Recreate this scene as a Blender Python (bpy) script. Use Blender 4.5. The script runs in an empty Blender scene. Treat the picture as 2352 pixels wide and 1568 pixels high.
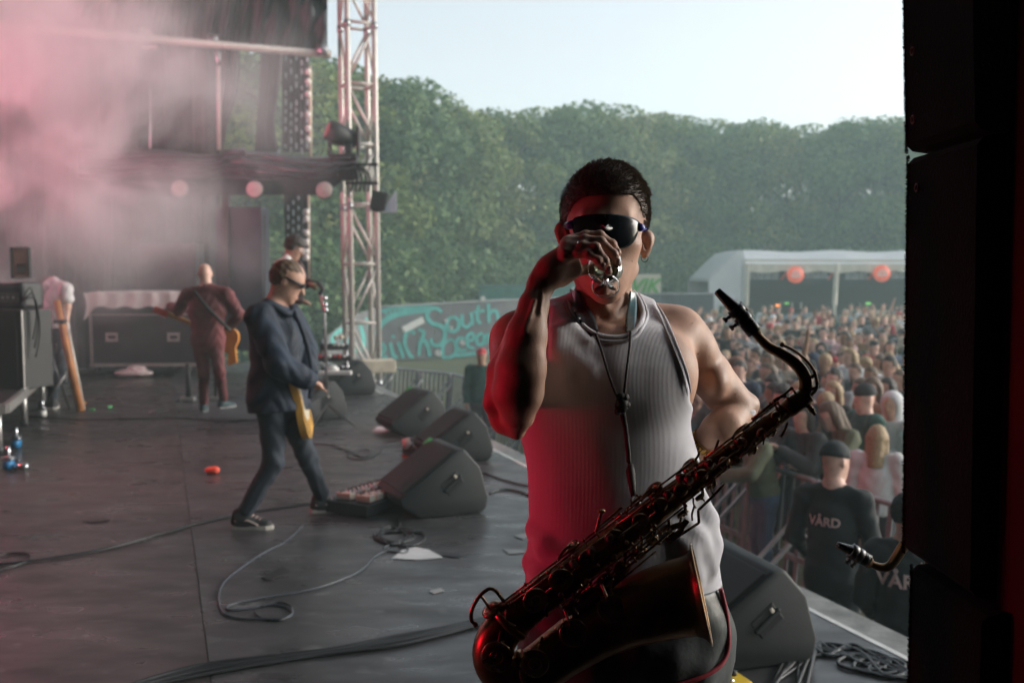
import bpy, bmesh, math, random
import numpy as np
from mathutils import Vector, Matrix, Euler
R = math.radians
rnd = random.Random(7)
sc = bpy.context.scene
col = sc.collection

# ------------------------------------------------------------------ camera
FPX = 2287.0                       # focal length in the units in which the photograph is 2352 wide
EYE = Vector((0.0, 0.0, 1.58))
PITCH, ROLL = R(3.6), R(0.35)
cam_d = bpy.data.cameras.new('camera')
cam = bpy.data.objects.new('camera', cam_d)
col.objects.link(cam)
cam_d.sensor_width = 36.0
cam_d.lens = 36.0 * FPX / 2352.0
cam_d.clip_start, cam_d.clip_end = 0.05, 1200.0
cam.location = EYE
CM = Euler((R(90) - PITCH, 0, 0)).to_matrix() @ Euler((0, 0, -ROLL)).to_matrix()
cam.rotation_euler = CM.to_euler()
cam_d.dof.use_dof = True
cam_d.dof.focus_distance = 1.66
cam_d.dof.aperture_fstop = 5.6
sc.camera = cam
CX, CY, CZ = CM.col[0].copy(), CM.col[1].copy(), -CM.col[2]

# ------------------------------------------------------------------ light
SUN_EL, SUN_ROT = R(17), R(80)
w = bpy.data.worlds.new('World'); sc.world = w; w.use_nodes = True
wn = w.node_tree.nodes; wn.clear()
sky = wn.new('ShaderNodeTexSky'); sky.sky_type = 'NISHITA'; sky.sun_disc = False
sky.sun_elevation, sky.sun_rotation = SUN_EL, SUN_ROT
sky.air_density, sky.dust_density, sky.ozone_density, sky.altitude = 1.0, 1.6, 1.0, 50
bg = wn.new('ShaderNodeBackground'); bg.inputs['Strength'].default_value = 0.106
wo = wn.new('ShaderNodeOutputWorld')
hs = wn.new('ShaderNodeHueSaturation'); hs.inputs['Saturation'].default_value = .36
w.node_tree.links.new(sky.outputs[0], hs.inputs['Color']); w.node_tree.links.new(hs.outputs[0], bg.inputs[0]); w.node_tree.links.new(bg.outputs[0], wo.inputs[0])
sd = bpy.data.lights.new('sun', 'SUN'); sd.energy = 0.95; sd.angle = R(24); sd.color = (1.0, 0.94, 0.87)
sun = bpy.data.objects.new('sun', sd); col.objects.link(sun)
sdir = Vector((math.sin(SUN_ROT) * math.cos(SUN_EL), math.cos(SUN_ROT) * math.cos(SUN_EL), math.sin(SUN_EL)))
sun.rotation_euler = (-sdir).to_track_quat('-Z', 'Y').to_euler()
sc.view_settings.view_transform = 'Standard'; sc.view_settings.look = 'None'
sc.view_settings.exposure = 1.45; sc.view_settings.gamma = 1.0; sc.view_settings.use_curve_mapping = False
sc.render.engine = 'CYCLES'
cy = sc.cycles
cy.use_denoising = True
try: cy.denoiser = 'OPENIMAGEDENOISE'
except Exception: pass
cy.max_bounces = 6; cy.diffuse_bounces = 3; cy.glossy_bounces = 3; cy.transmission_bounces = 6
cy.transparent_max_bounces = 12; cy.volume_bounces = 1
cy.volume_step_rate = 2.0; cy.volume_max_steps = 96
cy.sample_clamp_indirect = 4.0
cy.caustics_reflective = False; cy.caustics_refractive = False

# ------------------------------------------------------------------ helpers
def V(*a): return Vector(a)

def P(x, y, d):
    """the point of the place that lies at depth d behind the photograph's point (x, y)"""
    u, v = (x - 1176.0) / FPX, (784.0 - y) / FPX
    return EYE + (CX * u + CY * v + CZ) * d

def F(x, y, z=0.0):
    """the point on the level plane z behind the photograph's point"""
    q = P(x, y, 1.0) - EYE
    return EYE + q * ((z - EYE.z) / q.z)

def tag(o, label=None, cat=None, group=None, kind=None):
    if label: o['label'] = label
    if cat: o['category'] = cat
    if group: o['group'] = group
    if kind: o['kind'] = kind
    return o

def thing(name, label, cat, loc=(0, 0, 0), group=None, rz=0.0):
    o = bpy.data.objects.new(name, None); col.objects.link(o)
    o.empty_display_size = 0.1
    o.location = loc; o.rotation_euler = (0, 0, rz)
    return tag(o, label, cat, group)

def link_mesh(name, me, parent=None, mats=()):
    o = bpy.data.objects.new(name, me); col.objects.link(o)
    if parent: o.parent = parent
    return o

def kids(o): return [c for c in o.children]

def copy_tree(o, parent=None):
    c = o.copy(); col.objects.link(c)
    if parent: c.parent = parent
    for ch in kids(o): copy_tree(ch, c)
    return c

def world_off(parent):
    off = Vector((0, 0, 0)); p = parent
    while p is not None:
        off += Vector(p.location); p = p.parent
    return off

class MB:
    """collects shapes, then links them as one mesh object"""
    def __init__(s): s.v, s.f, s.sm = [], [], []
    def add(s, vs, fs, smooth=False):
        b = len(s.v)
        s.v += [tuple(v) for v in vs]
        s.f += [tuple(b + i for i in f) for f in fs]
        s.sm += [smooth] * len(fs)
        return s
    def box(s, c, size, rot=None, bev=0.0):
        hx, hy, hz = size[0] / 2, size[1] / 2, size[2] / 2
        c = Vector(c); M = rot or Matrix.Identity(3)
        if bev > 0:
            bm = bmesh.new(); bmesh.ops.create_cube(bm, size=1.0)
            for q in bm.verts: q.co = Vector((q.co.x * size[0], q.co.y * size[1], q.co.z * size[2]))
            bmesh.ops.bevel(bm, geom=list(bm.edges), offset=bev, segments=2, profile=0.5, affect='EDGES')
            s.add([c + M @ q.co for q in bm.verts], [[q.index for q in f.verts] for f in bm.faces]); bm.free()
            return s
        vs = [c + M @ Vector((x * hx, y * hy, z * hz)) for x in (-1, 1) for y in (-1, 1) for z in (-1, 1)]
        s.add(vs, [(0, 1, 3, 2), (4, 6, 7, 5), (0, 4, 5, 1), (2, 3, 7, 6), (0, 2, 6, 4), (1, 5, 7, 3)])
        return s
    def beam(s, a, b, wd, ht, up=Vector((0, 0, 1))):
        a, b = Vector(a), Vector(b); d = b - a; L = d.length; d.normalize()
        x = d.cross(up)
        if x.length < 1e-4: x = d.cross(Vector((1, 0, 0)))
        x.normalize(); z = x.cross(d)
        M = Matrix((x, d, z)).transposed()
        return s.box((a + b) / 2, (wd, L, ht), M)
    def tube(s, pts, r, n=8, caps=True, closed=False):
        pts = [Vector(p) for p in pts]; m = len(pts)
        rs = r if hasattr(r, '__len__') else [r] * m
        rings = []; prev = None
        for i, p in enumerate(pts):
            if closed: t = pts[(i + 1) % m] - pts[i - 1]
            else: t = pts[min(i + 1, m - 1)] - pts[max(i - 1, 0)]
            if t.length < 1e-9: t = Vector((0, 0, 1))
            t.normalize()
            if prev is None:
                x = t.orthogonal().normalized()
            else:
                x = prev - t * prev.dot(t)
                if x.length < 1e-6: x = t.orthogonal()
                x.normalize()
            prev = x; y = t.cross(x)
            rings.append([p + (x * math.cos(2 * math.pi * k / n) + y * math.sin(2 * math.pi * k / n)) * rs[i] for k in range(n)])
        vs = [v for rg in rings for v in rg]; fs = []
        for i in range(m if closed else m - 1):
            j = (i + 1) % m
            for k in range(n):
                k2 = (k + 1) % n
                fs.append((i * n + k, i * n + k2, j * n + k2, j * n + k))
        if caps and not closed:
            fs.append(tuple(reversed(range(n)))); fs.append(tuple((m - 1) * n + k for k in range(n)))
        s.add(vs, fs, True)
        return s
    def cyl(s, a, b, r, r2=None, n=12): return s.tube([a, b], [r, r if r2 is None else r2], n)
    def sph(s, c, r, n=8, sc3=(1, 1, 1)):
        c = Vector(c); vs = []; fs = []
        m = max(4, n // 2 + 1)
        for i in range(m + 1):
            th = math.pi * i / m
            for k in range(n):
                ph = 2 * math.pi * k / n
                vs.append(c + Vector((r * sc3[0] * math.sin(th) * math.cos(ph), r * sc3[1] * math.sin(th) * math.sin(ph), r * sc3[2] * math.cos(th))))
        for i in range(m):
            for k in range(n):
                k2 = (k + 1) % n
                fs.append((i * n + k, (i + 1) * n + k, (i + 1) * n + k2, i * n + k2))
        return s.add(vs, fs, True)
    def disc(s, c, nrm, r, th, n=16, dome=0.0):
        nrm = Vector(nrm).normalized(); c = Vector(c)
        return s.tube([c, c + nrm * th * 0.7, c + nrm * th, c + nrm * (th + dome)], [r, r, r * 0.9, r * 0.25 if dome else r * 0.88], n)
    def prism(s, poly, o, ux, uy, un, depth, smooth=False):
        """poly in 2D, spanned by ux, uy at o, thickness depth along un"""
        o, ux, uy, un = Vector(o), Vector(ux), Vector(uy), Vector(un)
        n = len(poly)
        a = [o + ux * p[0] + uy * p[1] for p in poly]
        b = [q + un * depth for q in a]
        fs = [tuple(range(n - 1, -1, -1)), tuple(range(n, 2 * n))] + [(i, (i + 1) % n, n + (i + 1) % n, n + i) for i in range(n)]
        return s.add(a + b, fs, smooth)
    def grid(s, fn, nu, nv, smooth=True, wrap=False):
        vs = [fn(i / (nu - 1), j / (nv - 1)) for i in range(nu) for j in range(nv)]
        fs = [(i * nv + j, (i + 1) * nv + j, (i + 1) * nv + j + 1, i * nv + j + 1) for i in range(nu - 1) for j in range(nv - 1)]
        return s.add(vs, fs, smooth)
    def build(s, name, mat, parent=None, auto=False, local=False):
        me = bpy.data.meshes.new(name)
        off = Vector((0, 0, 0)) if local else world_off(parent)
        A = np.array(s.v, dtype=np.float64).reshape(-1, 3) - np.array(off)
        me.from_pydata(A.tolist(), [], s.f)
        me.polygons.foreach_set('use_smooth', s.sm)
        me.update()
        if mat: me.materials.append(mat)
        o = link_mesh(name, me, parent)
        return o

def catmull(pts, n=6, vals=None, closed=False):
    """smooth curve through pts (Vectors); vals: numbers carried along"""
    pts = [Vector(p) for p in pts]; m = len(pts); out = []; vo = []
    rng = range(m if closed else m - 1)
    for i in rng:
        if closed: a, b, c, d = pts[i - 1], pts[i], pts[(i + 1) % m], pts[(i + 2) % m]
        else: a, b, c, d = pts[max(i - 1, 0)], pts[i], pts[i + 1], pts[min(i + 2, m - 1)]
        for k in range(n):
            t = k / n
            out.append(0.5 * ((2 * b) + (c - a) * t + (2 * a - 5 * b + 4 * c - d) * t * t + (3 * b - 3 * c + d - a) * t ** 3))
            if vals is not None: vo.append(vals[i] * (1 - t) + vals[(i + 1) % m] * t)
    if not closed:
        out.append(pts[-1].copy())
        if vals is not None: vo.append(vals[-1])
    return (out, vo) if vals is not None else out

# ------------------------------------------------------------------ materials
MATS = {}
def pm(name, base, rough=0.6, metal=0.0, var=0.25, scale=8.0, bump=0.0, bscale=None, spec=0.5, sheen=0.0, trans=0.0, sss=0.0, rvar=0.1, coat=0.0, emit=None, detail=4.0, dist=0.01):
    if name in MATS: return MATS[name]
    m = bpy.data.materials.new(name); m.use_nodes = True
    nt = m.node_tree; N = nt.nodes; L = nt.links; b = N['Principled BSDF']
    tc = N.new('ShaderNodeTexCoord'); nz = N.new('ShaderNodeTexNoise')
    nz.inputs['Scale'].default_value = scale; nz.inputs['Detail'].default_value = detail
    L.new(tc.outputs['Object'], nz.inputs['Vector'])
    cr = N.new('ShaderNodeValToRGB')
    c = list(base)[:3]
    cr.color_ramp.elements[0].position = 0.3; cr.color_ramp.elements[1].position = 0.7
    cr.color_ramp.elements[0].color = [max(0, x * (1 - var)) for x in c] + [1]
    cr.color_ramp.elements[1].color = [min(1, x * (1 + var)) for x in c] + [1]
    L.new(nz.outputs[0], cr.inputs[0]); L.new(cr.outputs[0], b.inputs['Base Color'])
    b.inputs['Metallic'].default_value = metal
    b.inputs['Specular IOR Level'].default_value = spec
    if rvar > 0:
        mr = N.new('ShaderNodeMapRange'); L.new(nz.outputs[0], mr.inputs[0])
        mr.inputs[3].default_value = max(0.02, rough - rvar); mr.inputs[4].default_value = min(1, rough + rvar)
        L.new(mr.outputs[0], b.inputs['Roughness'])
    else: b.inputs['Roughness'].default_value = rough
    if bump > 0:
        n2 = N.new('ShaderNodeTexNoise'); n2.inputs['Scale'].default_value = bscale or scale * 6; n2.inputs['Detail'].default_value = 3
        L.new(tc.outputs['Object'], n2.inputs['Vector'])
        bp = N.new('ShaderNodeBump'); bp.inputs['Strength'].default_value = bump; bp.inputs['Distance'].default_value = dist
        L.new(n2.outputs[0], bp.inputs['Height']); L.new(bp.outputs[0], b.inputs['Normal'])
    if sheen: b.inputs['Sheen Weight'].default_value = sheen
    if trans: b.inputs['Transmission Weight'].default_value = trans
    if coat: b.inputs['Coat Weight'].default_value = coat
    if sss:
        b.inputs['Subsurface Weight'].default_value = sss
        b.inputs['Subsurface Radius'].default_value = (0.02, 0.008, 0.004); b.inputs['Subsurface Scale'].default_value = 0.4
    if emit:
        b.inputs['Emission Color'].default_value = list(emit[0]) + [1]; b.inputs['Emission Strength'].default_value = emit[1]
    MATS[name] = m
    return m

# ------------------------------------------------------------------ signed distance bodies
def _n(v): return np.array(v, dtype=np.float32)

class Prim:
    __slots__ = ('f', 'k', 'op')
    def __init__(s, f, k=0.0, op='u'): s.f, s.k, s.op = f, k, op

def cap(a, b, ra, rb, k=0.02, flat=None, op='u'):
    a, b = _n(a), _n(b); ba = b - a; L2 = max(float(ba @ ba), 1e-9)
    if flat is not None:
        fn = _n(flat[0]); fn = fn / np.linalg.norm(fn); fs = 1.0 / flat[1] - 1.0
    def f(p):
        q = p - a
        h = np.clip((q @ ba) / L2, 0, 1)
        d = q - h[:, None] * ba
        if flat is not None:
            c = d @ fn
            d = d + (c * fs)[:, None] * fn
            return (np.sqrt((d * d).sum(1)) - (ra + (rb - ra) * h)) * min(1.0, flat[1])
        return np.sqrt((d * d).sum(1)) - (ra + (rb - ra) * h)
    return Prim(f, k, op)

def ell(c, r, k=0.02, rot=None, op='u'):
    c, r = _n(c), _n(r); M = _n(rot) if rot is not None else None
    mn = float(r.min())
    def f(p):
        q = p - c
        if M is not None: q = q @ M          # columns of M are the axes
        a = q / r
        k0 = np.sqrt((a * a).sum(1)) + 1e-6
        b = a / r
        k1 = np.sqrt((b * b).sum(1)) + 1e-6
        return np.maximum(k0 * (k0 - 1.0) / k1, -mn)
    return Prim(f, k, op)

def loft(secs, k=0.02, power=2.4, rot=0.0, op='u', round_=0.02, infl=0.0):
    """secs: (z, cx, cy, half width, half depth) from low to high; rot turns the cross-section about z"""
    S = np.array(sorted(secs), dtype=np.float32)
    cr, sr = math.cos(rot), math.sin(rot)
    zz, xs, ys, aa, bb = S.T
    # smooth in between
    def smooth_interp(z, vals):
        i = np.clip(np.searchsorted(zz, z) - 1, 0, len(zz) - 2)
        t = np.clip((z - zz[i]) / (zz[i + 1] - zz[i]), 0, 1)
        p0 = vals[np.maximum(i - 1, 0)]; p1 = vals[i]; p2 = vals[i + 1]; p3 = vals[np.minimum(i + 2, len(zz) - 1)]
        return 0.5 * (2 * p1 + (p2 - p0) * t + (2 * p0 - 5 * p1 + 4 * p2 - p3) * t * t + (3 * p1 - 3 * p2 + p3 - p0) * t ** 3)
    def f(p):
        z = np.clip(p[:, 2], zz[0], zz[-1])
        cx, cyy = smooth_interp(z, xs), smooth_interp(z, ys)
        a, b = smooth_interp(z, aa) + infl, smooth_interp(z, bb) + infl
        x = p[:, 0] - cx; y = p[:, 1] - cyy
        u = x * cr + y * sr; v = -x * sr + y * cr
        g = (np.abs(u / a) ** power + np.abs(v / b) ** power) ** (1 / power)
        d = (g - 1) * np.minimum(a, b)
        e = np.maximum(zz[0] - infl - p[:, 2], p[:, 2] - zz[-1] - infl)
        w_ = round_
        dd = np.maximum(d, e)
        m = np.maximum(d + w_, 0); n_ = np.maximum(e + w_, 0)
        return np.where((d > -w_) & (e > -w_), np.sqrt(m * m + n_ * n_) - w_, dd) * 0.85
    return Prim(f, k, op)

def evalf(prims, p):
    d = None
    for q in prims:
        k = q.k
        if q.op == 's':
            if d is None: continue
            m = np.nonzero(d < k + 0.03)[0]
            if not len(m): continue
            e = -q.f(p[m]); dm = d[m]
            h = np.maximum(k - np.abs(dm - e), 0) / max(k, 1e-6)
            d[m] = np.maximum(dm, e) + h * h * k * 0.25
            continue
        e = q.f(p)
        if d is None: d = e
        elif q.op == 'u':
            if k > 0:
                h = np.maximum(k - np.abs(d - e), 0) / k
                d = np.minimum(d, e) - h * h * k * 0.25
            else: d = np.minimum(d, e)
        elif q.op == 'i': d = np.maximum(d, e)
        else: d = d + e                # additive relief
    return d

def cull(prims, c, r):
    """the prims that matter within r of the point c"""
    vs = [float(q.f(c)[0]) if q.op == 'u' else None for q in prims]
    mn = min(x for x in vs if x is not None)
    out = [q for q, x in zip(prims, vs) if x is None or x < mn + 2.1 * r + q.k + .004]
    return out

def axis(lo, hi, step, fine=()):
    """node positions from lo to hi; fine: (a, b, step) with a finer or coarser step"""
    out = [lo]
    while out[-1] < hi:
        s = step
        for a, b, st in fine:
            if a <= out[-1] <= b: s = st
        out.append(out[-1] + s)
    return np.array(out, dtype=np.float32)

def polygonize(prims, gx, gy, gz):
    B = 8
    def pad(g):
        n = int(math.ceil(len(g) / B) * B)
        if n > len(g):
            st = g[-1] - g[-2]
            g = np.concatenate([g, g[-1] + st * np.arange(1, n - len(g) + 1)])
        return g.astype(np.float32)
    gx, gy, gz = pad(gx), pad(gy), pad(gz)
    nx, ny, nz = len(gx), len(gy), len(gz)
    Vv = np.full((nx, ny, nz), 1.0, dtype=np.float32)
    SB = 3
    bx, by, bz = nx // B, ny // B, nz // B
    relief = [q for q in prims if q.op in ('a', 'i', 's')]
    for i0 in range(0, bx, SB):
        for j0 in range(0, by, SB):
            for k0 in range(0, bz, SB):
                I = range(i0, min(bx, i0 + SB)); J = range(j0, min(by, j0 + SB)); K = range(k0, min(bz, k0 + SB))
                xs = gx[I[0] * B:(I[-1] + 1) * B]; ys = gy[J[0] * B:(J[-1] + 1) * B]; zs = gz[K[0] * B:(K[-1] + 1) * B]
                c = np.array([[(xs[0] + xs[-1]) / 2, (ys[0] + ys[-1]) / 2, (zs[0] + zs[-1]) / 2]], dtype=np.float32)
                Rr = 0.5 * math.sqrt((xs[-1] - xs[0]) ** 2 + (ys[-1] - ys[0]) ** 2 + (zs[-1] - zs[0]) ** 2)
                d0 = evalf(prims, c)[0]
                if abs(d0) > Rr * 1.25 + 0.01:
                    Vv[I[0] * B:(I[-1] + 1) * B, J[0] * B:(J[-1] + 1) * B, K[0] * B:(K[-1] + 1) * B] = d0
                    continue
                act = cull(prims, c, Rr)
                for i in I:
                    for j in J:
                        X = gx[i * B:(i + 1) * B]; Y = gy[j * B:(j + 1) * B]
                        cc = np.array([[(X[0] + X[-1]) / 2, (Y[0] + Y[-1]) / 2, (gz[k * B] + gz[(k + 1) * B - 1]) / 2] for k in K], dtype=np.float32)
                        dd = evalf(act, cc)
                        for n_, (k, dk) in enumerate(zip(K, dd)):
                            Z = gz[k * B:(k + 1) * B]
                            r = 0.5 * math.sqrt((X[-1] - X[0]) ** 2 + (Y[-1] - Y[0]) ** 2 + (Z[-1] - Z[0]) ** 2)
                            if abs(dk) > r * 1.2 + 0.005:
                                Vv[i * B:(i + 1) * B, j * B:(j + 1) * B, k * B:(k + 1) * B] = dk
                            else:
                                gX, gY, gZ = np.meshgrid(X, Y, Z, indexing='ij')
                                pts = np.stack([gX.ravel(), gY.ravel(), gZ.ravel()], 1)
                                Vv[i * B:(i + 1) * B, j * B:(j + 1) * B, k * B:(k + 1) * B] = evalf(cull(act, cc[n_:n_ + 1], r), pts).reshape(B, B, B)
    S = (Vv < 0)
    cnt = np.zeros((nx - 1, ny - 1, nz - 1), dtype=np.uint8)
    for a in (0, 1):
        for b in (0, 1):
            for c in (0, 1):
                cnt += S[a:nx - 1 + a, b:ny - 1 + b, c:nz - 1 + c]
    act = np.nonzero((cnt > 0) & (cnt < 8))
    ci, cj, ck = [q.astype(np.int64) for q in act]
    flat = (ci * (ny - 1) + cj) * (nz - 1) + ck
    acc = np.zeros((len(ci), 3)); num = np.zeros(len(ci))
    corners = [(a, b, c) for a in (0, 1) for b in (0, 1) for c in (0, 1)]
    val = {c: Vv[ci + c[0], cj + c[1], ck + c[2]] for c in corners}
    for a in corners:
        for ax in range(3):
            if a[ax]: continue
            b = list(a); b[ax] = 1; b = tuple(b)
            va, vb = val[a], val[b]
            m = (va < 0) != (vb < 0)
            t = np.where(m, va / np.where(m, va - vb, 1), 0)
            pa = np.stack([gx[ci + a[0]], gy[cj + a[1]], gz[ck + a[2]]], 1)
            pb = np.stack([gx[ci + b[0]], gy[cj + b[1]], gz[ck + b[2]]], 1)
            q = pa + (pb - pa) * t[:, None]
            acc[m] += q[m]; num[m] += 1
    verts = acc / np.maximum(num, 1)[:, None]
    quads = []
    def idx(i, j, k):
        fl = (i * (ny - 1) + j) * (nz - 1) + k
        return np.searchsorted(flat, fl)
    for ax in range(3):
        sl = [slice(None)] * 3; sh = [slice(None)] * 3
        sl[ax] = slice(0, -1); sh[ax] = slice(1, None)
        A, Bm = S[tuple(sl)], S[tuple(sh)]
        o = [0 if q == ax else 1 for q in range(3)]
        core = tuple(slice(o[q], None if q == ax else -1) for q in range(3))
        ch = (A != Bm)[core]
        I_, J_, K_ = [q.astype(np.int64) + o[n_] for n_, q in enumerate(np.nonzero(ch))]
        inside = A[I_, J_, K_]
        u, v = (ax + 1) % 3, (ax + 2) % 3
        def cell(du, dv):
            c = [I_, J_, K_]
            c = [q.copy() for q in c]
            c[u] = c[u] - du; c[v] = c[v] - dv
            return idx(*c)
        q = np.stack([cell(1, 1), cell(0, 1), cell(0, 0), cell(1, 0)], 1)
        q[~inside] = q[~inside][:, ::-1]
        quads.append(q)
    quads = np.concatenate(quads)
    return verts, quads

def mesh_np(name, verts, quads, mat, parent=None, relax=0):
    off = np.array(world_off(parent)) if parent else 0
    nv = len(verts)
    for _ in range(relax):
        s = np.zeros_like(verts); n = np.zeros(nv)
        for a, b in ((0, 1), (1, 2), (2, 3), (3, 0)):
            np.add.at(s, quads[:, a], verts[quads[:, b]]); np.add.at(n, quads[:, a], 1)
            np.add.at(s, quads[:, b], verts[quads[:, a]]); np.add.at(n, quads[:, b], 1)
        verts = verts * 0.4 + s / np.maximum(n, 1)[:, None] * 0.6
    me = bpy.data.meshes.new(name)
    me.vertices.add(nv); me.vertices.foreach_set('co', (verts - off).astype(np.float32).ravel())
    me.loops.add(len(quads) * 4); me.loops.foreach_set('vertex_index', quads.astype(np.int32).ravel())
    me.polygons.add(len(quads)); me.polygons.foreach_set('loop_start', np.arange(0, len(quads) * 4, 4, dtype=np.int32))
    me.polygons.foreach_set('use_smooth', np.ones(len(quads), dtype=bool))
    me.update(calc_edges=True)
    if mat: me.materials.append(mat)
    return link_mesh(name, me, parent)

def sdf_obj(name, prims, lo, hi, vox, mat, parent=None, relax=0, fx=(), fy=(), fz=()):
    v, q = polygonize(prims, axis(lo[0], hi[0], vox, fx), axis(lo[1], hi[1], vox, fy), axis(lo[2], hi[2], vox, fz))
    return mesh_np(name, v, q, mat, parent, relax)

def on_surface(prims, x, y, d0=1.2, off=0.0, dmax=3.0):
    """where the sight line through (x, y) meets the body, lifted off by off"""
    d = d0
    u = (P(x, y, 2.0) - P(x, y, 1.0))
    L = u.length
    for _ in range(80):
        e = float(evalf(prims, np.array([P(x, y, d)], dtype=np.float32))[0])
        if e < 0.0006 or d > dmax: break
        d += max(e * 0.8, 0.0004) / L
    p = P(x, y, d)
    h = 0.002
    g = []
    for ax in range(3):
        a = np.array(p, dtype=np.float64); b = a.copy(); a[ax] += h; b[ax] -= h
        g.append(float(evalf(prims, a[None].astype(np.float32))[0] - evalf(prims, b[None].astype(np.float32))[0]))
    nrm = Vector(g)
    nrm = nrm.normalized() if nrm.length > 1e-9 else Vector((0, -1, 0))
    return p + nrm * off, nrm
# ------------------------------------------------------------------ shared builders
def m_skin(name, base, rough=0.5):
    m = pm(name, base, rough, 0, 0.22, 22, 0.32, 420, spec=0.4, sss=0.06, dist=0.0016, rvar=.14, detail=8)
    return m
def px2m(p, d): return p * d / FPX
shoe_b = pm('black_canvas', (0.02, 0.02, 0.022), .7, 0, .2, 20)
rubber_w = pm('off_white_rubber', (0.55, 0.52, 0.47), .6, 0, .15, 20)
def shoe(a, fwd, parent, up=shoe_b, sole=rubber_w, s=1.0, lace=None, stripe=None):
    fwd = V(fwd[0], fwd[1], 0).normalized(); sd_ = V(fwd.y, -fwd.x, 0)
    a = V(a[0], a[1], 0)
    M = Matrix((sd_, fwd, V(0, 0, 1))).transposed()
    outline = [(-.035, -.075), (.0, -.088), (.035, -.075), (.036, 0), (.046, .09), (.042, .15), (.015, .185), (-.02, .183), (-.042, .14), (-.042, .07), (-.034, 0)]
    mb = MB()
    vs = [a + M @ V(x * s, y * s, z * s) for z in (.002, .026) for x, y in outline]; n = len(outline)
    mb.add(vs, [tuple(range(n - 1, -1, -1)), tuple(range(n, 2 * n))] + [(i, (i + 1) % n, n + (i + 1) % n, n + i) for i in range(n)])
    so = mb.build('shoe_sole', sole, parent)
    pr = [cap(a + M @ V(0, -.045 * s, .05 * s), a + M @ V(0, .02 * s, .06 * s), .042 * s, .040 * s, .03), cap(a + M @ V(0, .0, .05 * s), a + M @ V(0, .14 * s, .030 * s), .042 * s, .034 * s, .04),
          cap(a + M @ V(0, -.03 * s, .06 * s), a + M @ V(0, -.035 * s, .095 * s), .040 * s, .042 * s, .02), Prim(lambda p: (.02 * s - p[:, 2]).astype(np.float32), 0, 'i')]
    sh = sdf_obj('shoe', pr, (a.x - .22 * s, a.y - .22 * s, 0), (a.x + .22 * s, a.y + .22 * s, .16), .007, up, parent, 1)
    if lace:
        mb = MB()
        for i in range(4):
            mb.tube([a + M @ V(-.024 * s, (.03 + i * .024) * s, (.096 - i * .011) * s), a + M @ V(0, (.036 + i * .024) * s, (.105 - i * .012) * s), a + M @ V(.024 * s, (.03 + i * .024) * s, (.096 - i * .011) * s)], .004 * s, 6)
        mb.build('lace', lace, parent)
    if stripe:
        for sg in (-1, 1):
            pts = [V(sg * .043, -.05, .062), V(sg * .0445, -.01, .05), V(sg * .045, .03, .066), V(sg * .041, .07, .05), V(sg * .044, .1, .034)]
            MB().tube([a + M @ (q_ * s) for q_ in catmull(pts, 3)], .005 * s, 5).build('side_stripe', stripe, parent)
lensm = pm('dark_mirror_lens', (0.006, 0.009, 0.012), .16, 0, .1, 5, spec=.4, rvar=.03)
silver = pm('silver_metal', (0.7, 0.7, 0.72), .25, 1, .1, 30)
darkm = pm('dark_steel', (0.12, 0.12, 0.12), .35, 1, .1, 30)
def ring(name, c, nrm, r, t, mat, parent, n=24):
    nrm = Vector(nrm).normalized(); x = nrm.orthogonal().normalized(); y = nrm.cross(x)
    return MB().tube([Vector(c) + (x * math.cos(2 * math.pi * k / n) + y * math.sin(2 * math.pi * k / n)) * r for k in range(n)], t, 8, closed=True).build(name, mat, parent)
def text_mesh(name, s, mat, parent, size, mapf, thick=.0006, shear=0.0, bold=False, name_only=None):
    cu = bpy.data.curves.new('lettering', 'FONT'); cu.body = s; cu.size = size; cu.shear = shear
    cu.align_x = 'CENTER'; cu.align_y = 'CENTER'; cu.offset = size * .03 if bold else 0; cu.resolution_u = 4
    to = bpy.data.objects.new('lettering', cu); col.objects.link(to)
    bpy.context.view_layer.update()
    dg = bpy.context.evaluated_depsgraph_get()
    me0 = bpy.data.meshes.new_from_object(to.evaluated_get(dg))
    vs = [mapf(q.co.x, q.co.y) for q in me0.vertices]; fs = [list(p.vertices) for p in me0.polygons]
    bpy.data.objects.remove(to); bpy.data.curves.remove(cu); bpy.data.meshes.remove(me0)
    return MB().add(vs, fs, False).build(name, mat, parent)
# ------------------------------------------------------------------ ground, stage, pit
GZ = -1.30
EO = V(1.66, 4.2, 0); U = V(-.333, .943, 0).normalized(); NN = V(U.y, -U.x, 0)
def T(s, t, z=0.0): return EO + U * s + NN * t + V(0, 0, z)
MU = Matrix((U, -NN, V(0, 0, 1))).transposed()         # local x along the stage front, local y upstage
black = pm('matt_black_paint', (0.018, 0.018, 0.019), .55, 0, .25, 8, .15, 60)
drape = pm('black_molton', (0.014, 0.014, 0.016), .9, 0, .3, 4, .25, 30, sheen=.3)
steel = pm('galvanised_steel', (0.42, 0.43, 0.44), .42, .85, .2, 14)
alu = pm('dull_aluminium', (0.60, 0.56, 0.51), .45, .25, .15, 20)
whitep = pm('white_paint', (0.72, 0.70, 0.66), .5, 0, .08, 10)

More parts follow.
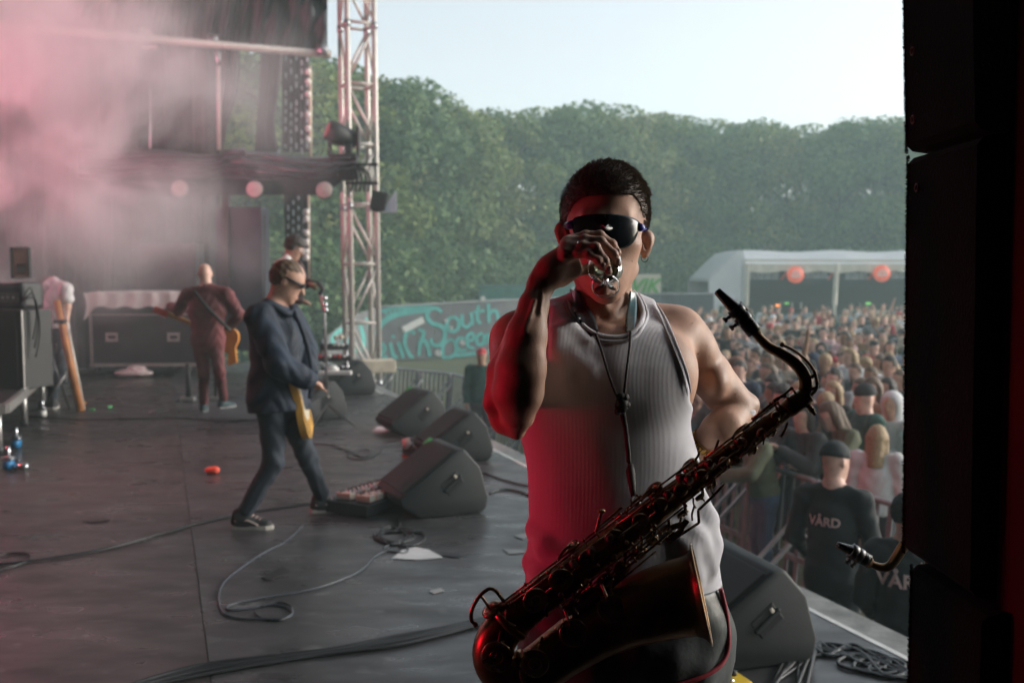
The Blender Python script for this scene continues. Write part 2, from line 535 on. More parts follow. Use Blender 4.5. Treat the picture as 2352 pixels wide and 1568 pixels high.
def ground_mat():
    m = bpy.data.materials.new('worn_grass'); m.use_nodes = True
    nt = m.node_tree; N, L = nt.nodes, nt.links; b = N['Principled BSDF']; b.inputs['Roughness'].default_value = .9
    tc = N.new('ShaderNodeTexCoord'); n1 = N.new('ShaderNodeTexNoise'); n1.inputs['Scale'].default_value = .35; n1.inputs['Detail'].default_value = 8
    L.new(tc.outputs['Object'], n1.inputs['Vector'])
    cr = N.new('ShaderNodeValToRGB'); e = cr.color_ramp.elements
    e[0].position, e[0].color = .35, (.075, .085, .035, 1); e[1].position, e[1].color = .65, (.13, .12, .06, 1)
    L.new(n1.outputs[0], cr.inputs[0]); L.new(cr.outputs[0], b.inputs['Base Color'])
    n2 = N.new('ShaderNodeTexNoise'); n2.inputs['Scale'].default_value = 12; L.new(tc.outputs['Object'], n2.inputs['Vector'])
    bp = N.new('ShaderNodeBump'); bp.inputs['Strength'].default_value = .5; bp.inputs['Distance'].default_value = .05
    L.new(n2.outputs[0], bp.inputs['Height']); L.new(bp.outputs[0], b.inputs['Normal'])
    return m
rg2 = np.random.RandomState(11)
nu = 60
def gfn(a, b):
    x = -72 + 144 * a; y = -18 + 122 * b
    z = GZ + .10 * math.sin(x * .21) * math.cos(y * .17) * (1 if y > 22 else 0)
    return V(x, y, z)
o = MB().grid(gfn, nu, nu).build('ground', ground_mat()); o['kind'] = 'structure'

def floor_mat(name, base=(0.045, 0.044, 0.046), sh=0.0):
    m = bpy.data.materials.new(name); m.use_nodes = True
    nt = m.node_tree; N, L = nt.nodes, nt.links; b = N['Principled BSDF']
    tc = N.new('ShaderNodeTexCoord')
    n1 = N.new('ShaderNodeTexNoise'); n1.inputs['Scale'].default_value = 1.3; n1.inputs['Detail'].default_value = 9; n1.inputs['Roughness'].default_value = .62
    mp = N.new('ShaderNodeMapping'); mp.inputs['Location'].default_value = (sh, sh * .3, 0); mp.inputs['Rotation'].default_value = (0, 0, R(20)); mp.inputs['Scale'].default_value = (1, 2.2, 1)
    L.new(tc.outputs['Object'], mp.inputs[0]); L.new(mp.outputs[0], n1.inputs['Vector'])
    cr = N.new('ShaderNodeValToRGB'); e = cr.color_ramp.elements
    e[0].position, e[0].color = .30, [c * .62 for c in base] + [1]; e[1].position, e[1].color = .72, [c * 1.5 for c in base] + [1]
    L.new(n1.outputs[0], cr.inputs[0])
    # scuffs, dried spills and shoe marks
    n3 = N.new('ShaderNodeTexNoise'); n3.inputs['Scale'].default_value = 5.5; n3.inputs['Detail'].default_value = 6; n3.inputs['Distortion'].default_value = .6
    L.new(mp.outputs[0], n3.inputs['Vector'])
    c3 = N.new('ShaderNodeValToRGB'); e = c3.color_ramp.elements; e[0].position, e[0].color = .60, (0, 0, 0, 1); e[1].position, e[1].color = .72, (.62, .62, .62, 1)
    L.new(n3.outputs[0], c3.inputs[0])
    mx = N.new('ShaderNodeMixRGB'); mx.inputs[2].default_value = (.16, .16, .155, 1)
    L.new(c3.outputs[0], mx.inputs[0]); L.new(cr.outputs[0], mx.inputs[1]); L.new(mx.outputs[0], b.inputs['Base Color'])
    n4 = N.new('ShaderNodeTexNoise'); n4.inputs['Scale'].default_value = 2.4; n4.inputs['Detail'].default_value = 7
    L.new(mp.outputs[0], n4.inputs['Vector'])
    mr = N.new('ShaderNodeMapRange'); mr.inputs[1].default_value = .3; mr.inputs[2].default_value = .7; mr.inputs[3].default_value = .20; mr.inputs[4].default_value = .52
    L.new(n4.outputs[0], mr.inputs[0]); L.new(mr.outputs[0], b.inputs['Roughness'])
    n2 = N.new('ShaderNodeTexNoise'); n2.inputs['Scale'].default_value = 130; L.new(tc.outputs['Object'], n2.inputs['Vector'])
    bp = N.new('ShaderNodeBump'); bp.inputs['Strength'].default_value = .12; bp.inputs['Distance'].default_value = .004
    L.new(n2.outputs[0], bp.inputs['Height'])
    n5 = N.new('ShaderNodeTexNoise'); n5.inputs['Scale'].default_value = 1.6; L.new(mp.outputs[0], n5.inputs['Vector'])
    b5 = N.new('ShaderNodeBump'); b5.inputs['Strength'].default_value = .25; b5.inputs['Distance'].default_value = .02
    L.new(n5.outputs[0], b5.inputs['Height']); L.new(bp.outputs[0], b5.inputs['Normal']); L.new(b5.outputs[0], b.inputs['Normal'])
    return m
fmats = [floor_mat('black_stage_vinyl'), floor_mat('brownish_stage_vinyl', (.041, .037, .036), 5.0)]
S0, S1 = -9.0, 16.5
deck = thing('stage', 'black vinyl covered festival stage floor under all the musicians', 'stage', (0, 0, 0))
del deck['category']; del deck['label']; deck['kind'] = 'structure'
def slab(name, s0, s1, t0, t1, z0, z1, mat, parent):
    mb = MB(); c = T((s0 + s1) / 2, (t0 + t1) / 2, (z0 + z1) / 2)
    return mb.box(c, (s1 - s0, abs(t1 - t0), z1 - z0), MU).build(name, mat, parent)
slab('substructure', S0, S1, -13, -.002, GZ, -.03, black, deck)
bounds = [-.075, -2.815, -5.2, -7.6, -10, -13]
for i in range(5):
    slab('floor_panel', S0, S1, bounds[i + 1] + .004, bounds[i], -.03, 0.0 - .002 * (i % 2), fmats[i % 2], deck)
slab('edge_board', S0, S1, -.068, .10, -.05, -.004, pm('grey_weathered_board', (.20, .20, .19), .6, 0, .4, 9, .3, 50), deck)
slab('edge_strip', S0, S1, -.100, -.070, -.01, .003, pm('white_edge_tape', (.62, .62, .60), .45, 0, .15, 12), deck)
# pit floor: ribbed aluminium track
pitm = pm('dirty_track_panel', (.26, .27, .27), .55, .25, .35, 3, .2, 40)
pit = thing('pit_floor', 'ribbed aluminium track panels on the ground in the pit', 'flooring', (0, 0, 0)); del pit['category']; del pit['label']; pit['kind'] = 'structure'
k = 0
for i in range(12):
    s = 1.0 + i * 1.5
    mb = MB(); mb.box(T(s + .74, 1.22, GZ + .015), (1.47, 1.9, .03), MU)
    for j in range(9): mb.box(T(s + .08 + j * .165, 1.22, GZ + .038), (.05, 1.86, .016), MU)
    mb.build('track_panel', pitm if i > 4 else pm('shaded_track_panel', (.07, .075, .08), .6, .2, .35, 3), pit)  # near panels painted darker to stand for the shade in the pit

# ------------------------------------------------------------------ roof and back of the stage, unseen side walls added to cut skylight
roof = thing('stage_roof', 'dark canopy over the stage above the frame', 'roof', (0, 0, 0)); del roof['category']; del roof['label']; roof['kind'] = 'structure'
slab('canopy', S0, S1 + 1.0, -13, -.3, 7.9, 8.05, drape, roof)
slab('back_wall', S0, S1, -13.2, -13, -.0, 7.9, drape, roof)
MB().box((.95, -3.4, 3.95), (.10, 9.2, 7.9)).build('side_wall', drape, roof)  # unseen, added to keep skylight from behind off the player
MB().box((.95 + 1.2, 1.30, 5.55), (2.4, .08, 4.7)).build('side_wall', drape, roof)  # unseen, added to shut out light above the curtain
slab('near_shade_wall', S0 - .2, S0, -13, -1.0, 0, 7.9, drape, roof)  # unseen, added to cut light from behind the camera

# ------------------------------------------------------------------ the black cabinets and the curtain at the right
fuzz = pm('black_carpet_covering', (0.004, 0.004, 0.004), .98, 0, .4, 30, .6, 200, dist=.004, spec=.1)
CD = 1.55
cabs = [((2066, -60), (2083, 353), 'uppermost black carpeted cabinet of the stack beside the open stage front', 0),
        ((2076, 360), (2088, 1278), 'tall middle black carpeted cabinet of the stack beside the open stage front', 1),
        ((2084, 1287), (2083, 1700), 'lowest black carpeted cabinet of the stack beside the open stage front', 2)]
for (x0, y0), (x1, y1), lab, i in cabs:
    a, b = P(x0, y0, CD), P(x1, y1, CD)
    bt = thing('cabinet', lab, 'cabinet', (a.x + .2, a.y + .15, b.z if i < 2 else 0), 'black carpeted cabinets')
    xa, xb, zt_, zb_ = a.x, b.x, a.z, (b.z if i < 2 else 0.0)
    wdt = .55; yn = a.y - .245; rr_ = .014
    mb = MB()
    # seen from above each has its far inner corner rounded; the faces lean a little
    out = [(0, -.245), (0, -rr_), (rr_ * .3, -rr_ * .3), (rr_, 0), (wdt, 0), (wdt, -.245)]
    def lay(x, z, g=0.0): return [V(x + px_ + g, a.y + py_ - (g if py_ > -.1 else 0), z) for px_, py_ in out]
    rows = [lay(xa + rr_, zt_, .012), lay(xa + rr_ * .3, zt_ - rr_ * .3, .004), lay(xa, zt_ - rr_, 0), lay(xb, zb_ + rr_, 0), lay(xb + rr_ * .3, zb_ + rr_ * .3, .004), lay(xb + rr_, zb_, .012)]
    vs = [v for r_ in rows for v in r_]; n = len(out)
    fs = [(i_ * n + k, i_ * n + (k + 1) % n, (i_ + 1) * n + (k + 1) % n, (i_ + 1) * n + k) for i_ in range(5) for k in range(n)] + [tuple(range(n)), tuple(5 * n + k for k in range(n))[::-1]]
    mb.add(vs, fs)
    bo = mb.build('shell', fuzz, bt)
    rf = np.random.RandomState(5 + i); vs = []; fs = []
    H = zt_ - zb_
    nf = int(5200 * min(1.2, H))
    for q in range(nf):
        t = rf.rand(); z = zb_ + H * t; x = xb + (xa - xb) * t
        if z < .6: continue
        p = V(x + .0005, a.y - .012 - rf.rand() * .012, z); d = V(-rf.uniform(.0012, .0040), rf.uniform(0, .003), rf.uniform(-.002, .002))
        b_ = len(vs); vs += [p + V(0, 0, .0007), p - V(0, 0, .0007), p + d]; fs.append((b_, b_ + 1, b_ + 2))
    fo = MB().add(vs, fs).build('carpet_fibres', fuzz, bt); fo['kind'] = 'stuff'
    if i < 2:
        for yy in ((118, 275) if i == 0 else (431,)):
            c = P(2116 + (8 if i else 0), yy, 1.50); c.x = a.x - .001
            ring('bolt', c, (1, 0, 0), .006, .0012, pm('red_brown_bolt', (.12, .02, .02), .5, .3, .2, 40), bt, 14)
cur = thing('curtain', 'dark red stage curtain hanging beside the black cabinets', 'curtain', P(2330, 800, 1.50))
ctm = pm('dark_red_velvet', (0.055, 0.010, 0.007), .9, 0, .6, 3, .3, 30)
def cfn(a, b):
    z = 3.2 - 3.2 * b
    return V(.618 + .9 * a + .012 * (1 + math.sin(b * 3)), 1.262 + .034 * math.sin(a * 62 + b * 1.4 + 1.2) + .010 * math.sin(a * 151), z)
MB().grid(cfn, 160, 14).build('cloth', ctm, cur)
def cfn2(a, b):
    p = cfn(a, b); return p + V(0, .006, 0)
MB().grid(cfn2, 160, 14).build('lining', drape, cur)

# ------------------------------------------------------------------ lattice tower outside the far front corner
TW = thing('lattice_tower', 'pale metal lattice tower standing at the far front corner of the stage', 'tower', P(826, 860, 17.2) - V(0, 0, P(826, 860, 17.2).z - GZ))
TD = 17.2
b0 = P(829, 640, TD); hw = px2m(31, TD)
ca, sa = math.cos(.42), math.sin(.42)
cornerxy = [V(b0.x + hw * 1.0 * (ca * i - sa * j), b0.y + hw * 1.0 * (sa * i + ca * j), 0) for i, j in ((-1, -1), (1, -1), (1, 1), (-1, 1))]
ztop = 9.0
for c in cornerxy: MB().cyl((c.x, c.y, GZ + .1), (c.x, c.y, ztop), .045, n=10).build('upright', alu, TW)
nb = 10; zz = [GZ + .12 + (ztop - GZ - .2) * i / nb for i in range(nb + 1)]
for i in range(nb):
    for k_ in range(4):
        a, b = cornerxy[k_], cornerxy[(k_ + 1) % 4]
        MB().cyl((a.x, a.y, zz[i]), (b.x, b.y, zz[i]), .028, n=8).build('crossbar', alu, TW)
        if (i % 2) ^ (k_ in (2, 3)): a, b = b, a
        MB().cyl((a.x, a.y, zz[i] + .05), (b.x, b.y, zz[i + 1] - .05), .024, n=8).build('diagonal', alu, TW)
    if i % 3 == 1:
        for c in cornerxy: MB().cyl((c.x, c.y, zz[i] - .09), (c.x, c.y, zz[i] + .02), .056, n=10).build('joint_sleeve', steel, TW)
MB().box((b0.x, b0.y, GZ + .05), (1.1, 1.1, .1)).build('base_plate', steel, TW)
# lamps on the tower
def moving_lamp(label, c, s=1.0, red=False):
    t = thing('stage_light', label, 'stage light', c, 'stage lights on the tower')
    c = V(*c)
    mb = MB(); mb.box(c + V(0, 0, -.30 * s), (.34 * s, .3 * s, .16 * s), None, .02 * s); mb.build('base_box', black, t)
    for sg_ in (-1, 1): MB().box(c + V(sg_ * .19 * s, 0, -.05 * s), (.04 * s, .14 * s, .40 * s), None, .01 * s).build('yoke_arm', black, t)
    mb = MB(); mb.tube([c + V(-.20 * s, -.12 * s, .10 * s), c + V(-.1 * s, -.06 * s, .06 * s), c + V(.14 * s, .08 * s, -.02 * s)], [.13 * s, .15 * s, .11 * s], 14); mb.build('lamp_head', black, t)
    MB().disc(c + V(-.20 * s, -.12 * s, .10 * s), V(-.2, -.12, .08), .105 * s, .012, 14, .01).build('lens', pm('red_lens' if red else 'grey_lens', (.35, .02, .03) if red else (.2, .22, .25), .15, 0, .1, 10), t)
    return t
moving_lamp('black moving stage light with a red lens clamped high on the left of the tower', P(790, 318, 16.7), 1.25, True)
tb = thing('control_box', 'black cable and control box strapped to the tower under the moving light', 'box', P(822, 378, 16.6))
mb = MB(); mb.box(P(800, 385, 16.65), (.32, .25, .42), None, .02); mb.build('case', black, tb)
MB().beam(P(793, 378, 16.5), P(868, 378, 16.5), .05, .05).build('rail', black, tb); MB().beam(P(793, 421, 16.5), P(868, 421, 16.5), .05, .05).build('rail', black, tb)
mb = MB()
for i in range(5): mb.tube(catmull([P(792 + i * 4, 330, 16.6), P(798 + i * 3, 370, 16.55), P(812 + i * 9, 400, 16.5), P(806 + i * 10, 440, 16.5)], 4), .018, 6)
mb.build('cable_bundle', black, tb)
fl = thing('floodlight', 'dark floodlight with a pale translucent side panel on the right of the tower', 'floodlight', P(882, 462, 16.4))
MB().box(P(872, 462, 16.4), (.26, .3, .30), Euler((0, R(12), 0)).to_matrix(), .02).build('housing', black, fl)
mb = MB(); mb.prism([(-.12, -.17), (.13, -.17), (.12, .19)], P(893, 464, 16.3), V(1, 0, 0), V(0, 0, 1), V(0, 1, 0), .03); mb.build('side_panel', pm('translucent_panel', (.5, .6, .65), .4, 0, .1, 8), fl)
MB().tube([P(862, 446, 16.5), P(872, 446, 16.4)], .03, 8).build('bracket', steel, fl)
MB().sph(P(868, 478, 16.4), .12, 10, (1, 1, .6)).build('cable_coil', black, fl)
pl = thing('ballast_block', 'cream painted ballast block at the foot of the tower', 'ballast block', P(872, 846, 16.2))
MB().box(P(868, 840, 16.0), (.52, .4, .20), Matrix.Rotation(.3, 3, 'Z'), .015).build('block', pm('cream_painted_wood', (.62, .55, .42), .6, 0, .15, 8), pl)
MB().box(P(868, 831, 16.0) , (.40, .3, .03), Matrix.Rotation(.3, 3, 'Z'), .008).build('lid', whitep, pl)

# ------------------------------------------------------------------ far wing: drapes, pipe, beam, canopy, screens
WD = 17.6
wing = thing('drape', 'black drape wall that closes the far wing behind the road cases', 'drape', F(250, 842))
def wfn(a, b):
    x = -900 + 1407 * a; p = P(x, 640, WD + .4); z = 7.6 - 7.6 * b
    return V(p.x, p.y + .10 * math.sin(a * 120) + .05 * math.sin(a * 290 + b * 3), z)
MB().grid(wfn, 300, 10).build('cloth', drape, wing)
dr2 = thing('drape', 'folded black drape hanging in the wing opening beside the pipe', 'drape', P(525, 340, WD))
def wfn2(a, b):
    x0 = 505; x1 = 548 - 26 * b + 10 * math.sin(b * 5); x = x0 + (x1 - x0) * a
    p = P(x, 95 + 255 * b, WD - .1 + .07 * math.sin(a * 14 + b * 2))
    return p
MB().grid(wfn2, 26, 18).build('cloth', drape, dr2)
top = thing('drape', 'gathered dark grey roof cloth bulging under the stage roof over the beam', 'drape', P(640, 60, WD))
greyc = pm('dark_grey_cloth', (.035, .038, .045), .85, 0, .4, 3, .3, 20, sheen=.2)
def tfn(a, b):
    x = 180 + 572 * a; y = -60 + (165 + 6 * math.sin(a * 9)) * b + 24 * a * b - 12
    fx_ = (a - .62); dp = .22 * math.sin(fx_ * 46 * (1.2 - .8 * b)) * (.4 + .6 * (1 - b)) + .12 * math.sin(a * 97 + b * 5)
    return P(x, y, WD - .3 + dp)
MB().grid(tfn, 150, 24).build('cloth', greyc, top)
def tfn3(a, b):
    return P(-900 + 1100 * a, -60 + 125 * b, WD - .3 + .1 * math.sin(a * 120))
MB().grid(tfn3, 120, 8).build('cloth', greyc, top)
bm_ = thing('beam', 'long pale pipe running under the roof cloth of the far wing', 'beam', P(380, 95, WD - .8))
MB().tube([P(-900, -22, WD - 1.78), P(760, 126, WD - .7)], [.066, .066], 12).build('pipe', alu, bm_)
for x, y in ((490, 97), (740, 119), (330, 84)):
    MB().tube([P(x - 12, y - 5, WD - .8), P(x + 12, y - 3, WD - .8)], [.095, .095], 12).build('coupler', steel, bm_)
pp = thing('pipe', 'thin upright pipe at the edge of the drape under the long beam', 'pipe', P(503, 340, WD - .5))
MB().tube([P(501, 100, WD - .6), P(503, 345, WD - .3)], .035, 8).build('tube', alu, pp)
MB().tube([P(499, 110, WD - .65), P(502, 150, WD - .6)], .055, 8).build('collar', steel, pp)
lc = thing('lamp_bracket', 'small lamp bracket hanging under the long beam in the smoke', 'bracket', P(330, 108, WD - .9))
MB().box(P(345, 109, WD - .9), (.26, .08, .05), None, .01).build('plate', alu, lc)
can = thing('canopy', 'rolled dark tarpaulin canopy spanning the far wing with three round lamps beneath', 'canopy', P(560, 400, WD - 1))
tarp = pm('dark_tarpaulin', (.075, .078, .088), .36, 0, .4, 5, .6, 12, spec=.6, dist=.03)
def rfn(a, b):
    x = 180 + 640 * a
    ytop = 344 + 14 * a + 5 * math.sin(a * 17) - (10 if .52 < a < .6 else 0); ybot = 412 + 4 * math.sin(a * 11) - 18 * max(0, a - .9) * 10
    f_ = math.sin(b * math.pi) ** .6
    sag = .08 * math.sin(b * 21 + a * 9 * math.sin(a * 4)) + .05 * math.sin(b * 37 + a * 19 + 2 * math.sin(a * 13))
    return P(x, ytop + (ybot - ytop) * b, WD - .8 - .35 * f_ + sag)
MB().grid(rfn, 120, 44).build('tarpaulin', tarp, can)
def vfn(a, b):
    x = 180 + 612 * a - 12 * b
    return P(x, 404 + (44 - 26 * max(0, a - .93) / .07) * b, WD - .95 + .015 * math.sin(a * 70))
MB().grid(vfn, 60, 5).build('valance', drape, can)
for ch_, (x, y) in zip(range(3), ((413, 433), (585, 435), (745, 437))):
    cc = P(x, y, WD - 1.25)
    MB().disc(cc, -CZ, .135, .03, 20, .015).build('lamp', pm('matt_lamp_front', (.45, .40, .36), .6, 0, .1, 12), can)
    MB().tube([cc + CZ * .02, cc + CZ * .20], [.15, .10], 16).build('lamp_can', black, can)
for x in (345, 640, 790): MB().tube([P(x, 352, WD - .7), P(x, 250 if x != 345 else 200, WD - .4)] if x < 600 else [P(x, 352, WD - .7), P(x, 346, WD - .6)], .02, 6).build('hanger', steel, can)
for x in (250, 520): MB().beam(P(x, 446, WD - .6), P(x, 700, WD - .6), .12, .12).build('post', black, can)
# hanging speaker cables
hc_ = thing('hanging_cables', 'loose black cables hanging in the opening beside the lamp wall', 'cables', P(620, 340, WD))
for i in range(6):
    x = 598 + i * 8
    MB().tube(catmull([P(x + 6, 120, WD + .4), P(x + 2 - i, 200, WD + .3), P(x - 4 - 2 * i, 280, WD + .3), P(x - 8 + i, 350, WD + .2)], 5), .035 + .012 * (i % 3), 6).build('cable', drape, hc_)
# lamp wall columns
def lamp_wall(label, x0, x1, y0, y1, xbar):
    t = thing('light_wall', label, 'light wall', P((x0 + x1) / 2, y1, WD + .8), 'columns of small lamps')
    a, b = P(x0, y0, WD + .8), P(x1, y1, WD + .8)
    MB().box((a + b) / 2 + CZ * .10, (abs(b.x - a.x), .06, abs(a.z - b.z)), None).build('back_panel', black, t)
    nr = int(abs(y1 - y0) / 20)
    for c_ in range(5):
        x = x0 + (x1 - x0) * (c_ + .4) / 5
        MB().beam(P(x, y0, WD + .75), P(x, y1, WD + .75), .025, .03).build('slat', black, t)
        for r_ in range(nr):
            y = y0 + (r_ + .5 + .4 * (c_ % 2)) * (y1 - y0) / nr
            if rnd.random() < .2: continue
            p = P(x + 5, y + rnd.uniform(-2, 2), WD + .68)
            MB().box(p, (.03, .03, rnd.choice((.07, .09, .11))), None).build('lamp_cell', pm('pale_lamp_cell', (.5, .56, .6), .3, 0, .2, 30), t)
    # bright rod with clamps on its outer edge
    MB().tube([P(xbar, y0 + (28 if y0 < 200 else 2), WD + .3), P(xbar + 1, y1 + (18 if y0 < 200 else 0), WD + .3)], .030 if y0 < 200 else .018, 8).build('rod', pm('cream_rod', (.60, .50, .38), .5, .1, .15, 10), t)
    for r_ in range(7):
        if rnd.random() < .25: continue
        y = y0 + 40 + r_ * (y1 - y0 - 40) / 7
        MB().sph(P(xbar - 5, y + rnd.uniform(-6, 6), WD + .25), .055, 8, (1, 1, 1.1)).build('clamp', whitep, t)
lamp_wall('upper black column of small pale lamps with a cream rod above the tarpaulin canopy', 646, 708, 125, 346, 712)
lamp_wall('lower black column of small pale lamps behind the singer in glasses', 652, 712, 446, 640, 709)
bx = thing('equipment_case', 'tall dark blue-black equipment case standing in the wing opening', 'case', F(560, 836))
MB().box(P(560, 640, WD - .3) , (.80, .5, 2.45), None, .02).build('case_body', pm('blue_black_laminate', (.02, .025, .04), .5, 0, .2, 5), bx)
for x in (512, 608): MB().beam(P(x, 492, WD - .62), P(x, 800, WD - .62), .02, .02).build('edge_trim', black, bx)

# ------------------------------------------------------------------ road cases
lam = pm('black_case_laminate', (.020, .020, .023), .45, 0, .3, 6, .1, 60)
capm = pm('pale_case_edge', (.50, .48, .46), .35, .7, .15, 20)
rc = thing('road_case', 'low wide black road case with pale metal edges and a white cloth on its lid', 'road case', F(325, 840))
RD = 16.4
x0, x1, yt, ym, yb = 208, 452, 700, 722, 838
def facebox(name, xa, ya, xb, yb_, d, th, mat, parent, bev=.0):
    a, b = P(xa, ya, d), P(xb, yb_, d)
    c = (a + b) / 2 + V(0, th / 2, 0)
    return MB().box(c, (abs(b.x - a.x), th, abs(a.z - b.z)), None, bev).build(name, mat, parent)
facebox('lid', x0, yt - 8, x1, ym, RD, .75, lam, rc, .01); facebox('box', x0 + 1, ym + 2, x1, yb, RD, .75, lam, rc, .01)
for (xa, ya, xb, yb_) in ((x0 - 2, ym, x1, ym + 6), (x0 - 2, yb - 3, x1, yb + 3), (x0 - 2, ym, x0 + 4, yb + 3), (x1 - 3, ym, x1 + 3, yb + 3)):
    facebox('edge', xa, ya, xb, yb_, RD - .012, .02, capm, rc)
for x in (256, 398):
    facebox('handle_plate', x - 14, 764, x + 14, 784, RD - .016, .02, capm, rc); facebox('handle', x - 8, 770, x + 8, 778, RD - .04, .03, lam, rc)
for x in (225, 330, 435): MB().tube([P(x, 846, RD + .15), P(x, 846, RD + .21)], [.05, .05], 12).build('castor', black, rc)
cl = thing('cloth', 'creased white cloth spread over the lid of the wide road case', 'cloth', P(310, 690, RD))
wc_m = pm('white_dust_sheet', (.62, .58, .54), .8, 0, .12, 4, .4, 14, dist=.03)
def clfn(a, b):
    # over the lid and down in front
    x = 190 + 262 * a
    drop = 6 + 30 * (1 - min(1, a / .10)) + 3 * math.sin(a * 30)
    if b < .55: p = P(x, 666 - 0 * a, RD); return V(p.x, p.y + .8 - b / .55 * .85, P(x, 672 - 12 * (1 - a) * a, RD).z + .01 * math.sin(a * 23 + b * 9))
    f_ = (b - .55) / .45
    return P(x + 8 * math.sin(f_ * 3), 668 + (32 + drop) * f_, RD - .06 - .03 * f_ + .02 * math.sin(a * 40))
MB().grid(clfn, 60, 20).build('sheet', wc_m, cl)
rc2 = thing('road_case', 'tall dark road case with pale recessed latches behind the cloth covered case', 'road case', F(390, 826))
facebox('box', 318, 560, 452, 822, RD + 1.0, .7, lam, rc2, .01)
for x, y, s in ((388, 598, 17), (345, 628, 12), (420, 628, 12), (397, 650, 10)):
    facebox('latch_dish', x - s, y - s * .65, x + s, y + s * .65, RD + .985, .02, pm('dull_latch', (.22, .21, .20), .45, .6, .2, 20), rc2); facebox('latch', x - s * .6, y - s * .35, x + s * .6, y + s * .35, RD + .97, .02, lam, rc2)
bag = thing('bag', 'crumpled white and pink plastic bag lying under the wide road case', 'bag', F(308, 862))
bp_ = F(308, 866); prb = [ell(bp_ + V(0, .0, .07), (.32, .16, .075), .03), ell(bp_ + V(.05, 0, .14), (.16, .12, .06), .03), Prim(lambda p: (.012 * np.sin(p[:, 0] * 40 + 3 * np.sin(p[:, 2] * 50)) * np.sin(p[:, 1] * 33)).astype(np.float32), 0, 'a')]
sdf_obj('sack', prb, (bp_.x - .4, bp_.y - .25, 0), (bp_.x + .4, bp_.y + .25, .25), .02, pm('crumpled_plastic', (.62, .50, .48), .4, 0, .25, 9), bag)

# ------------------------------------------------------------------ amplifier riser at the left
rs_ = thing('riser', 'black stage riser with pale metal edge and legs carrying the amplifier', 'riser', T(7.6, -5.2, 0))
slab('deck_board', 6.6, 13.8, -6.9, -4.32, .40, .46, black, rs_); 
for (s0, s1, t0, t1) in ((6.6, 13.8, -4.33, -4.28), (6.55, 6.6, -6.9, -4.3)): slab('edge_rail', s0, s1, t0, t1, .39, .48, capm, rs_)
for s in (6.75, 8.6, 10.4, 12.2, 13.6):
    for t in (-4.40, -6.7):
        p = T(s, t, 0); MB().cyl((p.x, p.y, .06), (p.x, p.y, .40), .035, n=10).build('leg', capm, rs_); MB().cyl((p.x, p.y, 0), (p.x, p.y, .07), .045, n=10).build('foot', black, rs_)
AD = 10.4
sp = thing('speaker_cabinet', 'tall black speaker cabinet on the riser at the far left', 'speaker', P(30, 875, AD))
def yawbox(name, c, size, yaw, mat, parent, bev=.01): return MB().box(c, size, Matrix.Rotation(yaw, 3, 'Z'), bev).build(name, mat, parent)
za, zb = .46, P(30, 712, AD).z
c = P(12, 800, AD); c = V(c.x, c.y + .2, (za + zb) / 2)
yw = R(-19)
yawbox('box', c, (.62, .42, zb - za), yw, lam, sp, .015)
yawbox('grille', c + Matrix.Rotation(yw, 3, 'Z') @ V(-.02, -.215, 0), (.54, .01, zb - za - .08), yw, black, sp, .002)
yawbox('side_trim', c + Matrix.Rotation(yw, 3, 'Z') @ V(.312, -.2, 0), (.012, .012, zb - za), yw, capm, sp, .001)
MB().tube([c + V(.30, .1, .0), c + V(.30, .1, .12)], .012, 6).build('handle', black, sp)
ah_ = thing('amplifier', 'black amplifier head with rounded corners on top of the speaker cabinet', 'amplifier', V(c.x, c.y, zb))
yawbox('case', V(c.x + .0, c.y, zb + .15), (.56, .30, .28), yw, lam, ah_, .04)
yawbox('control_panel', V(c.x, c.y, zb + .15) + Matrix.Rotation(yw, 3, 'Z') @ V(0, -.152, -.02), (.46, .01, .10), yw, pm('grey_panel', (.15, .14, .14), .4, .5, .2, 20), ah_, .002)
for i in range(6): MB().sph(V(c.x, c.y, zb + .13) + Matrix.Rotation(yw, 3, 'Z') @ V(-.18 + i * .07, -.165, 0), .014, 8).build('knob', capm, ah_)
fr_ = thing('light_box', 'small framed pink lit light box standing on the amplifier', 'light box', V(c.x - .02, c.y, zb + .30))
a, b = P(4, 568, AD), P(46, 638, AD)
mb = MB(); cx0, cz0, ww, hh_ = (a.x + b.x) / 2, (a.z + b.z) / 2, abs(b.x - a.x), abs(a.z - b.z)
for dx, dz, sx, sz in ((-ww / 2, 0, .012, hh_), (ww / 2, 0, .012, hh_), (0, hh_ / 2, ww, .012), (0, -hh_ / 2, ww, .012)): mb.box((cx0 + dx, a.y + .2, cz0 + dz), (sx, .05, sz))
mb.build('frame', black, fr_)
MB().box((cx0, a.y + .22, cz0), (ww - .02, .01, hh_ - .02)).build('panel', pm('salmon_panel', (.6, .28, .22), .6, 0, .1, 6), fr_)
MB().box((cx0, a.y + .20, cz0 - .06), (.10, .02, .10), None, .008).build('small_screen', pm('dark_screen', (.08, .05, .05), .3, 0, .1, 6), fr_)
for i in range(3):
    cc = [P(48 + i * 4, 700 - i * 6, AD - .1), P(70 + i * 6, 660 + 14 * i, AD - .05), P(84 + i * 4, 720 + 20 * i, AD), P(76 + i * 3, 780 + 20 * i, AD)]
    t = thing('cable', ('black cable looping from the amplifier down to the riser', 'second black cable drooping from the amplifier past the speaker', 'lowest black cable hanging beside the speaker cabinet')[i], 'cable', cc[0], 'cables at the amplifier')
    MB().tube(catmull(cc, 5), .008, 6).build('lead', black, t)

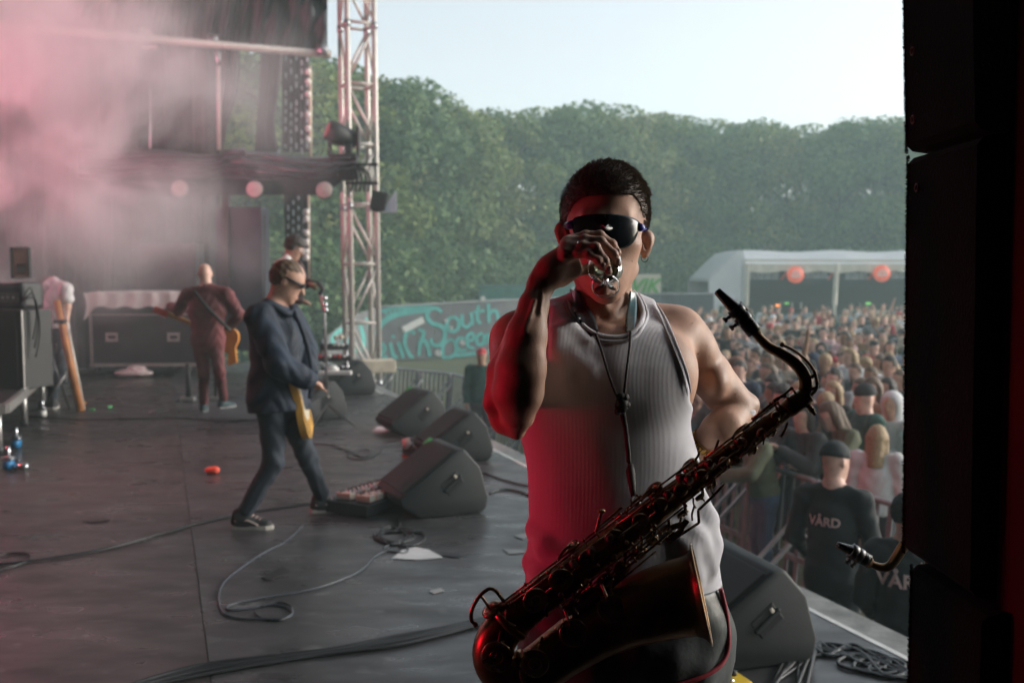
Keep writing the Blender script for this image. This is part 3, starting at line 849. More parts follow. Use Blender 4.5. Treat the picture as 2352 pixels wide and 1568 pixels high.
# ------------------------------------------------------------------ wedge monitors
wedm = pm('textured_black_monitor', (.011, .014, .015), .62, 0, .25, 9, .25, 160, dist=.003)
grlm = pm('black_steel_grille', (.012, .013, .014), .55, .3, .3, 260, .5, 300, dist=.003)
hndl = pm('worn_white_latch', (.65, .60, .5), .5, 0, .2, 30)
greenm = pm('green_tape', (.06, .42, .12), .5, 0, .1, 20)
WP = [(-.36, .15), (.05, .445), (.11, .45), (.225, .32), (.285, .11), (.27, .03), (.23, .0), (-.21, .0), (-.34, .09)]
def wedge(px, py, yaw, label, s=1.0, length=.62, green=False, flip=1):
    p = F(px, py); base_ = V(p.x, p.y, 0)
    t = thing('monitor_speaker', label, 'stage monitor', base_, 'wedge monitors along the stage front')
    ang = math.atan2(NN.y, NN.x) + yaw
    ux = V(math.cos(ang), math.sin(ang), 0) * flip; uy = V(-math.sin(ang), math.cos(ang), 0)
    ctr = base_
    bm = bmesh.new()
    n = len(WP)
    va = [bm.verts.new(ctr + ux * (q[0] * s) + V(0, 0, q[1] * s + .004)) for q in WP]; vb = [bm.verts.new(v.co + uy * length * s) for v in va]
    bm.faces.new(va if flip > 0 else va[::-1]); bm.faces.new(vb[::-1] if flip > 0 else vb)
    for i in range(n): bm.faces.new((va[(i + 1) % n], va[i], vb[i], vb[(i + 1) % n]) if flip > 0 else (va[i], va[(i + 1) % n], vb[(i + 1) % n], vb[i]))
    bmesh.ops.recalc_face_normals(bm, faces=bm.faces[:])
    bmesh.ops.bevel(bm, geom=bm.edges[:], offset=.016 * s, segments=3, profile=.5, affect='EDGES')
    mb = MB(); mb.add([v.co for v in bm.verts], [[v.index for v in f.verts] for f in bm.faces], True); bm.free()
    body = mb.build('cabinet', wedm, t)
    # grille on the slope
    g0_, g1_ = ctr + ux * (-.345 * s) + V(0, 0, .172 * s), ctr + ux * (.04 * s) + V(0, 0, .445 * s)
    gn = (g1_ - g0_).cross(uy); gn = gn.normalized(); gn = gn if gn.z > 0 else -gn
    gd = (g1_ - g0_).normalized(); L_ = (g1_ - g0_).length
    MG = Matrix((gd, uy * (1 if gd.cross(uy).dot(gn) > 0 else -1), gn)).transposed()
    MB().box((g0_ + g1_) / 2 + uy * length * s * .5 + gn * .001, (L_ * .92, length * s * .94, .014), MG, .004).build('grille', grlm, t)
    # recessed handle in the cheek that faces upstage
    hc2 = ctr + ux * (.02 * s) + V(0, 0, .225 * s) - uy * .001
    dirn = (ux * .77 + V(0, 0, .64)).normalized(); prp = (ux * -.64 + V(0, 0, .77)).normalized()
    dk = pm('handle_recess', (.006, .007, .008), .6, 0, .2, 20)
    MH = Matrix((dirn, uy, prp * (1 if dirn.cross(uy).dot(prp) > 0 else -1))).transposed()
    for sg_ in (-1, 1):
        MB().box(hc2 + prp * sg_ * .032 * s + uy * .004, (.145 * s, .014, .038 * s), MH, .006).build('handle_recess', dk, t)
    MB().box(hc2 + uy * -.004, (.16 * s, .016, .022 * s), MH, .006).build('handle_bar', wedm, t)
    MB().box(hc2 + dirn * .045 * s + prp * .028 * s - uy * .010, (.018 * s, .008, .026 * s), MH, .003).build('handle_badge', hndl, t)
    if green: MB().box(ctr + ux * (.02 * s) + V(0, 0, .438 * s) + uy * (length * s - .02), (.07, .05, .012), MG, .002).build('tape_mark', greenm, t)
    return t
wedge(1752, 1536, R(-4), 'largest black wedge monitor on the stage edge right behind the saxophonist', .88, .85, True)
wedge(1034, 1186, R(4), 'black wedge monitor beside the effects pedal board', .98, .55, True)
wedge(1066, 1062, R(0), 'black wedge monitor between the pedal board wedge and the crowd barrier', .95, .5)
wedge(974, 1000, R(8), 'black wedge monitor just behind the black and red shoe', .98, .5, True)
wedge(818, 908, R(6), 'farthest black wedge monitor beneath the lattice tower', 1.02, .5)
wedge(748, 966, R(16), 'black wedge monitor partly hidden behind the guitarist in the blue jacket', .98, .5)

# ------------------------------------------------------------------ small things on the floor
pb = thing('pedal_board', 'black pedal board crowded with cream and silver effect pedals beside a wedge', 'pedal board', F(880, 1180))
pbo = F(838, 1188); pbe = F(948, 1150)
ux = (pbe - pbo).normalized(); uy = V(-ux.y, ux.x, 0); MPB = Matrix((ux, uy, V(0, 0, 1))).transposed()
cpb = (pbo + pbe) / 2 + uy * .14
MB().box(cpb + V(0, 0, .05), ((pbe - pbo).length + .06, .36, .08), MPB, .008).build('board', black, pb)
pmats = [pm('cream_pedal', (.62, .56, .46), .45, 0, .1, 20), pm('silver_pedal', (.55, .55, .56), .3, .8, .1, 20), pm('black_pedal', (.03, .03, .03), .4, 0, .1, 20), pm('brown_pedal', (.16, .07, .05), .4, 0, .2, 20), pm('pink_pedal', (.55, .35, .36), .4, 0, .1, 20)]
for i in range(6):
    for j in range(2):
        if i == 5 and j == 0: continue
        c = cpb + ux * ((i - 2.5) * .085) + uy * (-.10 + j * .17) + V(0, 0, .115)
        pe = MB().box(c, (.066, .12, .045), MPB @ Matrix.Rotation(rnd.uniform(-.06, .06), 3, 'Z'), .005).build('pedal', pmats[0 if (i == 0 or (i, j) == (1, 0)) else rnd.randrange(5)], pb)
        MB().cyl(c + uy * -.035 + V(0, 0, .02), c + uy * -.035 + V(0, 0, .036), .009, n=10).build('footswitch', silver, pe)
        for k_ in range(2): MB().cyl(c + uy * .03 + ux * (.015 - .03 * k_) + V(0, 0, .02), c + uy * .03 + ux * (.015 - .03 * k_) + V(0, 0, .034), .008, n=8).build('knob', black, pe)
MB().sph(cpb + ux * .11 - uy * .185 + V(0, 0, .075), .010, 8).build('indicator_light', pm('red_indicator', (.5, .01, .02), .3, 0, 0, 5, emit=((1, .03, .06), 6)), pb)
for i in range(5): MB().tube(catmull([cpb + ux * (-.2 + .09 * i) + uy * .02 + V(0, 0, .13), cpb + ux * (-.16 + .09 * i) + uy * .05 + V(0, 0, .17), cpb + ux * (-.12 + .09 * i) + uy * .02 + V(0, 0, .13)], 4), .005, 6).build('patch_cable', black, pb)

def cable(label, pts, r=.006, mat=None, grp='cables on the stage floor'):
    cc = [F(x, y, r + .001) for x, y in pts]
    cc = catmull(cc, 5)
    t = MB().tube(cc, r, 6).build('cable', mat or rubber); tag(t, label, 'cable', grp); return t
rubber = pm('black_rubber_cable', (.014, .016, .018), .45, 0, .3, 20)
rubber2 = pm('grey_rubber_cable', (.06, .07, .085), .4, 0, .2, 20)
cable('long black cable from the left edge past the guitarist to the pedal board', [(-60, 1300), (30, 1292), (120, 1280), (250, 1258), (380, 1222), (450, 1202), (560, 1178), (640, 1166), (760, 1150), (830, 1143)], .008)
cable('black cable loop lying at the left edge of the floor', [(-30, 1290), (10, 1272), (60, 1270), (68, 1284), (30, 1300), (-30, 1312)], .007)
cable('thin grey-black guitar cable running in a wide bend between the guitarist and the pedal board', [(700, 1200), (660, 1240), (600, 1272), (545, 1310), (512, 1340), (502, 1375), (515, 1408), (560, 1420), (610, 1420), (655, 1418), (672, 1405), (655, 1393), (620, 1388), (575, 1396), (525, 1400), (530, 1388), (600, 1372), (700, 1356), (770, 1336), (830, 1308), (860, 1278), (890, 1265), (930, 1270), (935, 1256), (905, 1248), (880, 1258)], .0052, rubber2)
cable('loose coil of the guitar cable at the wide bend', [(600, 1392), (640, 1382), (668, 1392), (668, 1410), (640, 1424), (600, 1418), (585, 1405)], .005)
pts = []
for i in range(26):
    a = i * 1.15; pts.append((905 + 38 * math.cos(a) * (1 + .3 * math.sin(i * 2.1)), 1232 + 17 * math.sin(a) * (1 + .3 * math.cos(i * 1.7)) - (i % 5)))
pts += [(960, 1222), (975, 1236), (955, 1250), (915, 1255)]
cable('tangled heap of black cable in front of the pedal board', pts, .007)
cable('black cable leading up from the heap to the pedal board', [(905, 1222), (918, 1205), (914, 1190), (925, 1180)], .008)
cable('thin black cable lying between the guitarist and the far wedges', [(715, 1018), (760, 1022), (800, 1036), (830, 1048), (850, 1044), (845, 1032), (810, 1036), (800, 1050), (835, 1054), (870, 1040), (880, 1026), (920, 1014)], .006)
cable('black cable lying behind the guitarist near the farthest wedge', [(690, 960), (730, 958), (800, 950), (830, 944), (850, 940), (880, 925), (905, 915)], .006)
cable('faint dark cable crossing the floor under the bald bass player', [(70, 955), (150, 962), (260, 962), (380, 960), (450, 962), (520, 968), (640, 960), (690, 958)], .009)
cable('second dark cable under the farthest wedge', [(880, 905), (900, 912), (930, 925), (960, 935)], .007)
for i, (dy, r, lb) in enumerate(((0, .011, 'thick black cable nearest the front of the bundle crossing the lower frame'), (-9, .010, 'thick black cable at the back of the bundle crossing the lower frame'), (7, .009, 'thinner black cable twisted along the bundle crossing the lower frame'), (-4, .008, 'black cable in the middle of the bundle crossing the lower frame'))):
    cable(lb, [(200, 1620 + dy), (330, 1572 + dy), (460, 1540 + dy * 1.4), (600, 1518 + dy), (760, 1496 + dy * .6), (900, 1474 + dy * 1.3), (1010, 1452 + dy), (1100, 1430 + dy * .8), (1230, 1408 + dy), (1400, 1392 + dy), (1560, 1400 + dy * 1.5), (1690, 1440 + dy)], r, None, 'cable bundle in the foreground')
cable('black cable between the vest and the pedal board wedge', [(1125, 1132), (1150, 1124), (1185, 1126), (1230, 1142), (1290, 1170), (1400, 1230), (1500, 1300), (1600, 1370)], .009)
cable('upper black cable behind the wedge by the crowd barrier', [(1110, 1085), (1140, 1096), (1180, 1108), (1230, 1118), (1290, 1128), (1380, 1180), (1460, 1250), (1540, 1330)], .008)
rr3 = random.Random(4)
for i in range(9):
    y0_ = 1410 + 14 * i
    sx_ = 1690 + i * 10
    pts = [(1790 + rr3.uniform(-60, 60), 1600 + rr3.uniform(-10, 10)), (1850 + rr3.uniform(-30, 30), 1500 + rr3.uniform(-24, 24)), (1890 + rr3.uniform(-10, 40), 1476 + rr3.uniform(-14, 30)), (1960 + rr3.uniform(-20, 30), 1505 + rr3.uniform(-26, 30)), (2040 + rr3.uniform(-20, 20), 1530 + rr3.uniform(-26, 30)), (2130, 1540 + rr3.uniform(-30, 40))]
    cable(('uppermost', 'second', 'third', 'fourth', 'middle', 'sixth', 'seventh', 'eighth', 'lowest')[i] + ' cable from the wall in the heap beside the largest wedge', pts, .0075 + .001 * (i % 3), None, 'cable heap beside the largest wedge')
for i in range(3):
    cx_, cy_ = 1985 + i * 35, 1520 + i * 8
    cable(('left', 'middle', 'right')[i] + ' loop of black cable on the heap beside the cabinets', [(cx_ + 60 * math.cos(a), cy_ + 18 * math.sin(a)) for a in [k_ * .7 for k_ in range(10)]], .008, None, 'cable heap beside the largest wedge')
def sheet(label, poly, mat, cat='paper', name='paper'):
    mb = MB(); pts = [F(x, y, .004) for x, y in poly]
    vs = pts + [p + V(0, 0, .002) for p in pts]; n = len(pts)
    mb.add(vs, [tuple(range(n))[::-1], tuple(range(n, 2 * n))] + [(i, (i + 1) % n, n + (i + 1) % n, n + i) for i in range(n)])
    return tag(mb.build(name, mat), label, cat)
paperm = pm('white_paper', (.60, .60, .60), .6, 0, .08, 8)
sheet('crumpled white set list taped to the floor in front of the pedal board', [(900, 1282), (925, 1262), (955, 1256), (985, 1262), (1018, 1280), (960, 1285)], paperm)
sheet('white set list lying on the floor left of the far wedges', [(853, 992), (866, 980), (905, 978), (922, 984), (900, 990), (880, 993)], paperm)
sheet('small scrap of white tape on the floor left of the saxophone', [(985, 1356), (1012, 1350), (1020, 1356), (995, 1363)], pm('grey_tape', (.3, .3, .3), .6, 0, .1, 8), 'tape', 'tape_scrap')
sheet('dark rubber cable flap beside the crumpled set list', [(1012, 1268), (1058, 1272), (1052, 1280), (1018, 1276)], rubber, 'cable cover', 'cable_cover')
for lb, poly in (('pale dried spill by the vest hem', [(1180, 1230), (1215, 1222), (1230, 1226), (1200, 1238)]), ('pale dried spill between wedge and saxophone', [(1155, 1260), (1200, 1262), (1212, 1268), (1170, 1272)]), ('dark scuffed stain on the floor at the left', [(190, 1196), (240, 1190), (255, 1194), (215, 1200)]), ('dark scuffed stain near the guitar cable', [(600, 1326), (650, 1300), (668, 1312), (620, 1332)])):
    sheet(lb, poly, pm('pale_spill', (.16, .16, .16), .4, 0, .3, 12) if 'pale' in lb else pm('dark_stain', (.018, .018, .018), .5, 0, .3, 12), 'stain', 'floor_stain')
gl = F(487, 1088); t = thing('pouch', 'small orange-red pouch lying alone on the open floor', 'pouch', gl)
sdf_obj('cloth_pouch', [ell(gl + V(0, 0, .03), (.058, .035, .030), .01), ell(gl + V(.03, 0, .035), (.03, .03, .025), .02)], (gl.x - .09, gl.y - .06, 0), (gl.x + .09, gl.y + .06, .08), .006, pm('orange_red_cloth', (.85, .10, .05), .6, 0, .2, 30), t)
sh = F(945, 1050); t = thing('shoe', 'black and red sneaker standing alone beside the far wedges', 'shoe', V(sh.x, sh.y, 0))
shoe(V(sh.x, sh.y, 0), (1, -.35), t, shoe_b, pm('red_rubber', (.5, .04, .03), .5, 0, .2, 20), 1.0, pm('pink_sock_cloth', (.6, .4, .36), .8, 0, .1, 20))
MB().cyl(V(sh.x - .03, sh.y, .08), V(sh.x - .05, sh.y + .01, .17), .04, .036, 12).build('ankle_lining', pm('pink_sock_cloth', (.6, .4, .36)), t)
ab = F(981, 1018); t = thing('toy', 'small red and green plastic object on the floor under the wedges', 'toy', ab)
MB().sph(ab + V(0, 0, .035), .032, 10).build('red_ball', pm('red_plastic', (.5, .02, .03), .4, 0, .1, 9), t); MB().tube([ab + V(.02, 0, .05), ab + V(.07, .02, .09)], [.014, .018], 8).build('green_stalk', greenm, t)
yp = P(1670, 1560, 3.25); yp = F(1668, 1592); t = thing('effect_pedal', 'yellow effect pedal on the floor beside the shorts of the saxophonist', 'effect pedal', yp)
M = Matrix.Rotation(.35, 3, 'Z'); yel = pm('yellow_enamel', (.75, .50, .04), .4, 0, .1, 20)
MB().box(yp + V(0, 0, .03), (.16, .12, .055), M, .008).build('case', yel, t)
for i in range(3): MB().cyl(yp + M @ V(-.045 + .045 * i, .02, .056), yp + M @ V(-.045 + .045 * i, .02, .076), .012, n=10).build('knob', black, t)
MB().cyl(yp + M @ V(0, -.035, .056), yp + M @ V(0, -.035, .07), .010, n=10).build('footswitch', silver, t)
MB().box(yp + M @ V(-.06, .09, .045), (.06, .04, .05), M, .004).build('blue_plug', pm('blue_plug_and_lit_wheel', (.02, .18, .4), .4, 0, .1, 9), t)
# clamps and castors glinting at the left edge, blue light painted into two wheels
for i, (x, y, lb) in enumerate(((38, 1030, 'chrome castor with its wheel painted as blue-lit near the left edge below the riser'), (20, 1080, 'chrome castor lying lowest at the left edge of the floor'), (98, 958, 'pale castor under the riser leg beside the white shirted person'))):
    c = F(x, y); t = thing('castor', lb, 'castor', c, 'castors by the riser')
    MB().tube([c + V(-.03, 0, .05), c + V(.03, 0, .05)], .045, 14).build('wheel', pm('blue_plug_and_lit_wheel', (.02, .18, .4)) if i < 2 else whitep, t)
    MB().box(c + V(0, 0, .10), (.09, .06, .03), None, .006).build('fork', silver, t); MB().cyl(c + V(0, 0, .11), c + V(0, 0, .20), .02, n=10).build('stem', silver, t)
    if i == 1: MB().tube([c + V(.04, 0, .03), c + V(.17, -.02, .035)], .028, 10).build('handle', silver, t)
po = thing('wooden_pole', 'slanting orange-brown wooden pole in a black clip beside the riser', 'pole', F(185, 945))
MB().tube([P(130, 690, 12.2), F(186, 945, .0)], [.042, .048], 8).build('pole', pm('orange_wood', (.42, .17, .06), .6, 0, .35, 4), po)
MB().tube([P(146, 700, 12.28), F(194, 940, .0)], [.012, .014], 6).build('metal_strip', alu, po)
MB().box(P(138, 738, 12.15), (.14, .10, .05), None, .01).build('clip', black, po)
cs_ = thing('microphone_stand', 'crossed thin black legs of a microphone stand in front of the riser', 'stand', F(150, 945))
for a, b in (((112, 800), (160, 940)), ((150, 860), (90, 948)), ((128, 790), (128, 905))): MB().tube([P(a[0], a[1], 12.0), F(b[0], b[1], .01)], .012, 6).build('leg', darkm, cs_)
for i, (x, y) in enumerate(((212, 940), (252, 934), (196, 925))):
    c = F(x, y, .02); t = MB().box(c, (.06, .03, .02), Matrix.Rotation(i, 3, 'Z'), .004).build('tape_piece', greenm if i < 2 else pm('orange_tape', (.7, .3, .03), .5, 0, .1, 9)); tag(t, ('green tape piece nearest the pole foot', 'green tape piece farther right on the dark floor', 'orange tape piece at the foot of the wooden pole')[i], 'tape', 'tape pieces')
# ------------------------------------------------------------------ trees
def leaf_mat(name, c1, c2):
    m = bpy.data.materials.new(name); m.use_nodes = True
    nt = m.node_tree; N, L = nt.nodes, nt.links; b = N['Principled BSDF']; b.inputs['Roughness'].default_value = .55
    g = N.new('ShaderNodeNewGeometry'); cr = N.new('ShaderNodeValToRGB'); e = cr.color_ramp.elements
    e[0].color = list(c1) + [1]; e[1].color = list(c2) + [1]
    L.new(g.outputs['Random Per Island'], cr.inputs[0]); L.new(cr.outputs[0], b.inputs['Base Color'])
    b.inputs['Specular IOR Level'].default_value = .3
    tr = N.new('ShaderNodeBsdfTranslucent'); L.new(cr.outputs[0], tr.inputs[0])
    mx = N.new('ShaderNodeMixShader'); mx.inputs[0].default_value = .25
    L.new(b.outputs[0], mx.inputs[1]); L.new(tr.outputs[0], mx.inputs[2]); L.new(mx.outputs[0], N['Material Output'].inputs[0])
    return m
leafs = [leaf_mat('green_leaves', (.045, .110, .020), (.235, .27, .075)), leaf_mat('blue_green_leaves', (.028, .088, .028), (.155, .225, .070)), leaf_mat('yellowish_leaves', (.07, .12, .025), (.28, .28, .095))]
bark = pm('grey_brown_bark', (.06, .05, .04), .85, 0, .3, 6, .5, 20)
def make_tree(seed, H, Rr, nleaf, matl, low=.08, sz=.30):
    rg = np.random.RandomState(seed); r_ = random.Random(seed)
    trunk = MB(); tips = []
    trunk.tube(catmull([V(0, 0, 0), V(.1, .05, H * .3), V(-.05, .1, H * .6), V(.05, 0, H * .9)], 3), [.22 - .018 * i for i in range(10)], 7)
    for i in range(11):
        z = H * (.22 + .06 * i); a = i * 2.4 + r_.random(); L_ = Rr * (1 - .06 * i) * r_.uniform(.7, 1)
        q = V(math.cos(a) * L_, math.sin(a) * L_, z + H * .12)
        trunk.tube([V(0, 0, z), V(q.x * .5, q.y * .5, z + H * .07), q], [.08, .05, .02], 5); tips.append(q)
    # clumps over an uneven crown
    nc = 34; cl = []
    for i in range(nc):
        z = low + (1 - low) * (i + r_.random()) / nc
        if .58 < z < .74 and r_.random() < .45: continue
        prof = math.sin(min(1, (1.03 - z) / .80) ** .7 * math.pi / 2) * (1 if z > .25 else .85)
        a = r_.random() * 6.283; rr_ = Rr * prof * math.sqrt(r_.uniform(.25, 1)) * .85
        cl.append((np.array([rr_ * math.cos(a), rr_ * math.sin(a), z * H]), r_.uniform(.40, 1.35) * Rr * .40))
    w_ = np.array([c[1] ** 2 for c in cl]); w_ /= w_.sum()
    nc = len(cl); ids = rg.choice(nc, nleaf, p=w_)
    C_ = np.array([c[0] for c in cl])[ids]; S_ = np.array([c[1] for c in cl])[ids]
    d = rg.normal(size=(nleaf, 3)); d /= np.linalg.norm(d, axis=1)[:, None]
    rad_ = S_ * (1 - .55 * rg.rand(nleaf) ** 1.6)
    pos = C_ + d * rad_[:, None] * np.array([1, 1, .72])
    nrm = d * .8 + rg.normal(0, .5, (nleaf, 3)) + np.array([0, 0, .35]); nrm /= np.linalg.norm(nrm, axis=1)[:, None]
    t1 = np.cross(nrm, rg.normal(size=(nleaf, 3))); t1 /= np.linalg.norm(t1, axis=1)[:, None]; t2 = np.cross(nrm, t1)
    s = sz * rg.uniform(.6, 1.3, nleaf)[:, None]
    q = np.stack([pos - t1 * s * .5, pos + t2 * s * .32 - t1 * s * .05, pos + t1 * s * .55, pos - t2 * s * .32 - t1 * s * .05], 1).reshape(-1, 3)
    quads = np.arange(nleaf * 4).reshape(-1, 4)
    crown = mesh_np('crown', q, quads, matl); crown.data.polygons.foreach_set('use_smooth', np.zeros(nleaf, dtype=bool))
    tk = trunk.build('trunk', bark)
    return tk.data, crown.data, (tk, crown)
protos = [make_tree(s, 12.0, 3.1, n, leafs[m_], low) for s, n, m_, low in ((1, 9500, 0, .06), (2, 9500, 1, .10), (3, 9500, 2, .05), (4, 9500, 1, .30), (5, 9000, 0, .28))]
skyline = [(500, 110, 37), (560, 118, 38), (630, 128, 39), (700, 138, 40), (765, 158, 42), (835, 178, 43), (905, 196, 45), (975, 222, 47), (1045, 245, 50), (1115, 262, 52), (1185, 268, 54), (1250, 258, 56), (1320, 250, 57), (1390, 262, 58), (1460, 258, 59), (1530, 268, 60), (1600, 277, 61), (1668, 284, 62), (1735, 290, 62), (1805, 296, 62), (1868, 300, 63), (1930, 276, 60), (2000, 274, 60), (2070, 278, 60), (2140, 270, 60)]
KIND = ['broad dark green tree', 'blue-green leafy tree', 'yellowish green bushy tree', 'high crowned blue-green tree', 'high crowned dark green tree']
PLACE = {0: 'behind the far wing', 1: 'between the drape and the lamp wall', 2: 'behind the lamp wall', 3: 'between the lamp wall and the tower', 4: 'just left of the tower', 5: 'right behind the lattice tower', 6: 'just right of the tower', 7: 'over the left of the painted wall', 8: 'above the word on the painted wall', 9: 'over the left container end', 10: 'above the green container', 11: 'behind the raised arm', 12: 'left of the player head', 13: 'behind the player head', 14: 'behind the earring', 15: 'above the white sign board', 16: 'above the dark site wall', 17: 'above the gable of the white tent', 18: 'above the first round tent sign', 19: 'left of the dip in the treetops', 20: 'at the dip in the treetops', 21: 'right of the dip in the treetops', 22: 'above the second round tent sign', 23: 'cut by the black cabinets', 24: 'hidden behind the black cabinets'}
PLACE.update({25 + k: 'beyond the cabinets, %s from them' % w_ for k, w_ in enumerate(('first', 'second', 'third', 'fourth', 'fifth', 'sixth', 'seventh'))})
skyline += [(2215, 275, 60), (2290, 282, 59), (2370, 270, 58), (2450, 262, 57), (2540, 268, 56), (2640, 255, 55), (2750, 250, 54)]
for i, (px, py, d) in enumerate(skyline):
    for row in (0, 1):
        if row and i > 25: continue
        k = (i * 3 + row * 2) % 5 if row == 0 else (i * 2 + 1) % 3
        dd = d + (4.5 if row else 0); x_ = px + (34 if row else 0)
        topz = P(x_, py + (14 if row == 0 else -2) + rnd.uniform(-10, 10), dd).z
        H = topz - GZ
        b_ = P(x_, 640, dd)
        tr = thing('tree', KIND[k] + (' in front ' if row == 0 else ' farther back ') + PLACE[i], 'tree', (b_.x, b_.y, GZ), 'tree belt around the festival field', rnd.uniform(0, 6.28))
        for nm, me in (('trunk', protos[k][0]), ('crown', protos[k][1])):
            o = link_mesh(nm, me, tr)
        s = H / 12.4; tr.scale = (s * rnd.uniform(.95, 1.2), s * rnd.uniform(.95, 1.2), s)
# low shrubs fill the foot of the belt
bush = make_tree(9, 4.2, 2.4, 4200, leafs[1], .02, .24)
for i, (px, py, d) in enumerate(skyline):
    for j in range(2):
        b_ = P(px + j * 35 - 20, 640, d - 3.2 + j)
        t = thing('shrub', ('round dark shrub ' if j == 0 else 'low leafy shrub ') + 'at the foot of the trees ' + PLACE[i], 'shrub', (b_.x, b_.y, GZ), 'shrubs at the foot of the tree belt', rnd.uniform(0, 6.28))
        for nm, me in (('stems', bush[0]), ('foliage', bush[1])): link_mesh(nm, me, t)
        s = rnd.uniform(.85, 1.15); t.scale = (s * 1.15, s, s)
for p_ in protos + [bush]:
    for o in p_[2]: bpy.data.objects.remove(o)

# ------------------------------------------------------------------ painted wall, container, sign, dark wall
wallm = pm('grey_painted_hoarding', (.16, .155, .16), .75, 0, .25, 1.2, .2, 20)
teal = pm('teal_wall_paint', (.10, .42, .38), .7, 0, .2, 3)
pw = thing('painted_wall', 'grey hoarding wall painted with teal brush lettering behind the grass', 'painted wall', P(1000, 822, 36))
WPTS = [(752, 772, 812, 32.5), (812, 722, 822, 34), (868, 706, 826, 35.5), (1120, 692, 814, 37), (1330, 684, 802, 38.5)]
def wall_at(x, f_, o=0.0):
    """x in the photograph, f_ 0 at the foot and 1 at the top"""
    for i in range(len(WPTS) - 1):
        a, b = WPTS[i], WPTS[i + 1]
        if x <= b[0] or i == len(WPTS) - 2:
            t = (x - a[0]) / (b[0] - a[0]); d = a[3] + (b[3] - a[3]) * t
            y0 = a[2] + (b[2] - a[2]) * t; y1 = a[1] + (b[1] - a[1]) * t
            return P(x, y0 + (y1 - y0) * f_, d - o)
for i in range(14):
    xa = 752 + i * 578 / 14; xb = 752 + (i + 1) * 578 / 14 - .8
    n_ = 4; vs = []
    for k_ in range(n_ + 1):
        x = xa + (xb - xa) * k_ / n_
        vs += [wall_at(x, -.02), wall_at(x, 1.0), wall_at(x, 1.0, -.06), wall_at(x, -.02, -.06)]
    fs = []
    for k_ in range(n_):
        for q_ in range(4): fs.append((k_ * 4 + q_, k_ * 4 + (q_ + 1) % 4, k_ * 4 + 4 + (q_ + 1) % 4, k_ * 4 + 4 + q_))
    fs += [(0, 1, 2, 3), (n_ * 4 + 3, n_ * 4 + 2, n_ * 4 + 1, n_ * 4)]
    MB().add(vs, fs).build('wall_panel', wallm, pw)
MB().tube([wall_at(868 + i * 40, 1.01, .03) for i in range(12)], .035, 6).build('top_rail', pm('pale_wall_rail', (.4, .4, .4), .6, 0, .2, 5), pw)
def stroke(pts, w_=9, name='lettering'):
    """a brush stroke on the wall through picture points"""
    cc = catmull([V(x, y, 0) for x, y in pts], 5)
    L_, R_ = [], []
    def at(x, y):
        a = None
        for i in range(len(WPTS) - 1):
            p, q = WPTS[i], WPTS[i + 1]
            if x <= q[0] or i == len(WPTS) - 2:
                t = (x - p[0]) / (q[0] - p[0]); y0 = p[2] + (q[2] - p[2]) * t; y1 = p[1] + (q[1] - p[1]) * t
                return wall_at(x, (y - y0) / (y1 - y0), .02)
    n = len(cc)
    for i, c in enumerate(cc):
        t = cc[min(i + 1, n - 1)] - cc[max(i - 1, 0)]; t.normalize()
        nn = V(-t.y, t.x, 0) * (w_ / 2) * (.55 + .45 * math.sin(math.pi * min(1, max(0, (i + .8) / (n + .6)))) ** .4)
        L_.append(at(c.x + nn.x, c.y + nn.y)); R_.append(at(c.x - nn.x, c.y - nn.y))
    vs = L_ + R_ + [v + V(0, .012, 0) for v in L_ + R_]
    fs = [(i, i + 1, n + i + 1, n + i) for i in range(n - 1)] + [(2 * n + i, 3 * n + i, 3 * n + i + 1, 2 * n + i + 1) for i in range(n - 1)]
    MB().add(vs, fs).build(name, teal, pw)
def SO(pts): return [(981 + (x - 1045) * 1.04, y + 5) for x, y in pts]
# "South"
stroke(SO([(1078, 712), (1066, 703), (1050, 706), (1045, 722), (1054, 736), (1072, 742), (1084, 752), (1082, 776), (1070, 788), (1056, 784), (1054, 772)]), 10)
stroke(SO([(1100, 722), (1090, 732), (1090, 748), (1102, 756), (1114, 748), (1114, 730), (1102, 722)]), 9)
stroke(SO([(1122, 716), (1124, 740), (1134, 746), (1144, 732)]), 8); stroke(SO([(1142, 712), (1146, 742)]), 8)
stroke(SO([(1158, 696), (1156, 728), (1164, 738)]), 8); stroke(SO([(1148, 712), (1172, 708)]), 7)
stroke(SO([(1180, 692), (1182, 736)]), 8); stroke(SO([(1182, 716), (1192, 708), (1200, 714), (1202, 734)]), 8)
# "Ocean"
stroke(SO([(1100, 774), (1082, 784), (1080, 812), (1092, 816), (1108, 806), (1108, 784), (1098, 774)]), 9)
stroke(SO([(1128, 772), (1114, 772), (1110, 788), (1118, 800), (1132, 798)]), 8); stroke(SO([(1134, 780), (1148, 772), (1144, 760), (1134, 768), (1136, 790), (1150, 794)]), 8)
stroke(SO([(1168, 760), (1156, 766), (1156, 784), (1168, 784), (1172, 764), (1174, 786)]), 8); stroke(SO([(1180, 760), (1182, 784)]), 8); stroke(SO([(1182, 768), (1192, 758), (1200, 764), (1202, 782)]), 8)
stroke(SO([(1110, 812), (1150, 806), (1195, 800)]), 10)
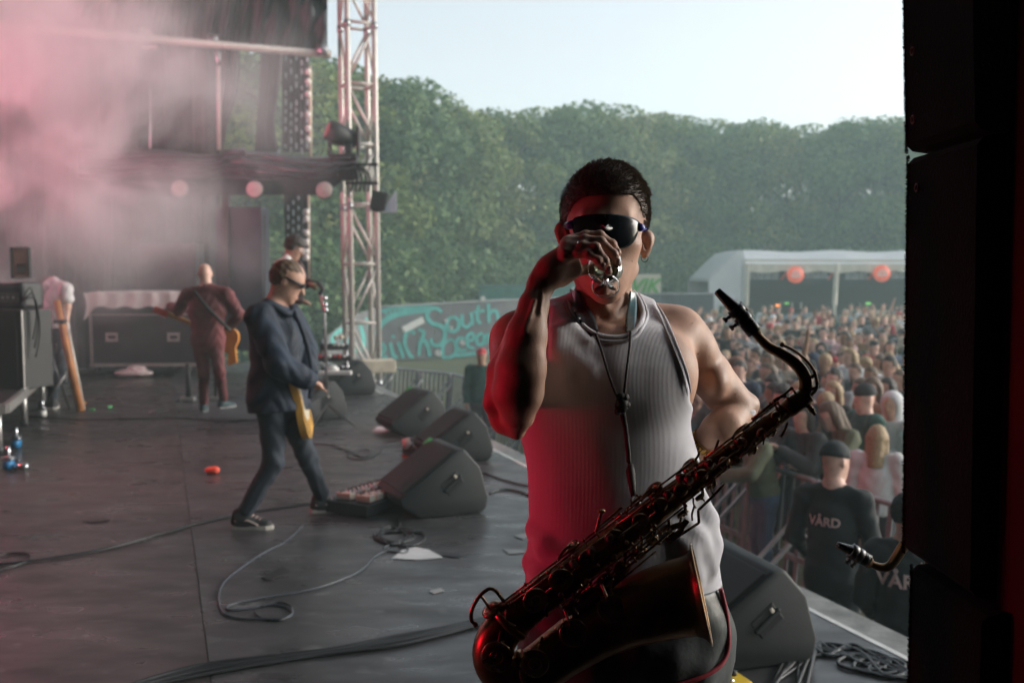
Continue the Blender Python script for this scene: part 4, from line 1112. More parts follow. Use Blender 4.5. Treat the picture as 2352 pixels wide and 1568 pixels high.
# the arc of the upper left word and "...th"
stroke([(866, 768), (878, 742), (906, 724), (944, 716), (984, 712)], 13); stroke([(874, 716), (900, 708), (940, 706), (962, 704), (990, 700)], 9)
for i in range(9): stroke([(884 + i * 11, 714 - i * .8), (890 + i * 11, 724 - i * .8)], 5)
stroke([(952, 768), (946, 760), (934, 764), (930, 790), (942, 816), (950, 820)], 9); stroke([(960, 756), (974, 764), (966, 786), (962, 816)], 9); stroke([(962, 792), (974, 782), (982, 794), (988, 818)], 10)
stroke([(868, 802), (878, 790), (884, 800), (876, 816), (890, 820)], 9); stroke([(896, 786), (904, 816), (914, 820)], 9); stroke([(914, 786), (920, 800), (926, 822)], 9); stroke([(904, 770), (902, 776)], 8)
stroke([(772, 800), (764, 780), (776, 762), (788, 758), (796, 768)], 10); stroke([(786, 790), (796, 776), (800, 808)], 9); stroke([(806, 752), (812, 790), (820, 808)], 10); stroke([(826, 740), (836, 778), (832, 804)], 9); stroke([(842, 730), (852, 760), (850, 800)], 10)
for (a, b) in (((928, 762), (972, 742)),): MB().beam(wall_at(a[0] - 2, .55, .4), wall_at(b[0], .72, .4), .10, .22).build('sign_board', whitep, pw)
for x, y, r in ((1062, 792, .10), (1006, 812, .13), (1109, 698, .09), (1024, 742, .07), (1036, 758, .06)):
    MB().disc(wall_at(x, (820 - y) / 115, .03), -CZ, r, .01, 10).build('white_spot', whitep, pw)

cont = thing('container', 'green corrugated shipping container behind the painted wall', 'container', P(1200, 700, 45))
gm = pm('green_container_paint', (.09, .30, .24), .6, .1, .2, 3)
ca_, cb_ = P(1100, 651, 46), P(1334, 645, 46)
MB().box(((ca_.x + cb_.x) / 2, ca_.y + 1.2, GZ + 1.29), (cb_.x - ca_.x, 2.3, 2.58)).build('body', gm, cont)
n = 36
for i in range(n):
    x = ca_.x + (cb_.x - ca_.x) * (i + .5) / n
    MB().box((x, ca_.y + .02, GZ + 1.29), ((cb_.x - ca_.x) / n * .5, .06, 2.40)).build('corrugation', gm, cont)
for z in (GZ + .06, GZ + 2.56): MB().box(((ca_.x + cb_.x) / 2, ca_.y - .02, z), (cb_.x - ca_.x + .06, .12, .12)).build('rail', pm('pale_green_rail', (.12, .25, .2), .6, 0, .1, 4), cont)
for (x, y, s) in ((1242, 664, 5), (1254, 660, 5), (1262, 668, 5), (1254, 674, 4), (1272, 662, 4), (1318, 664, 5), (1328, 668, 5)):
    MB().disc(P(x, y, 45.9), -CZ, s * 46 / FPX, .01, 8).build('logo_mark', whitep, cont)
sg_ = thing('sign_board', 'cream sign board with green lettering beside the ear of the saxophonist', 'sign', P(1484, 672, 41))
a, b = P(1440, 630, 41), P(1518, 674, 41)
MB().box(((a.x + b.x) / 2, a.y, (a.z + b.z) / 2), (b.x - a.x, .08, a.z - b.z)).build('board', pm('cream_board', (.62, .57, .45), .6, 0, .06, 3), sg_)
for x in (1446, 1512): MB().cyl((P(x, 670, 41.1).x, a.y + .08, GZ), (P(x, 670, 41.1).x, a.y + .08, b.z), .04, n=6).build('post', steel, sg_)
gc = pm('green_lettering', (.10, .38, .06), .6, 0, .1, 5)
text_c = P(1478, 658, 40.9)
text_mesh('lettering', 'VIK', gc, sg_, .80, lambda x, y: V(text_c.x + x, text_c.y, text_c.z + y), shear=.35, bold=True)
dw = thing('site_wall', 'plain dark grey site wall between the saxophonist and the white tent', 'wall', P(1550, 760, 39))
a, b = P(1440, 676, 39), P(1640, 673, 39)
for i in range(8):
    xa = a.x + (b.x - a.x) * i / 8; xb = a.x + (b.x - a.x) * (i + 1) / 8 - .015
    MB().box(((xa + xb) / 2, a.y, (a.z + GZ) / 2), (xb - xa, .06, a.z - GZ)).build('wall_panel', pm('dark_hoarding', (.075, .085, .095), .7, 0, .2, 1.5), dw)
MB().box(((a.x + b.x) / 2, a.y, a.z + .02), (b.x - a.x, .10, .05)).build('top_rail', steel, dw)

# ------------------------------------------------------------------ white tent with bar
tent = thing('tent', 'white bar tent with two round red signs over the far end of the crowd', 'tent', P(1850, 700, 44))
pvc = pm('white_tent_pvc', (.56, .57, .58), .5, 0, .06, 1.5)
pvs = pm('cream_tent_frame', (.60, .56, .47), .5, 0, .08, 3)
TD_ = 43.0
def tp(x, y, back=0.0): p = P(x, y, TD_); return V(p.x, p.y + back, p.z)
zg = GZ
gl_ = [(1628, 646), (1631, 638), (1655, 614), (1678, 592), (1696, 577), (1706, 574), (1712, 600), (1712, 702), (1628, 702)]
vs = [tp(x, y) for x, y in gl_]; n = len(vs); vs2 = [v + V(0, 5.0, 0) for v in vs]
MB().add(vs + [v + V(0, .06, 0) for v in vs], [tuple(range(n)), tuple(range(n, 2 * n))[::-1]] + [(i, (i + 1) % n, n + (i + 1) % n, n + i) for i in range(n)]).build('gable_wall', pvc, tent)
MB().add([v + V(0, 4.9, 0) for v in vs] + [v + V(0, 4.96, 0) for v in vs], [tuple(range(n)), tuple(range(n, 2 * n))[::-1]] + [(i, (i + 1) % n, n + (i + 1) % n, n + i) for i in range(n)]).build('gable_wall', pvc, tent)
for i in range(n - 2): MB().add([vs[i], vs[i + 1], vs[i + 1] + V(0, 4.9, 0), vs[i] + V(0, 4.9, 0)], [(0, 1, 2, 3)]).build('end_roof_panel', pvc, tent)
# end wall below the eaves, drawn aside
def cw(a_, b_):
    xl = 1652 + 10 * (1 - b_) ** 2 * 2; x = xl + (1712 - xl) * a_
    p = tp(x, 702, .05 + .06 * math.sin(a_ * 22)); return V(p.x, p.y, p.z + (zg - p.z) * b_)
MB().grid(cw, 30, 6).build('side_curtain', pvc, tent)
MB().prism([(0, 0), (1, 0), (1, 1), (0, 1)], tp(1628, 702), tp(1650, 702) - tp(1628, 702), V(0, 0, zg - tp(1628, 702).z), V(0, 1, 0), .04).build('side_wall', pvc, tent)
# roof: from the front eave up to the ridge, then down behind
xs_ = [1712 + i * 42 for i in range(13)]
def roof_pt(x, f_):
    e = tp(x, 607 + 1.5 * math.sin(x * .05)); r_ = tp(x - 6, 572 + 2.2 * math.sin(x * .031), 3.2)
    sc_ = -.06 * math.sin(f_ * math.pi)
    return e.lerp(r_, f_) + V(0, 0, sc_)
MB().grid(lambda a_, b_: roof_pt(1706 + 520 * a_, b_), 40, 8).build('roof', pvc, tent)
MB().grid(lambda a_, b_: roof_pt(1706 + 520 * a_, 1.0).lerp(tp(1706 + 520 * a_, 618, 6.0), b_), 30, 6).build('roof', pvc, tent)
for yy, w_, h_ in ((612, .14, .18), (598, .10, .10)):
    MB().beam(tp(1708, yy, -.05), tp(2228, yy + 1, -.05), w_, h_).build('eave_beam', pvs, tent)
def scal(a_, b_): return tp(1712 + 516 * a_, 606 + (16 + 5 * abs(math.sin(a_ * 19))) * b_, -.12 + .03 * math.sin(a_ * 90))
MB().grid(scal, 90, 3).build('valance', pvs, tent)
for x0_, x1_ in ((1716, 1713), (1921, 1915), (2110, 2106)):
    MB().beam(tp(x0_, 606, -.1), tp(x1_, 700, -.1), .16, .16).build('post', pvs, tent)
    q = tp(x1_, 700, -.1); MB().beam(q, (q.x, q.y, GZ), .13, .13).build('post', pvs, tent)
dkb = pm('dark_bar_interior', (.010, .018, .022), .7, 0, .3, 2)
MB().box(((tp(1970, 640).x), tp(1970, 640).y + 3.4, GZ + 1.7), (9.8, .1, 3.4)).build('rear_wall', dkb, tent)
MB().box(((tp(1970, 640).x), tp(1970, 640).y + .1, tp(1970, 640).z), (9.8, .08, .55)).build('fascia', dkb, tent)
MB().box(((tp(1970, 640).x), tp(1970, 640).y + 1.2, GZ + .6), (9.6, .6, 1.15)).build('bar_counter', dkb, tent)
greyt = pm('grey_print', (.30, .32, .33), .7, 0, .15, 5); redp = pm('red_print', (.5, .06, .04), .6, 0, .1, 5)
for xa, xb in ((1722, 1796), (1850, 1904), (1942, 1996), (2048, 2096)):
    for r_ in range(3):
        k_ = xa
        while k_ < xb - 6:
            w_ = rnd.uniform(5, 16)
            a, b = tp(k_, 622 + r_ * 7 - (2 if xa in (1850, 2048) else 0), 0), tp(min(xb, k_ + w_), 627 + r_ * 7 - (2 if xa in (1850, 2048) else 0), 0)
            MB().box((a + b) / 2 + V(0, .03, 0), (b.x - a.x, .03, a.z - b.z)).build('menu_line', greyt, tent)
            k_ += w_ + 2
    MB().prism([(0, 0), (.10, 0), (.34, .34), (.24, .34)], tp(xb - 4, 642, -.0), V(1, 0, 0), V(0, 0, 1), V(0, 1, 0), .03).build('red_stripe', redp, tent)
for x, y in ((1823, 631), (2020, 628)):
    c = tp(x, y, -.35)
    sgm = pm('orange_red_sign', (.62, .11, .07), .5, 0, .1, 2, emit=((1, .18, .10), .15))
    so = MB().tube([c, c + V(0, .12, 0)], [.355, .355], 24).build('round_sign', sgm, tent)
    for k_, (dx, dz, w_, h_) in enumerate(((-.10, .04, .05, .24), (.0, .04, .05, .24), (.10, .04, .05, .24), (0, -.10, .34, .05), (-.17, -.02, .05, .12), (.17, -.02, .05, .12), (0, .16, .18, .03))):
        MB().box(c + V(dx, -.01, dz), (w_, .02, h_)).build('white_emblem', pm('pale_emblem', (.8, .72, .66), .5, 0, .05, 4), so)
# lit bits inside the bar
for i, (x, y, w_, h_, c_) in enumerate(((1830, 706, 4, 14, 0), (1858, 705, 4, 14, 0), (1880, 706, 5, 15, 0), (2057, 716, 5, 16, 0), (2086, 720, 5, 16, 0), (1824, 705, 10, 5, 1), (2083, 704, 8, 6, 1), (1846, 700, 10, 4, 2), (2045, 700, 12, 5, 2), (2085, 712, 5, 14, 0))):
    c = tp(x, y, 2.6 + .01 * i)
    MB().box(c, (w_ * .019, .05, h_ * .019)).build('bar_bottle', [whitep, pm('orange_light', (.8, .2, .04), .5, 0, 0, 4, emit=((1, .3, .08), .8)), pm('green_light', (.1, .5, .1), .5, 0, 0, 4, emit=((.3, .9, .2), .3))][c_], tent)

# ------------------------------------------------------------------ crowd barrier
bar_pts = [(-4.6, 20.9), (-2.5, 19.7), (-1.2, 18.4), (-.33, 16.3), (2.55, 8.4), (4.1, 4.2), (5.2, 1.2)]
bsteel = pm('dull_barrier_aluminium', (.30, .31, .31), .45, .6, .2, 10)
segs = []
acc = 0
for i in range(len(bar_pts) - 1):
    a, b = V(*bar_pts[i], GZ), V(*bar_pts[i + 1], GZ); L_ = (b - a).length; n_ = max(1, round(L_ / 1.06))
    for k_ in range(n_): segs.append((a.lerp(b, k_ / n_), a.lerp(b, (k_ + .97) / n_)))
kick = pm('grey_kick_plate', (.20, .21, .215), .5, .4, .3, 4)
ORD = ['first', 'second', 'third', 'fourth', 'fifth', 'sixth', 'seventh', 'eighth', 'ninth', 'tenth', 'eleventh', 'twelfth', 'thirteenth', 'fourteenth', 'fifteenth', 'sixteenth', 'seventeenth', 'eighteenth', 'nineteenth', 'twentieth', 'twenty-first', 'twenty-second', 'twenty-third', 'twenty-fourth']
for i, (a, b) in enumerate(segs):
    t = thing('crowd_barrier', ORD[i] + ' metal crowd barrier panel counted from the far tower end of the pit', 'barrier', (a + b) / 2, 'crowd barrier panels along the pit')
    d = (b - a).normalized(); nn = V(-d.y, d.x, 0); nn = nn if nn.dot(-NN) > 0 else -nn
    H = 1.12
    lean = nn * -.10
    A_, B_ = a, b; At, Bt = a + lean + V(0, 0, H), b + lean + V(0, 0, H)
    MB().tube(catmull([A_ + V(0, 0, .02), a + lean * .9 + V(0, 0, H - .10), a + lean + d * .03 + V(0, 0, H - .02), a + lean + d * .12 + V(0, 0, H)], 4) + catmull([b + lean - d * .12 + V(0, 0, H), b + lean - d * .03 + V(0, 0, H - .02), b + lean * .9 + V(0, 0, H - .10), B_ + V(0, 0, .02)], 4), .026, 8).build('frame', bsteel, t)
    MB().beam(a + d * .04 + lean * .35 + V(0, 0, .40), b - d * .04 + lean * .35 + V(0, 0, .40), .03, .05).build('middle_rail', bsteel, t)
    for k_ in range(7):
        q = a.lerp(b, (k_ + .5) / 7)
        MB().beam(q + lean * .05 + V(0, 0, .05), q + lean * .96 + V(0, 0, H - .02), .055, .012, up=nn).build('slat', kick, t)
    MB().beam((a + d * .08 + lean * .9 + V(0, 0, H * .86)), (a + d * .08 + nn * .95 + V(0, 0, .05)), .03, .03).build('brace', bsteel, t)
    MB().beam((b - d * .08 + lean * .9 + V(0, 0, H * .86)), (b - d * .08 + nn * .95 + V(0, 0, .05)), .03, .03).build('brace', bsteel, t)
    M = Matrix((d, nn, V(0, 0, 1))).transposed()
    MB().box((a + b) / 2 + nn * .5 + V(0, 0, .055), ((b - a).length * .96, .96, .02), M).build('foot_plate', kick, t)
# ------------------------------------------------------------------ the saxophonist
skin = m_skin('skin_light', (0.42, 0.25, 0.18))

def knit_mat():
    m = bpy.data.materials.new('ribbed_white_cotton'); m.use_nodes = True
    nt = m.node_tree; N, L = nt.nodes, nt.links; b = N['Principled BSDF']
    b.inputs['Roughness'].default_value = 0.85; b.inputs['Sheen Weight'].default_value = 0.25
    tc = N.new('ShaderNodeTexCoord')
    wv = N.new('ShaderNodeTexWave'); wv.wave_type = 'BANDS'; wv.bands_direction = 'X'
    wv.inputs['Scale'].default_value = 145.0; wv.inputs['Distortion'].default_value = 0.6; wv.inputs['Detail Scale'].default_value = 0.4
    L.new(tc.outputs['Object'], wv.inputs['Vector'])
    nz = N.new('ShaderNodeTexNoise'); nz.inputs['Scale'].default_value = 5; nz.inputs['Detail'].default_value = 5
    L.new(tc.outputs['Object'], nz.inputs['Vector'])
    cr = N.new('ShaderNodeValToRGB')
    cr.color_ramp.elements[0].color = (0.46, 0.46, 0.50, 1); cr.color_ramp.elements[1].color = (0.58, 0.58, 0.62, 1)
    L.new(nz.outputs[0], cr.inputs[0]); L.new(cr.outputs[0], b.inputs['Base Color'])
    bp = N.new('ShaderNodeBump'); bp.inputs['Strength'].default_value = 0.32; bp.inputs['Distance'].default_value = 0.0016
    L.new(wv.outputs[1], bp.inputs['Height'])
    n3 = N.new('ShaderNodeTexNoise'); n3.inputs['Scale'].default_value = 16; n3.inputs['Detail'].default_value = 3
    L.new(tc.outputs['Object'], n3.inputs['Vector'])
    b2 = N.new('ShaderNodeBump'); b2.inputs['Strength'].default_value = 0.25; b2.inputs['Distance'].default_value = 0.004
    L.new(n3.outputs[0], b2.inputs['Height']); L.new(bp.outputs[0], b2.inputs['Normal'])
    L.new(b2.outputs[0], b.inputs['Normal'])
    return m
knit = knit_mat()

PD = 1.74
def C(a, b, k=0.02, flat=None, op='u'):
    """tapered limb between (x, y, depth, radius in px) points"""
    return cap(P(a[0], a[1], a[2]), P(b[0], b[1], b[2]), px2m(a[3], a[2]), px2m(b[3], b[2]), k, flat, op)
def E_(x, y, d, rx, ry, rz, k=0.02, op='u', tilt=0.0):
    """ellipsoid: radii rx (px, across), ry (metres, in depth), rz (px, upright)"""
    M = np.array(Matrix.Rotation(tilt, 3, CZ) @ CM)
    return ell(P(x, y, d), (px2m(rx, d), px2m(rz, d), ry), k, M, op)

def sec(y, xl, xr, d, hd, grow=0.0):
    p = P((xl + xr) / 2, y, d)
    return (p.z, p.x, p.y, px2m((xr - xl) / 2, d) + grow, hd)

TORSO = [(722, 1215, 1530, 1.76, .055), (745, 1185, 1566, 1.755, .078), (785, 1172, 1582, 1.75, .096), (830, 1168, 1586, 1.74, .108), (900, 1176, 1588, 1.735, .113),
         (970, 1188, 1584, 1.735, .108), (1036, 1204, 1598, 1.735, .103), (1100, 1212, 1612, 1.735, .104), (1187, 1216, 1630, 1.735, .108), (1260, 1211, 1646, 1.735, .112)]
LOWER = [(1330, 1207, 1654, 1.735, .115), (1409, 1205, 1668, 1.74, .118), (1470, 1207, 1672, 1.745, .118), (1530, 1212, 1668, 1.75, .112)]

def torso_prims(grow=0.0, low=True):
    s = [sec(*t) for t in TORSO] + ([sec(*t) for t in LOWER])
    pr = [loft(s, power=2.3, round_=0.03, infl=grow - 0.004)]
    g = grow / (1.74 / FPX)
    # shoulder slopes, chest, shoulder blades
    pr += [C((1385, 712, 1.775, 46 + g), (1195, 762, 1.76, 42 + g), .05), C((1385, 712, 1.775, 46 + g), (1548, 760, 1.77, 42 + g), .05)]
    pr += [E_(1300, 850, 1.676, 104 + g, .042 + grow, 84 + g, .06), E_(1478, 850, 1.676, 104 + g, .042 + grow, 84 + g, .06)]
    pr += [E_(1392, 880, 1.680, 44 + g, .040 + grow, 70 + g, .05)]
    pr += [E_(1560, 903, 1.655, 6 + g * .5, .006 + grow * .8, 6 + g * .5, .018), E_(1290, 905, 1.636, 6 + g * .5, .006 + grow * .8, 6 + g * .5, .018)]
    return pr

head_c = (1391, 490)
HEADP = [
    E_(1391, 476, 1.735, 90, .096, 98, .03),                   # skull
    E_(1391, 500, 1.690, 82, .060, 86, .03),                    # forehead and brow
    E_(1392, 586, 1.684, 73, .062, 80, .03),                    # face
    E_(1392, 640, 1.662, 42, .040, 42, .025),                   # chin
    C((1338, 620, 1.73, 20), (1386, 666, 1.655, 23), .022), C((1446, 616, 1.73, 20), (1397, 666, 1.655, 23), .022),   # jaw
    E_(1345, 560, 1.655, 26, .020, 18, .025), E_(1440, 560, 1.655, 26, .020, 18, .025),        # cheek bones
    C((1392, 520, 1.635, 7), (1392, 574, 1.607, 11), .016), E_(1380, 580, 1.622, 9, .012, 7, .01), E_(1404, 580, 1.622, 9, .012, 7, .01),  # nose
    C((1345, 497, 1.636, 8), (1375, 500, 1.628, 8), .02), C((1438, 497, 1.636, 8), (1407, 500, 1.628, 8), .02),    # brow ridge
    E_(1358, 522, 1.622, 17, .012, 13, .012, 's'), E_(1425, 522, 1.622, 17, .012, 13, .012, 's'),
    E_(1358, 523, 1.642, 13, .011, 11, .006), E_(1425, 523, 1.642, 13, .011, 11, .006),        # eyes
    E_(1392, 609, 1.620, 24, .012, 6, .010), E_(1392, 619, 1.622, 20, .012, 7, .010),          # lips
]
def ear(cx, cy, d, s, tilt):
    o = [E_(cx, cy, d, 15, .012, 32, .004, tilt=tilt), E_(cx + s * 3, cy - 12, d + .004, 17, .008, 20, .006, tilt=tilt),
         E_(cx + s * 1, cy - 3, d - .018, 9, .015, 22, .004, 's', tilt=tilt),
         E_(cx - s * 4, cy + 25, d - .002, 7, .007, 9, .004), C((cx - s * 9, cy + 2, d - .010, 4), (cx - s * 8, cy + 12, d - .010, 4), .004)]
    return o
NECKP = [C((1385, 640, 1.760, 60), (1385, 735, 1.768, 68), .018),
         C((1334, 640, 1.745, 12), (1374, 752, 1.690, 9), .016), C((1438, 640, 1.745, 12), (1398, 752, 1.690, 9), .016),
         E_(1388, 708, 1.708, 13, .012, 14, .016),
         C((1380, 762, 1.670, 8), (1310, 746, 1.70, 6), .02), C((1396, 762, 1.670, 8), (1462, 748, 1.70, 6), .02)]

# the right arm, lifted with the glass
ARM_R = [C((1190, 792, 1.765, 62), (1182, 860, 1.67, 57), .03), C((1182, 860, 1.67, 57), (1170, 925, 1.58, 50), .010),
         E_(1188, 980, 1.555, 22, .022, 30, .018), E_(1156, 960, 1.57, 30, .028, 36, .020),
         C((1190, 950, 1.535, 40), (1190, 900, 1.51, 57), .012), C((1190, 900, 1.51, 57), (1197, 845, 1.50, 56), .010), C((1197, 845, 1.50, 56), (1209, 770, 1.505, 46), .010),
         C((1209, 770, 1.505, 46), (1226, 700, 1.515, 33), .010), C((1226, 700, 1.515, 33), (1244, 650, 1.53, 25), .008, (CZ, .8)),
         C((1134, 925, 1.55, 26), (1152, 850, 1.535, 30), .014), C((1152, 850, 1.535, 30), (1178, 780, 1.53, 22), .012),
         C((1216, 905, 1.49, 20), (1226, 820, 1.485, 18), .014),
         C((1205, 760, 1.473, 5), (1228, 690, 1.49, 4), .006), C((1240, 720, 1.49, 3.5), (1246, 670, 1.50, 3), .004)]
# wrist, back of the hand and the fingers round the glass
HAND_R = [C((1244, 648, 1.53, 25), (1268, 612, 1.525, 24), .02), C((1268, 612, 1.525, 24), (1303, 566, 1.520, 15), .018),
          C((1262, 624, 1.535, 24), (1308, 590, 1.535, 19), .018), C((1275, 640, 1.55, 20), (1318, 612, 1.55, 18), .018),
          C((1290, 645, 1.56, 13), (1322, 626, 1.555, 11), .012)]
def finger(pts, k=.003):
    out = []; pts = [(a_, b_, c_, r_ + 1.1) for a_, b_, c_, r_ in pts]
    for i in range(len(pts) - 1):
        out.append(C(pts[i], pts[i + 1], k if i else .010))
    for p in pts[1:-1]:
        out.append(C((p[0], p[1] - 1, p[2] - .001, p[3] + .2), (p[0] + 1, p[1] + 1, p[2] - .001, p[3] + .1), .003))
    return out
FINGERS = [
    finger([(1308, 551, 1.535, 10.5), (1345, 541, 1.53, 10), (1378, 541, 1.525, 10), (1406, 561, 1.527, 9), (1419, 581, 1.535, 7.5)]),
    finger([(1303, 559, 1.522, 11.0), (1342, 550, 1.512, 10.2), (1380, 555, 1.506, 10.2), (1409, 583, 1.506, 9.2), (1419, 606, 1.512, 7.8)]),
    finger([(1300, 572, 1.512, 11.0), (1338, 566, 1.500, 10.2), (1368, 568, 1.494, 10), (1389, 599, 1.492, 9), (1398, 624, 1.498, 7.6)]),
    finger([(1300, 588, 1.510, 10.5), (1328, 582, 1.498, 9.4), (1351, 583, 1.491, 9.2), (1374, 599, 1.487, 8.2), (1386, 615, 1.492, 7.0)]),
    finger([(1292, 634, 1.562, 14), (1322, 622, 1.572, 12), (1352, 618, 1.578, 10.5), (1372, 604, 1.580, 8.5)]),
]
KNUCK = [E_(1304, 551, 1.525, 9, .008, 7, .008), E_(1300, 562, 1.512, 9, .008, 7, .008), E_(1297, 575, 1.503, 9, .008, 7, .008), E_(1296, 590, 1.503, 8, .008, 7, .008)]

# the left arm, hand on the back of the hip
ARM_L = [E_(1556, 764, 1.77, 56, .052, 52, .035), C((1566, 780, 1.77, 51), (1626, 856, 1.79, 50), .012), C((1626, 856, 1.79, 50), (1686, 930, 1.80, 46), .008),
         E_(1604, 806, 1.772, 40, .046, 52, .018), E_(1640, 878, 1.768, 34, .040, 44, .014),
         C((1690, 946, 1.80, 42), (1668, 976, 1.76, 42), .004), C((1690, 946, 1.795, 42), (1650, 986, 1.755, 38), .004), C((1650, 986, 1.755, 38), (1600, 1030, 1.79, 25), .010),
         E_(1722, 928, 1.81, 22, .026, 22, .014),
         C((1600, 1030, 1.79, 26), (1580, 1056, 1.835, 22), .012, (CZ, .8)), C((1580, 1056, 1.835, 24), (1556, 1090, 1.855, 26), .012)]
HAND_L = []
for i, dx in enumerate((0, 15, 30, 44)):
    HAND_L += [C((1556 - dx * .4, 1078 + dx * .5, 1.86, 10), (1520 - dx * .2, 1095 + dx * .8, 1.868, 9), .01), C((1520 - dx * .2, 1095 + dx * .8, 1.868, 9), (1488, 1106 + dx * .9, 1.862, 7.5), .004)]
HAND_L += [C((1572, 1080, 1.855, 12), (1590, 1120, 1.850, 9), .01), C((1590, 1120, 1.850, 9), (1592, 1150, 1.842, 7.5), .004)]

hipz = P(1440, 1500, PD).z
YB = P(1440, 1300, PD).y
def leg(xh, xf, s):
    h = V(xh, YB + .01, hipz - .02); k = V(xh * .55 + xf * .45, YB - .015, .50); a = V(xf, YB + .035, .085)
    o = [cap(h, k, .086, .060, .05), cap(k + V(0, .0, .02), k + V(0, .01, -.16), .058, .056, .03), cap(k + V(0, .015, -.12), a, .057, .036, .03),
         cap(k + V(0, -.03, 0), k + V(0, -.03, -.03), .036, .034, .03),
         cap(a + V(0, .02, -.03), a + V(s * .03, -.15, -.06), .036, .024, .03), cap(a + V(0, .0, -.035), a + V(0, .045, -.05), .032, .03, .02)]
    return o, h, k, a
xm = P(1440, 1500, PD).x
LEG_R, hR, kR, aR = leg(xm - .078, xm - .15, -1)
LEG_L, hL, kL, aL = leg(xm + .078, xm + .15, 1)

BODY = torso_prims(0) + LEG_R + LEG_L + NECKP + HEADP + ear(1293, 542, 1.732, -1, -.16) + ear(1484, 561, 1.732, 1, .16) + ARM_R + ARM_L + HAND_R + KNUCK + sum(FINGERS, []) + HAND_L
base = V(P(1440, 1300, PD).x, YB, 0)
player = thing('person', 'saxophonist in a ribbed white vest and dark mirrored sunglasses drinking from a small glass', 'person', base)
lo = P(1060, 1568, 1.74); hi = P(1780, 350, 1.74)
v, q = polygonize(BODY,
    axis(lo.x, hi.x, .0036, ((P(1225, 600, 1.53).x, P(1435, 600, 1.53).x, .0017),)),
    axis(1.42, 2.02, .0036, ((1.46, 1.60, .0024),)),
    axis(-.01, hi.z, .0036, ((-.02, .78, .012), (P(1300, 665, 1.53).z, P(1300, 530, 1.53).z, .0017))))
mesh_np('body', v, q, skin, player, relax=1)

# ---- vest: the torso let out by 4 mm, cut at the neck and the arms along sewn edges
def cut_poly(poly, d=1.7, near=1.40, far=1.775, k=0.006):
    """outside part of the volume behind a closed outline in the picture plane (negative inside the outline)"""
    A = np.array(poly, dtype=np.float64)
    cx_, cy_, cz_ = np.array(CX), np.array(CY), np.array(CZ)
    Bq = np.roll(A, 1, axis=0); Ed = A - Bq; EE = (Ed * Ed).sum(1)
    def f(p):
        r = p.astype(np.float64) - np.array(EYE)
        dep = r @ cz_
        x = 1176 + FPX * (r @ cx_) / dep; y = 784 - FPX * (r @ cy_) / dep
        wx = x[:, None] - Bq[None, :, 0]; wy = y[:, None] - Bq[None, :, 1]
        t = np.clip((wx * Ed[:, 0] + wy * Ed[:, 1]) / EE, 0, 1)
        dx = wx - t * Ed[:, 0]; dy = wy - t * Ed[:, 1]
        best = (dx * dx + dy * dy).min(1)
        c1 = (Bq[None, :, 1] > y[:, None]) != (A[None, :, 1] > y[:, None])
        xi = Ed[None, :, 0] * wy / (Ed[None, :, 1] + 1e-12) + Bq[None, :, 0]
        ins = ((c1 & (x[:, None] < xi)).sum(1) % 2) == 1
        s = np.sqrt(best) * dep / FPX
        s = np.where(ins, -s, s)
        return np.maximum(s, np.maximum(near - dep, dep - far)).astype(np.float32)
    return Prim(f, k, 's')

NECKLINE = [(1290, 600), (1296, 655), (1303, 690), (1316, 722), (1340, 752), (1366, 769), (1392, 776), (1420, 777), (1446, 771), (1466, 754), (1477, 727), (1470, 698), (1456, 668), (1452, 600)]
ARMH_R = [(1040, 640), (1245, 655), (1257, 700), (1259, 760), (1256, 830), (1236, 890), (1205, 915), (1150, 925), (1000, 925)]
ARMH_L = [(1500, 640), (1507, 697), (1524, 726), (1540, 762), (1558, 808), (1574, 850), (1584, 893), (1590, 930), (1640, 950), (1800, 900), (1800, 640)]
def smooth_poly(pp):
    return [(q.x, q.y) for q in catmull([V(a[0], a[1], 0) for a in pp], 3)]
def fold(a, b, ra, k=.02, lift=0.0, op='u'):
    pa, na = on_surface(SHELL0, a[0], a[1], 1.3, lift - ra); pb, nb = on_surface(SHELL0, b[0], b[1], 1.3, lift - ra)
    return cap(pa, pb, ra, ra * .6, k, None, op)
def let_out(q, g):
    return Prim(lambda p, q=q: q.f(p) - g, q.k, q.op)
SHOULD = [let_out(q, .0045) for q in ARM_L[:4] + ARM_R[:1]]
SHELL0 = torso_prims(.0045) + SHOULD
folds = []
def foldline(pts, ra=.006, lift=.004, k=.028):
    """a soft ridge of cloth through picture points"""
    cc = [on_surface(SHELL0, x, y, 1.3, lift - ra)[0] for x, y in pts]
    for i in range(len(cc) - 1):
        t0 = math.sin(math.pi * (i + .35) / (len(cc) - .3)); t1 = math.sin(math.pi * (i + 1.0) / (len(cc) - .3 + .6))
        folds.append(cap(cc[i], cc[i + 1], ra * max(.25, t0), ra * max(.25, t1), k))
foldline([(1266, 735), (1285, 770), (1315, 812), (1350, 850)], .006, .004)
foldline([(1264, 762), (1276, 810), (1300, 860)], .0055, .003)
foldline([(1275, 712), (1310, 752), (1350, 786)], .005, .003)
foldline([(1218, 1215), (1250, 1255), (1300, 1290)], .006, .004)
foldline([(1618, 1150), (1626, 1190), (1612, 1235)], .008, .006)
foldline([(1632, 1195), (1640, 1250), (1636, 1300)], .007, .005)
foldline([(1570, 1180), (1595, 1230), (1618, 1270)], .006, .004)
foldline([(1545, 1215), (1580, 1265), (1600, 1320)], .005, .003)
foldline([(1210, 1290), (1240, 1330), (1290, 1350)], .007, .005)
zt = P(1400, 1345, PD).z
def hem_clip(p):
    # the hem dips at the side seam
    return (zt + .006 * np.sin(p[:, 0] * 22) - p[:, 2]).astype(np.float32)
